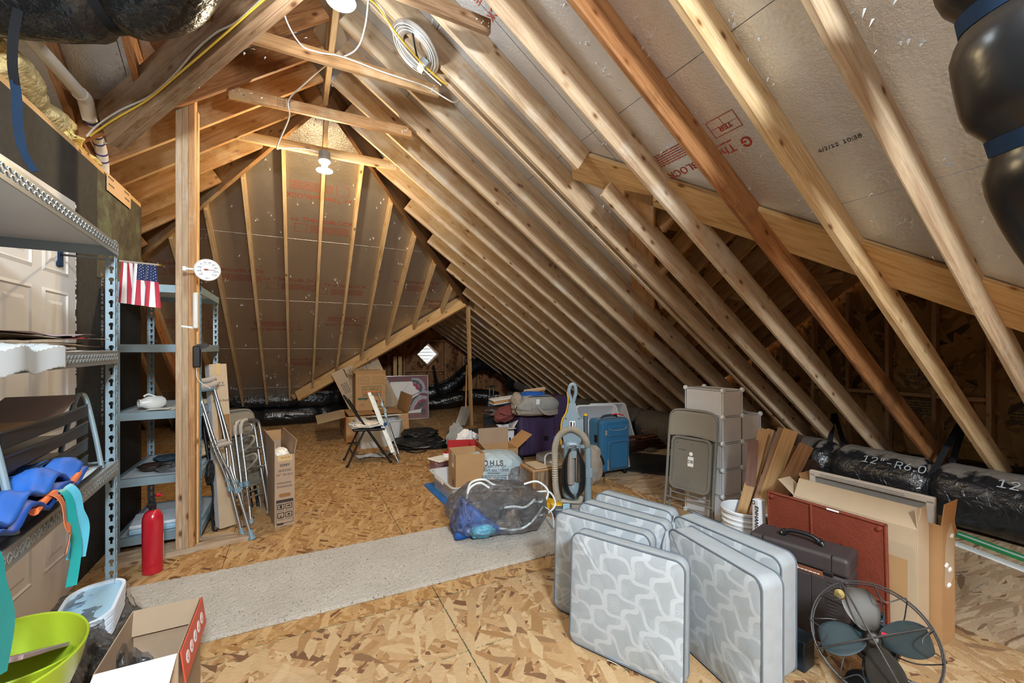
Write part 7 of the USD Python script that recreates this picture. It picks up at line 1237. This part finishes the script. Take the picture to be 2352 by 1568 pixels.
# ---------------------------------------------------------------- right side
def pad(t, W, H, T, side='pad_side', bulge=.018, seed=0, x0=0.0, tags=True):
    """box-edged cushion: x width from x0, z height, y thickness, front towards -y"""
    n = 9; O = rrect(W, H, .045, n); N = len(O); per = np.linalg.norm(np.diff(np.vstack([O, O[:1]]), axis=0), axis=1)
    pts = []; 
    for k in range(N):
        a, b = O[k], O[(k + 1) % N]; m = max(1, int(per[k] / .02)); pts += [a + (b - a) * q / m for q in range(m)]
    O = np.array(pts); N = len(O); L = np.linspace(0, 1, N, endpoint=False); c = np.array([x0 + W / 2, H / 2])
    rr = np.random.default_rng(seed); pk = meshkit.fbm(np.stack([np.cos(L * 6.283) * 14 + seed, np.sin(L * 6.283) * 14, L * 0], 1), 3, seed) - .5
    i = np.arange(N); j = (i + 1) % N
    for sg, nm in ((-1, 'face'), (1, 'back_face')):
        rings = []; S_ = (1.0, .985, .95, .88, .75, .55, .3, .02)
        for s in S_:
            y = T / 2 + bulge * (1 - s ** 5) + pk * .016 * (s ** 6) * (1 - s) * 10 + (0.006 * (meshkit.fbm(np.column_stack([O * s * 9, np.zeros(N)]), 3, seed + 3) - .5))
            rings.append(np.column_stack([O[:, 0] * s + c[0], sg * y, O[:, 1] * s + c[1]]))
        v = np.vstack(rings); f = []
        for k in range(len(S_) - 1): f += [np.stack([k * N + i, k * N + j, (k + 1) * N + j], 1), np.stack([k * N + i, (k + 1) * N + j, (k + 1) * N + i], 1)]
        v = np.vstack([v, v[-N:].mean(0)]); f.append(np.stack([(len(S_) - 1) * N + i, (len(S_) - 1) * N + j, np.full(N, len(v) - 1)], 1)); f = np.vstack(f)
        t.add(nm, (v, f if sg > 0 else f[:, ::-1]), 'damask', smooth=True)
    P = []
    for q in np.linspace(-1, 1, 9):
        w = 1 + (1 - q * q) * .010 + .012 * (meshkit.fbm(np.column_stack([O * 12, np.full(N, q * 2.)]), 3, seed + 8)[:, None] - .5); P.append(np.column_stack([O[:, 0] * w[:, 0] + c[0], np.full(N, q * T / 2), O[:, 1] * w[:, 0] + c[1]]))
    P = np.array(P); v = P.reshape(-1, 3); f = []
    for k in range(8): f += [np.stack([k * N + i, (k + 1) * N + j, k * N + j], 1), np.stack([k * N + i, (k + 1) * N + i, (k + 1) * N + j], 1)]
    t.add('gusset', (v, np.vstack(f)), side, smooth=True)
    for sg in (-1, 1): t.add('piping', tube(np.column_stack([O[:, 0] * 1.004 + c[0], np.full(N, sg * T / 2), O[:, 1] * 1.004 + c[1]]), .0042, 6, closed=True), 'pad_piping')
def padthing(lab, a, b, H, T, lean_=0.05, cat_='cushion', seed=0, name='seat_cushion'):
    a, b = np.array([*a, 0.012]), np.array([*b, 0.012]); x = nrm(b - a); back = np.cross((0, 0, 1), x); z = nrm(np.array([0, 0, 1.]) + back * lean_)
    t = Thing(name, lab, cat_, loc=a + back * T / 2, R=frame(x, z=z)); return t, np.linalg.norm(b - a)
t, W = padthing('square grey patterned cushion in front of all the others, care tag below', (1.245, 1.825), (1.492, 1.325), .545, .075, .05, seed=1); pad(t, W, .545, .075, seed=1); t.add('care_tag', mv(box(.045, .002, .05, b=.0005), (.24, -.05, -.005), R=rx(.9)), 'print_white', smooth=False)
t, W = padthing('square grey patterned cushion second from the front, showing at the left of the row', (1.325, 2.10), (1.560, 1.600), .545, .075, .04, seed=2); pad(t, W, .545, .075, seed=2)
t, W = padthing('folded two-part lounger cushion, the nearer of two, with a white tag on its left panel', (1.53, 2.155), (1.735, 1.66), .55, .085, .03, seed=3, name='lounger_cushion'); pad(t, W, .55, .085, seed=3); t.add('care_tag', mv(box(.06, .002, .04, b=.0005), (.16, -.048, .50), R=rx(-.2)), 'print_white', smooth=False); t.add('tag_print', mv(box(.03, .001, .008, b=.0002), (.16, -.0505, .50), R=rx(-.2)), 'print_dark', smooth=False)
def second_panel(t, a, b, H, T, seed):
    """the other half of a folded cushion, hinged to the first"""
    a, b = np.array([*a, .012]), np.array([*b, .012]); x = nrm(b - a); R = frame(x, z=(0, 0, 1)); back = np.cross((0, 0, 1), x); W = np.linalg.norm(b - a)
    class Q:  # writes pad parts under t, placed in the panel's own frame
        def add(s, name, mesh, mat, **k): return t.add(name, mesh, mat, R=R @ t.R.T, t=t.w2l(a + back * T / 2), **k)
    pad(Q(), W, H, T, seed=seed)
second_panel(t, (1.750, 1.645), (1.675, 1.095), .55, .115, 4); t.add('hinge_fabric', mv(blob((.03, .05, .26), .15, 3, 3, 4), t.w2l((1.745, 1.66, .28))), 'pad_side', smooth=True)
t, W = padthing('folded two-part lounger cushion, the further of two, its right half nearest the dark case', (1.735, 2.255), (1.905, 1.775), .55, .085, .02, seed=5, name='lounger_cushion'); pad(t, W, .55, .085, seed=5)
second_panel(t, (1.905, 1.755), (1.915, 1.165), .55, .115, 6); t.add('hinge_fabric', mv(blob((.03, .05, .26), .15, 3, 3, 6), t.w2l((1.915, 1.765, .28))), 'pad_side', smooth=True); t.add('maker_tag', mv(box(.05, .002, .03, b=.0005), t.w2l((1.99, 1.53, .563)), R=rx(1.4)), 'print_grey', smooth=False)
# typewriter case
x_ = nrm((.113, -.434, 0)); t = Thing('typewriter_case', 'dark brown hard carrying case standing on edge behind the cushions', 'case', loc=(2.302, 1.579, 0.004), R=frame(x_, z=(0, 0, 1))); cw, ch, cd = .455, .455, .20
t.add('shell', mv(rbox(cw, cd, ch * .78, .018), (cw / 2, cd / 2, ch * .39)), 'case_dark'); t.add('lid', mv(rbox(cw + .004, cd + .004, ch * .215, .022), (cw / 2, cd / 2, ch * .893)), 'case_dark')
for x, w in ((.035, .05), (.30, .055)): t.add('face_panel', box(w, .006, ch * .70, (x + w / 2, -.001, ch * .38), .002), 'case_dark', smooth=False)
t.add('face_panel', box(.19, .005, ch * .68, (.20, .0, ch * .38), .002), 'case_dark', smooth=False); t.add('base_ridge', box(cw + .006, cd + .006, .04, (cw / 2, cd / 2, .02), .006), 'case_dark', smooth=False)
for k in range(14): t.add('vent_rib', box(.04, .004, .004, (.385, -.002, .10 + .017 * k), .001), 'case_dark', smooth=False)
t.add('stripe', box(.26, .003, .028, (.22, -.0015, ch * .765), .001), 'case_stripe', smooth=False); t.add('lettering', mv(text('SMITH-CORONA', .011, .0006, True), (.115, -.0033, ch * .755), R=FRN), 'print_white', smooth=False, kind='stuff'); t.add('small_print', mv(lines(1, .10, .01, .004, 5), (.235, -.0033, ch * .757), R=FRN), 'print_white', smooth=False, kind='stuff')
for x in (.075, .37): t.add('latch', box(.045, .012, .022, (x, .0, ch * .79), .004), 'black_plastic', smooth=False)
t.add('handle', tube(smoothpath([(.13, .09, ch + .004), (.15, .09, ch + .022), (.19, .09, ch + .040), (.27, .09, ch + .040), (.31, .09, ch + .022), (.33, .09, ch + .004)]), .011, 12), 'black_plastic'); 
for x in (.145, .315): t.add('handle_collar', mv(lathe([(0, -.014), (.017, -.014), (.018, -.005), (.014, 0), (.018, .005), (.017, .014), (0, .014)], 16), (x, .09, ch + .018), R=frame((0, 1, 0), z=(1, 0, .6 if x < .2 else -.6))), 'black_plastic')
for x in (.02, cw - .02): t.add('lid_seam', box(.004, cd + .006, ch * .2, (x + (.05 if x < .1 else -.05), cd / 2, ch * .9), .001), 'black_plastic', smooth=False)
# red-brown panel
a, b = np.array([2.645, 1.67, .0]), np.array([2.665, 1.075, .0]); x = nrm(b - a); L = np.linalg.norm(b - a); t = Thing('plastic_board', 'red-brown textured plastic tray panel standing behind the dark carrying case', 'panel', loc=a + np.array([0.0, 0, .004]), R=frame(x, z=(-.06, 0, 1)))
t.add('sheet', box(L, .008, .62, (L / 2, 0, .31), .002), 'red_brown_plastic', smooth=False); t.add('rim', cat(box(L, .02, .012, (L / 2, 0, .614), .003), box(.012, .02, .62, (.006, 0, .31), .003), box(.012, .02, .62, (L - .006, 0, .31), .003)), 'red_brown_plastic', smooth=False); t.add('divider_rib', box(.012, .02, .60, (L * .42, -.004, .31), .003), 'red_brown_plastic', smooth=False); t.add('divider_rib', box(L * .58, .02, .012, (L * .71, -.004, .22), .003), 'red_brown_plastic', smooth=False)
for x, z in ((.03, .59), (L - .03, .59)): t.add('peg', mv(lathe([(0, .014), (.010, .012), (.012, 0), (0, 0)], 12), (x, -.004, z), R=rx(math.pi / 2)), 'red_brown_plastic')
t.add('edge_sticker', box(.06, .003, .01, (.36, -.010, .615), .001), 'print_white', smooth=False)
# long cartons
t = Thing('picture_carton', 'pale kraft slim carton standing open on edge behind the red-brown panel', 'box', loc=(2.795, 1.29, .0), R=rz(.03)); carton(t, .135, .585, .60, 'kraft_light', flaps=(('left', .115, -.55, 'kraft_light'), ('back', .12, .9, 'kraft_light'), ('front', .10, -.1, 'kraft_light')), wall=.004); t.add('tape_patch', box(.001, .13, .20, (-.0685, -.19, .34), .0003), 'kraft', smooth=False)
t = Thing('picture_carton', 'larger orange-kraft slim carton behind the pale one, torn label on its end', 'box', loc=(2.965, 1.28, .0), R=rz(.03)); carton(t, .17, .64, .61, 'kraft_orange', flaps=(('front', .11, .10, 'kraft_orange'), ('right', .10, 2.6, 'kraft_orange'), ('back', .1, .4, 'kraft_orange')), wall=.005); t.add('torn_label', mv(prism([(-.06, -.12), (-.02, -.15), (.05, -.10), (.065, .10), (.02, .19), (-.03, .14), (-.055, .05)], .0006), (.01, -.3206, .42), R=FRN), 'kraft_light', smooth=False)
rr = np.random.default_rng(5); t.add('torn_scrap', cat(*[mv(blob((.02, .006, .012), .4, 4, 2, k), (rr.uniform(-.04, .05), -.323, rr.uniform(.28, .60))) for k in range(4)]), 'paper', kind='stuff'); t.add('corrugated_insert', cat(*[box(.012, .006, .05, (-.06, -.25 + .017 * k, .605), .001) for k in range(30)], box(.02, .60, .03, (-.06, 0, .58))), 'kraft', smooth=False, kind='stuff')
t = Thing('framed_picture', 'white-framed picture standing up out of the orange-kraft carton', 'picture', loc=(2.965, 1.31, .005), R=rz(.03))
for nm, m in (('frame_side', box(.03, .60, .035, (0, 0, .70), .004)), ('frame_side', box(.03, .035, .70, (0, -.283, .35), .004)), ('frame_side', box(.03, .035, .70, (0, .283, .35), .004)), ('frame_side', box(.03, .60, .035, (0, 0, .02), .004))): t.add(nm, m, 'white_paint', smooth=False)
t.add('backing', box(.012, .54, .66, (.005, 0, .35), .002), 'print_grey', smooth=False); t.add('small_print', mv(lines(2, .42, .010, .003, 4), (-.0155, .24, .703), R=FLX), 'print_grey', smooth=False, kind='stuff')
# bucket with floor planks
bc = np.array([2.85, 1.99, 0]); t = Thing('white_bucket', 'white plastic bucket with red lettering, full of brown floor planks', 'bucket', loc=bc)
t.add('body', lathe([(0, .004), (.128, .004), (.130, .012), (.143, .27), (.150, .275), (.150, .285), (.144, .288), (.145, .305), (.152, .31), (.152, .318), (.146, .322), (.147, .345), (.155, .35), (.156, .365), (.151, .37), (.148, .366), (.126, .016), (0, .012)], 48), 'bucket_white')
a0 = math.atan2(-bc[1], -bc[0]) 
m = text('DE', .085, .001, True); v, f = trimesh.Trimesh(*m, process=False).subdivide().subdivide().vertices, trimesh.Trimesh(*m, process=False).subdivide().subdivide().faces
v = np.array(v); r_ = .1385 + .012 * (v[:, 1] + .10) / .2 + v[:, 2]; aa = a0 - .62 + v[:, 0] / .14; t.add('lettering', (np.column_stack([r_ * np.cos(aa), r_ * np.sin(aa), v[:, 1] + .14]), np.array(f)), 'print_bucket_red', smooth=False, kind='stuff')
t.add('bail', tube(smoothpath([(-.10, .11, .29), (-.17, .06, .22), (-.20, -.01, .15), (-.17, -.07, .15), (-.08, -.125, .22), (-.03, -.15, .29)]), .003, 6), 'chrome')
PLK = (('plank_mauve', (3.0 + .06, 2.02), (3.001, 2.026, .83), .065, 'mauve-brown floor plank standing straightest at the left of the bucket'), ('plank_tan', (2.80, 2.05), (3.109, 2.010, .902), .062, 'light tan floor plank next to the mauve one in the bucket'), ('plank_tan', (2.86, 2.08), (3.20, 2.02, .89), .045, 'narrow pale plank half hidden behind the light tan one'), ('plank_brown', (2.77, 1.98), (3.13, 1.888, .925), .05, 'mid brown plank turned edge-on in the middle of the bucket'), ('plank_tan', (2.83, 1.97), (3.112, 1.82, .925), .085, 'wide tan floor plank, the tallest in the bucket'), ('plank_dark', (2.88, 2.0), (3.205, 1.823, .89), .06, 'dark chocolate plank behind the wide tan one'), ('plank_brown', (2.86, 1.93), (3.17, 1.84, .81), .03, 'thin brown plank edge leaning right in the bucket'), ('plank_dark', (2.92, 1.95), (3.25, 1.80, .78), .07, 'dark plank low between the tan and the far right planks'), ('plank_brown', (2.80, 1.92), (3.03, 1.671, .858), .08, 'broad brown plank slanting furthest to the right'), ('plank_dark', (2.90, 1.90), (3.076, 1.647, .748), .06, 'short dark plank tucked under the broad slanting one'))
for k, (mt, b0, tp, w, lab) in enumerate(PLK):
    a = np.array([b0[0] if k else 2.92, b0[1], .03 + .004 * k]); b = np.array(tp); L = np.linalg.norm(b - a); R = frame(b - a, z=(-.8, -.55, .2)); t = Thing('floor_plank', lab, 'plank', loc=a, R=R); t.add('board', box(L, w, .014, (L / 2, 0, 0), .002), mt, smooth=False); t.add('tongue', box(L - .01, .006, .005, (L / 2, w / 2 + .002, 0), .001), mt, smooth=False)
t = Thing('slim_carton', 'slim white printed carton standing between the bucket and the red-brown panel', 'box', loc=(2.655, 1.755, 0), R=rz(-.2)); t.add('body', box(.06, .045, .53, (0, 0, .265), .002), 'white_card', smooth=False); t.add('lettering', mv(text('ENHANCE', .026, .0008, True), (-.0308, .0, .495), R=frame((0, 0, -1), z=(-1, 0, 0))), 'print_dark', smooth=False, kind='stuff'); t.add('logo', mv(lathe([(.009, .001), (.013, .001), (.013, 0), (.009, 0), (.009, .001)], 20), (-.0305, .012, .51), R=FLX), 'print_dark', smooth=False)
t = Thing('dark_toolbox', 'small dark plastic box on the floor behind the right end of the cushions', 'box', loc=(2.13, 1.245, 0), R=rz(.1)); t.add('body', rbox(.10, .16, .12, .01, (0, 0, .06)), 'fan_body'); t.add('lid', rbox(.105, .165, .03, .01, (0, 0, .13)), 'fan_body')
# cube shelves
t = Thing('cube_shelf', 'white translucent panel cube shelves in two stepped columns behind the folding chair', 'shelf', loc=(3.225, 2.45, 0)); cx_, cy_, cz_ = .25, .39, .2255
for col, n in ((0, 5), (1, 4)):
    x0 = col * cx_
    for k in range(n):
        z0 = .012 + k * cz_
        for nm, m in (('panel', box(.003, cy_ - .02, cz_ - .016, (x0 + .002, cy_ / 2, z0 + cz_ / 2), .001)), ('panel', box(cx_ - .02, .003, cz_ - .016, (x0 + cx_ / 2, .002, z0 + cz_ / 2), .001)), ('panel', box(cx_ - .02, .003, cz_ - .016, (x0 + cx_ / 2, cy_ - .002, z0 + cz_ / 2), .001)), ('panel', box(cx_ - .02, cy_ - .02, .003, (x0 + cx_ / 2, cy_ / 2, z0 + cz_), .001))): t.add(nm, m, 'cube_panel', smooth=False)
    for z in [.012 + k * cz_ for k in range(n + 1)]:
        es = []
        for (p, q) in (((0, 0), (1, 0)), ((0, 1), (1, 1)), ((0, 0), (0, 1)), ((1, 0), (1, 1))): es.append(cyl((x0 + p[0] * cx_, p[1] * cy_, z), (x0 + q[0] * cx_, q[1] * cy_, z), .004, n=6))
        t.add('edge_wire', cat(*es), 'trim_white', smooth=False, kind='stuff')
        for px_ in (0, 1):
            for py_ in (0, 1):
                if col == 1 and px_ == 0: continue
                t.add('connector', mv(lathe([(0, -.013), (.016, -.013), (.021, -.008), (.021, .008), (.016, .013), (0, .013)], 14), (x0 + px_ * cx_, py_ * cy_, z), R=rx(math.pi / 2) if py_ == 0 else ry(math.pi / 2)), 'trim_white')
    t.add('post_wire', cat(*[cyl((x0 + p * cx_, q * cy_, .012), (x0 + p * cx_, q * cy_, .012 + n * cz_), .0045, n=6) for p in (0, 1) for q in (0, 1)]), 'trim_white', smooth=False, kind='stuff')
t = lean('folding_chair', 'grey-brown metal folding chair, folded, with a stickered seat, leaning on the white cube shelves', 'chair', (3.055, 2.675, 0), (3.165, 2.70, .96), (-.97, -.24, 0)); folded_chair(t, BEI, sticker=True)
# antique desk fan
fc = np.array([2.10, .905, .315]); fd = nrm((-.774, -.317, .50)); t = Thing('desk_fan', 'antique dark metal desk fan with an open wire cage in the lower right foreground', 'fan', loc=(2.33, .98, 0)); o = t.loc
R = frame(np.cross((0, 0, 1), fd), z=fd); C = fc - o
def fp(m): return mv(m, C, R=R)
def circ(r, z, n=56): a = np.linspace(0, 2 * np.pi, n, endpoint=False); return np.column_stack([r * np.cos(a), r * np.sin(a), np.full(n, z)])
t.add('cage_ring', fp(tube(circ(.205, .035), .0032, 8, closed=True)), 'fan_wire'); t.add('cage_ring', fp(tube(circ(.205, -.035), .0032, 8, closed=True)), 'fan_wire'); t.add('cage_ring', fp(tube(circ(.075, -.085), .004, 8, closed=True)), 'fan_wire'); 
for k in range(12):
    a = k * 2 * math.pi / 12; cs = lambda r, z, da: (r * math.cos(a + da), r * math.sin(a + da), z)
    t.add('cage_wire', fp(tube(smoothpath([cs(.06, -.088, -.5), cs(.13, -.075, -.25), cs(.19, -.05, -.05), cs(.208, 0, .0), cs(.205, .036, .05), cs(.16, .060, .28), cs(.205, .036, .52)][:5] if k % 2 else [cs(.06, -.088, -.5), cs(.13, -.075, -.25), cs(.19, -.05, -.05), cs(.208, 0, .0), cs(.205, .036, .05), cs(.15, .062, .28), cs(.205, .036, .52)], 5), .0024, 6)), 'fan_wire')
for a in (.55, 2.12): t.add('front_bar', fp(tube(smoothpath([(.205 * math.cos(a), .205 * math.sin(a), .036), (.1 * math.cos(a), .1 * math.sin(a), .066), (0, 0, .072), (-.1 * math.cos(a), -.1 * math.sin(a), .066), (-.205 * math.cos(a), -.205 * math.sin(a), .036)]), .0035, 8)), 'fan_wire')
t.add('brass_badge', fp(mv(lathe([(0, .006), (.018, .005), (.022, 0), (0, 0)], 24), (-.11, .125, .055))), 'brass')
for k in range(4):
    a0_ = k * math.pi / 2 + .35; u = np.linspace(0, 1, 14); w = np.linspace(-1, 1, 10); U, W = np.meshgrid(u, w, indexing='ij'); r = .03 + .155 * U; hw = .072 * np.sqrt(np.clip(np.sin(np.pi * (.10 + .82 * U)), 0, 1)) * (0.55 + .6 * U)
    ang = W * hw / np.maximum(r, .045); P = np.stack([r * np.cos(a0_ + ang), r * np.sin(a0_ + ang), .028 * W * (.6 + .4 * U) + .01 * U], -1); t.add('blade', fp(grid(P, .0025)), 'fan_blade' if k % 2 == 0 else 'fan_blade_rust', smooth=True)
t.add('hub', fp(lathe([(0, .035), (.018, .032), (.026, .02), (.028, -.03), (0, -.03)], 24)), 'fan_blade_rust'); t.add('red_mark', fp(box(.02, .012, .004, (.035, .03, .02), .001)), 'red_paint')
t.add('motor', fp(lathe([(0, -.03), (.03, -.035), (.06, -.08), (.085, -.10), (.09, -.13), (.088, -.19), (.075, -.22), (.05, -.245), (.02, -.25), (0, -.25)], 36)), 'fan_body')
for k in range(10): a = k * math.pi / 5; t.add('motor_rib', fp(cyl((.088 * math.cos(a), .088 * math.sin(a), -.11), (.082 * math.cos(a), .082 * math.sin(a), -.205), .006, n=8)), 'fan_body')
t.add('carry_loop', fp(tube(smoothpath([(-.03, .075, -.12), (-.03, .115, -.13), (0, .125, -.16), (.03, .115, -.19), (.02, .078, -.20)]), .009, 10)), 'fan_body')
mb = C - fd * .16; t.add('neck', tube(smoothpath([mb + (0, 0, -.05), mb + (.02, .01, -.10), (mb[0] + .03, mb[1] + .01, .08), (mb[0] + .03, mb[1] + .01, .05)]), [.035] * 24 + [.028], 18), 'fan_body') if len(smoothpath([(0, 0, 0)] * 4)) == 25 else None
t.add('base', lathe([(0, .0), (.10, 0), (.105, .01), (.10, .025), (.07, .045), (.035, .06), (.03, .09), (0, .09)], 40, (mb[0] + .03, mb[1] + .01, 0)), 'fan_body')
# green and white strips on the floor
for lab, a, b, mt in (('pale strip with green edges lying on the floor at the right edge, nearer the duct', (4.80, 1.66), (4.43, .55), 'lid_green'), ('plain white strip lying on the floor beside the green-edged one', (4.58, 1.62), (4.21, .50), 'trim_white')):
    a, b = np.array([*a, 0]), np.array([*b, 0]); L = np.linalg.norm(b - a); t = Thing('trim_strip', lab, 'trim', loc=a, R=frame(b - a, z=(0, 0, 1))); t.add('web', box(L, .075, .012, (L / 2, 0, .006), .003), 'trim_white', smooth=False)
    for y in (-.036, .036) if mt == 'lid_green' else (): t.add('edge', box(L, .014, .022, (L / 2, y, .011), .003), 'lid_green', smooth=False)
    t.add('groove', box(L, .010, .014, (L / 2, .008, .008), .002), 'print_grey', smooth=False)
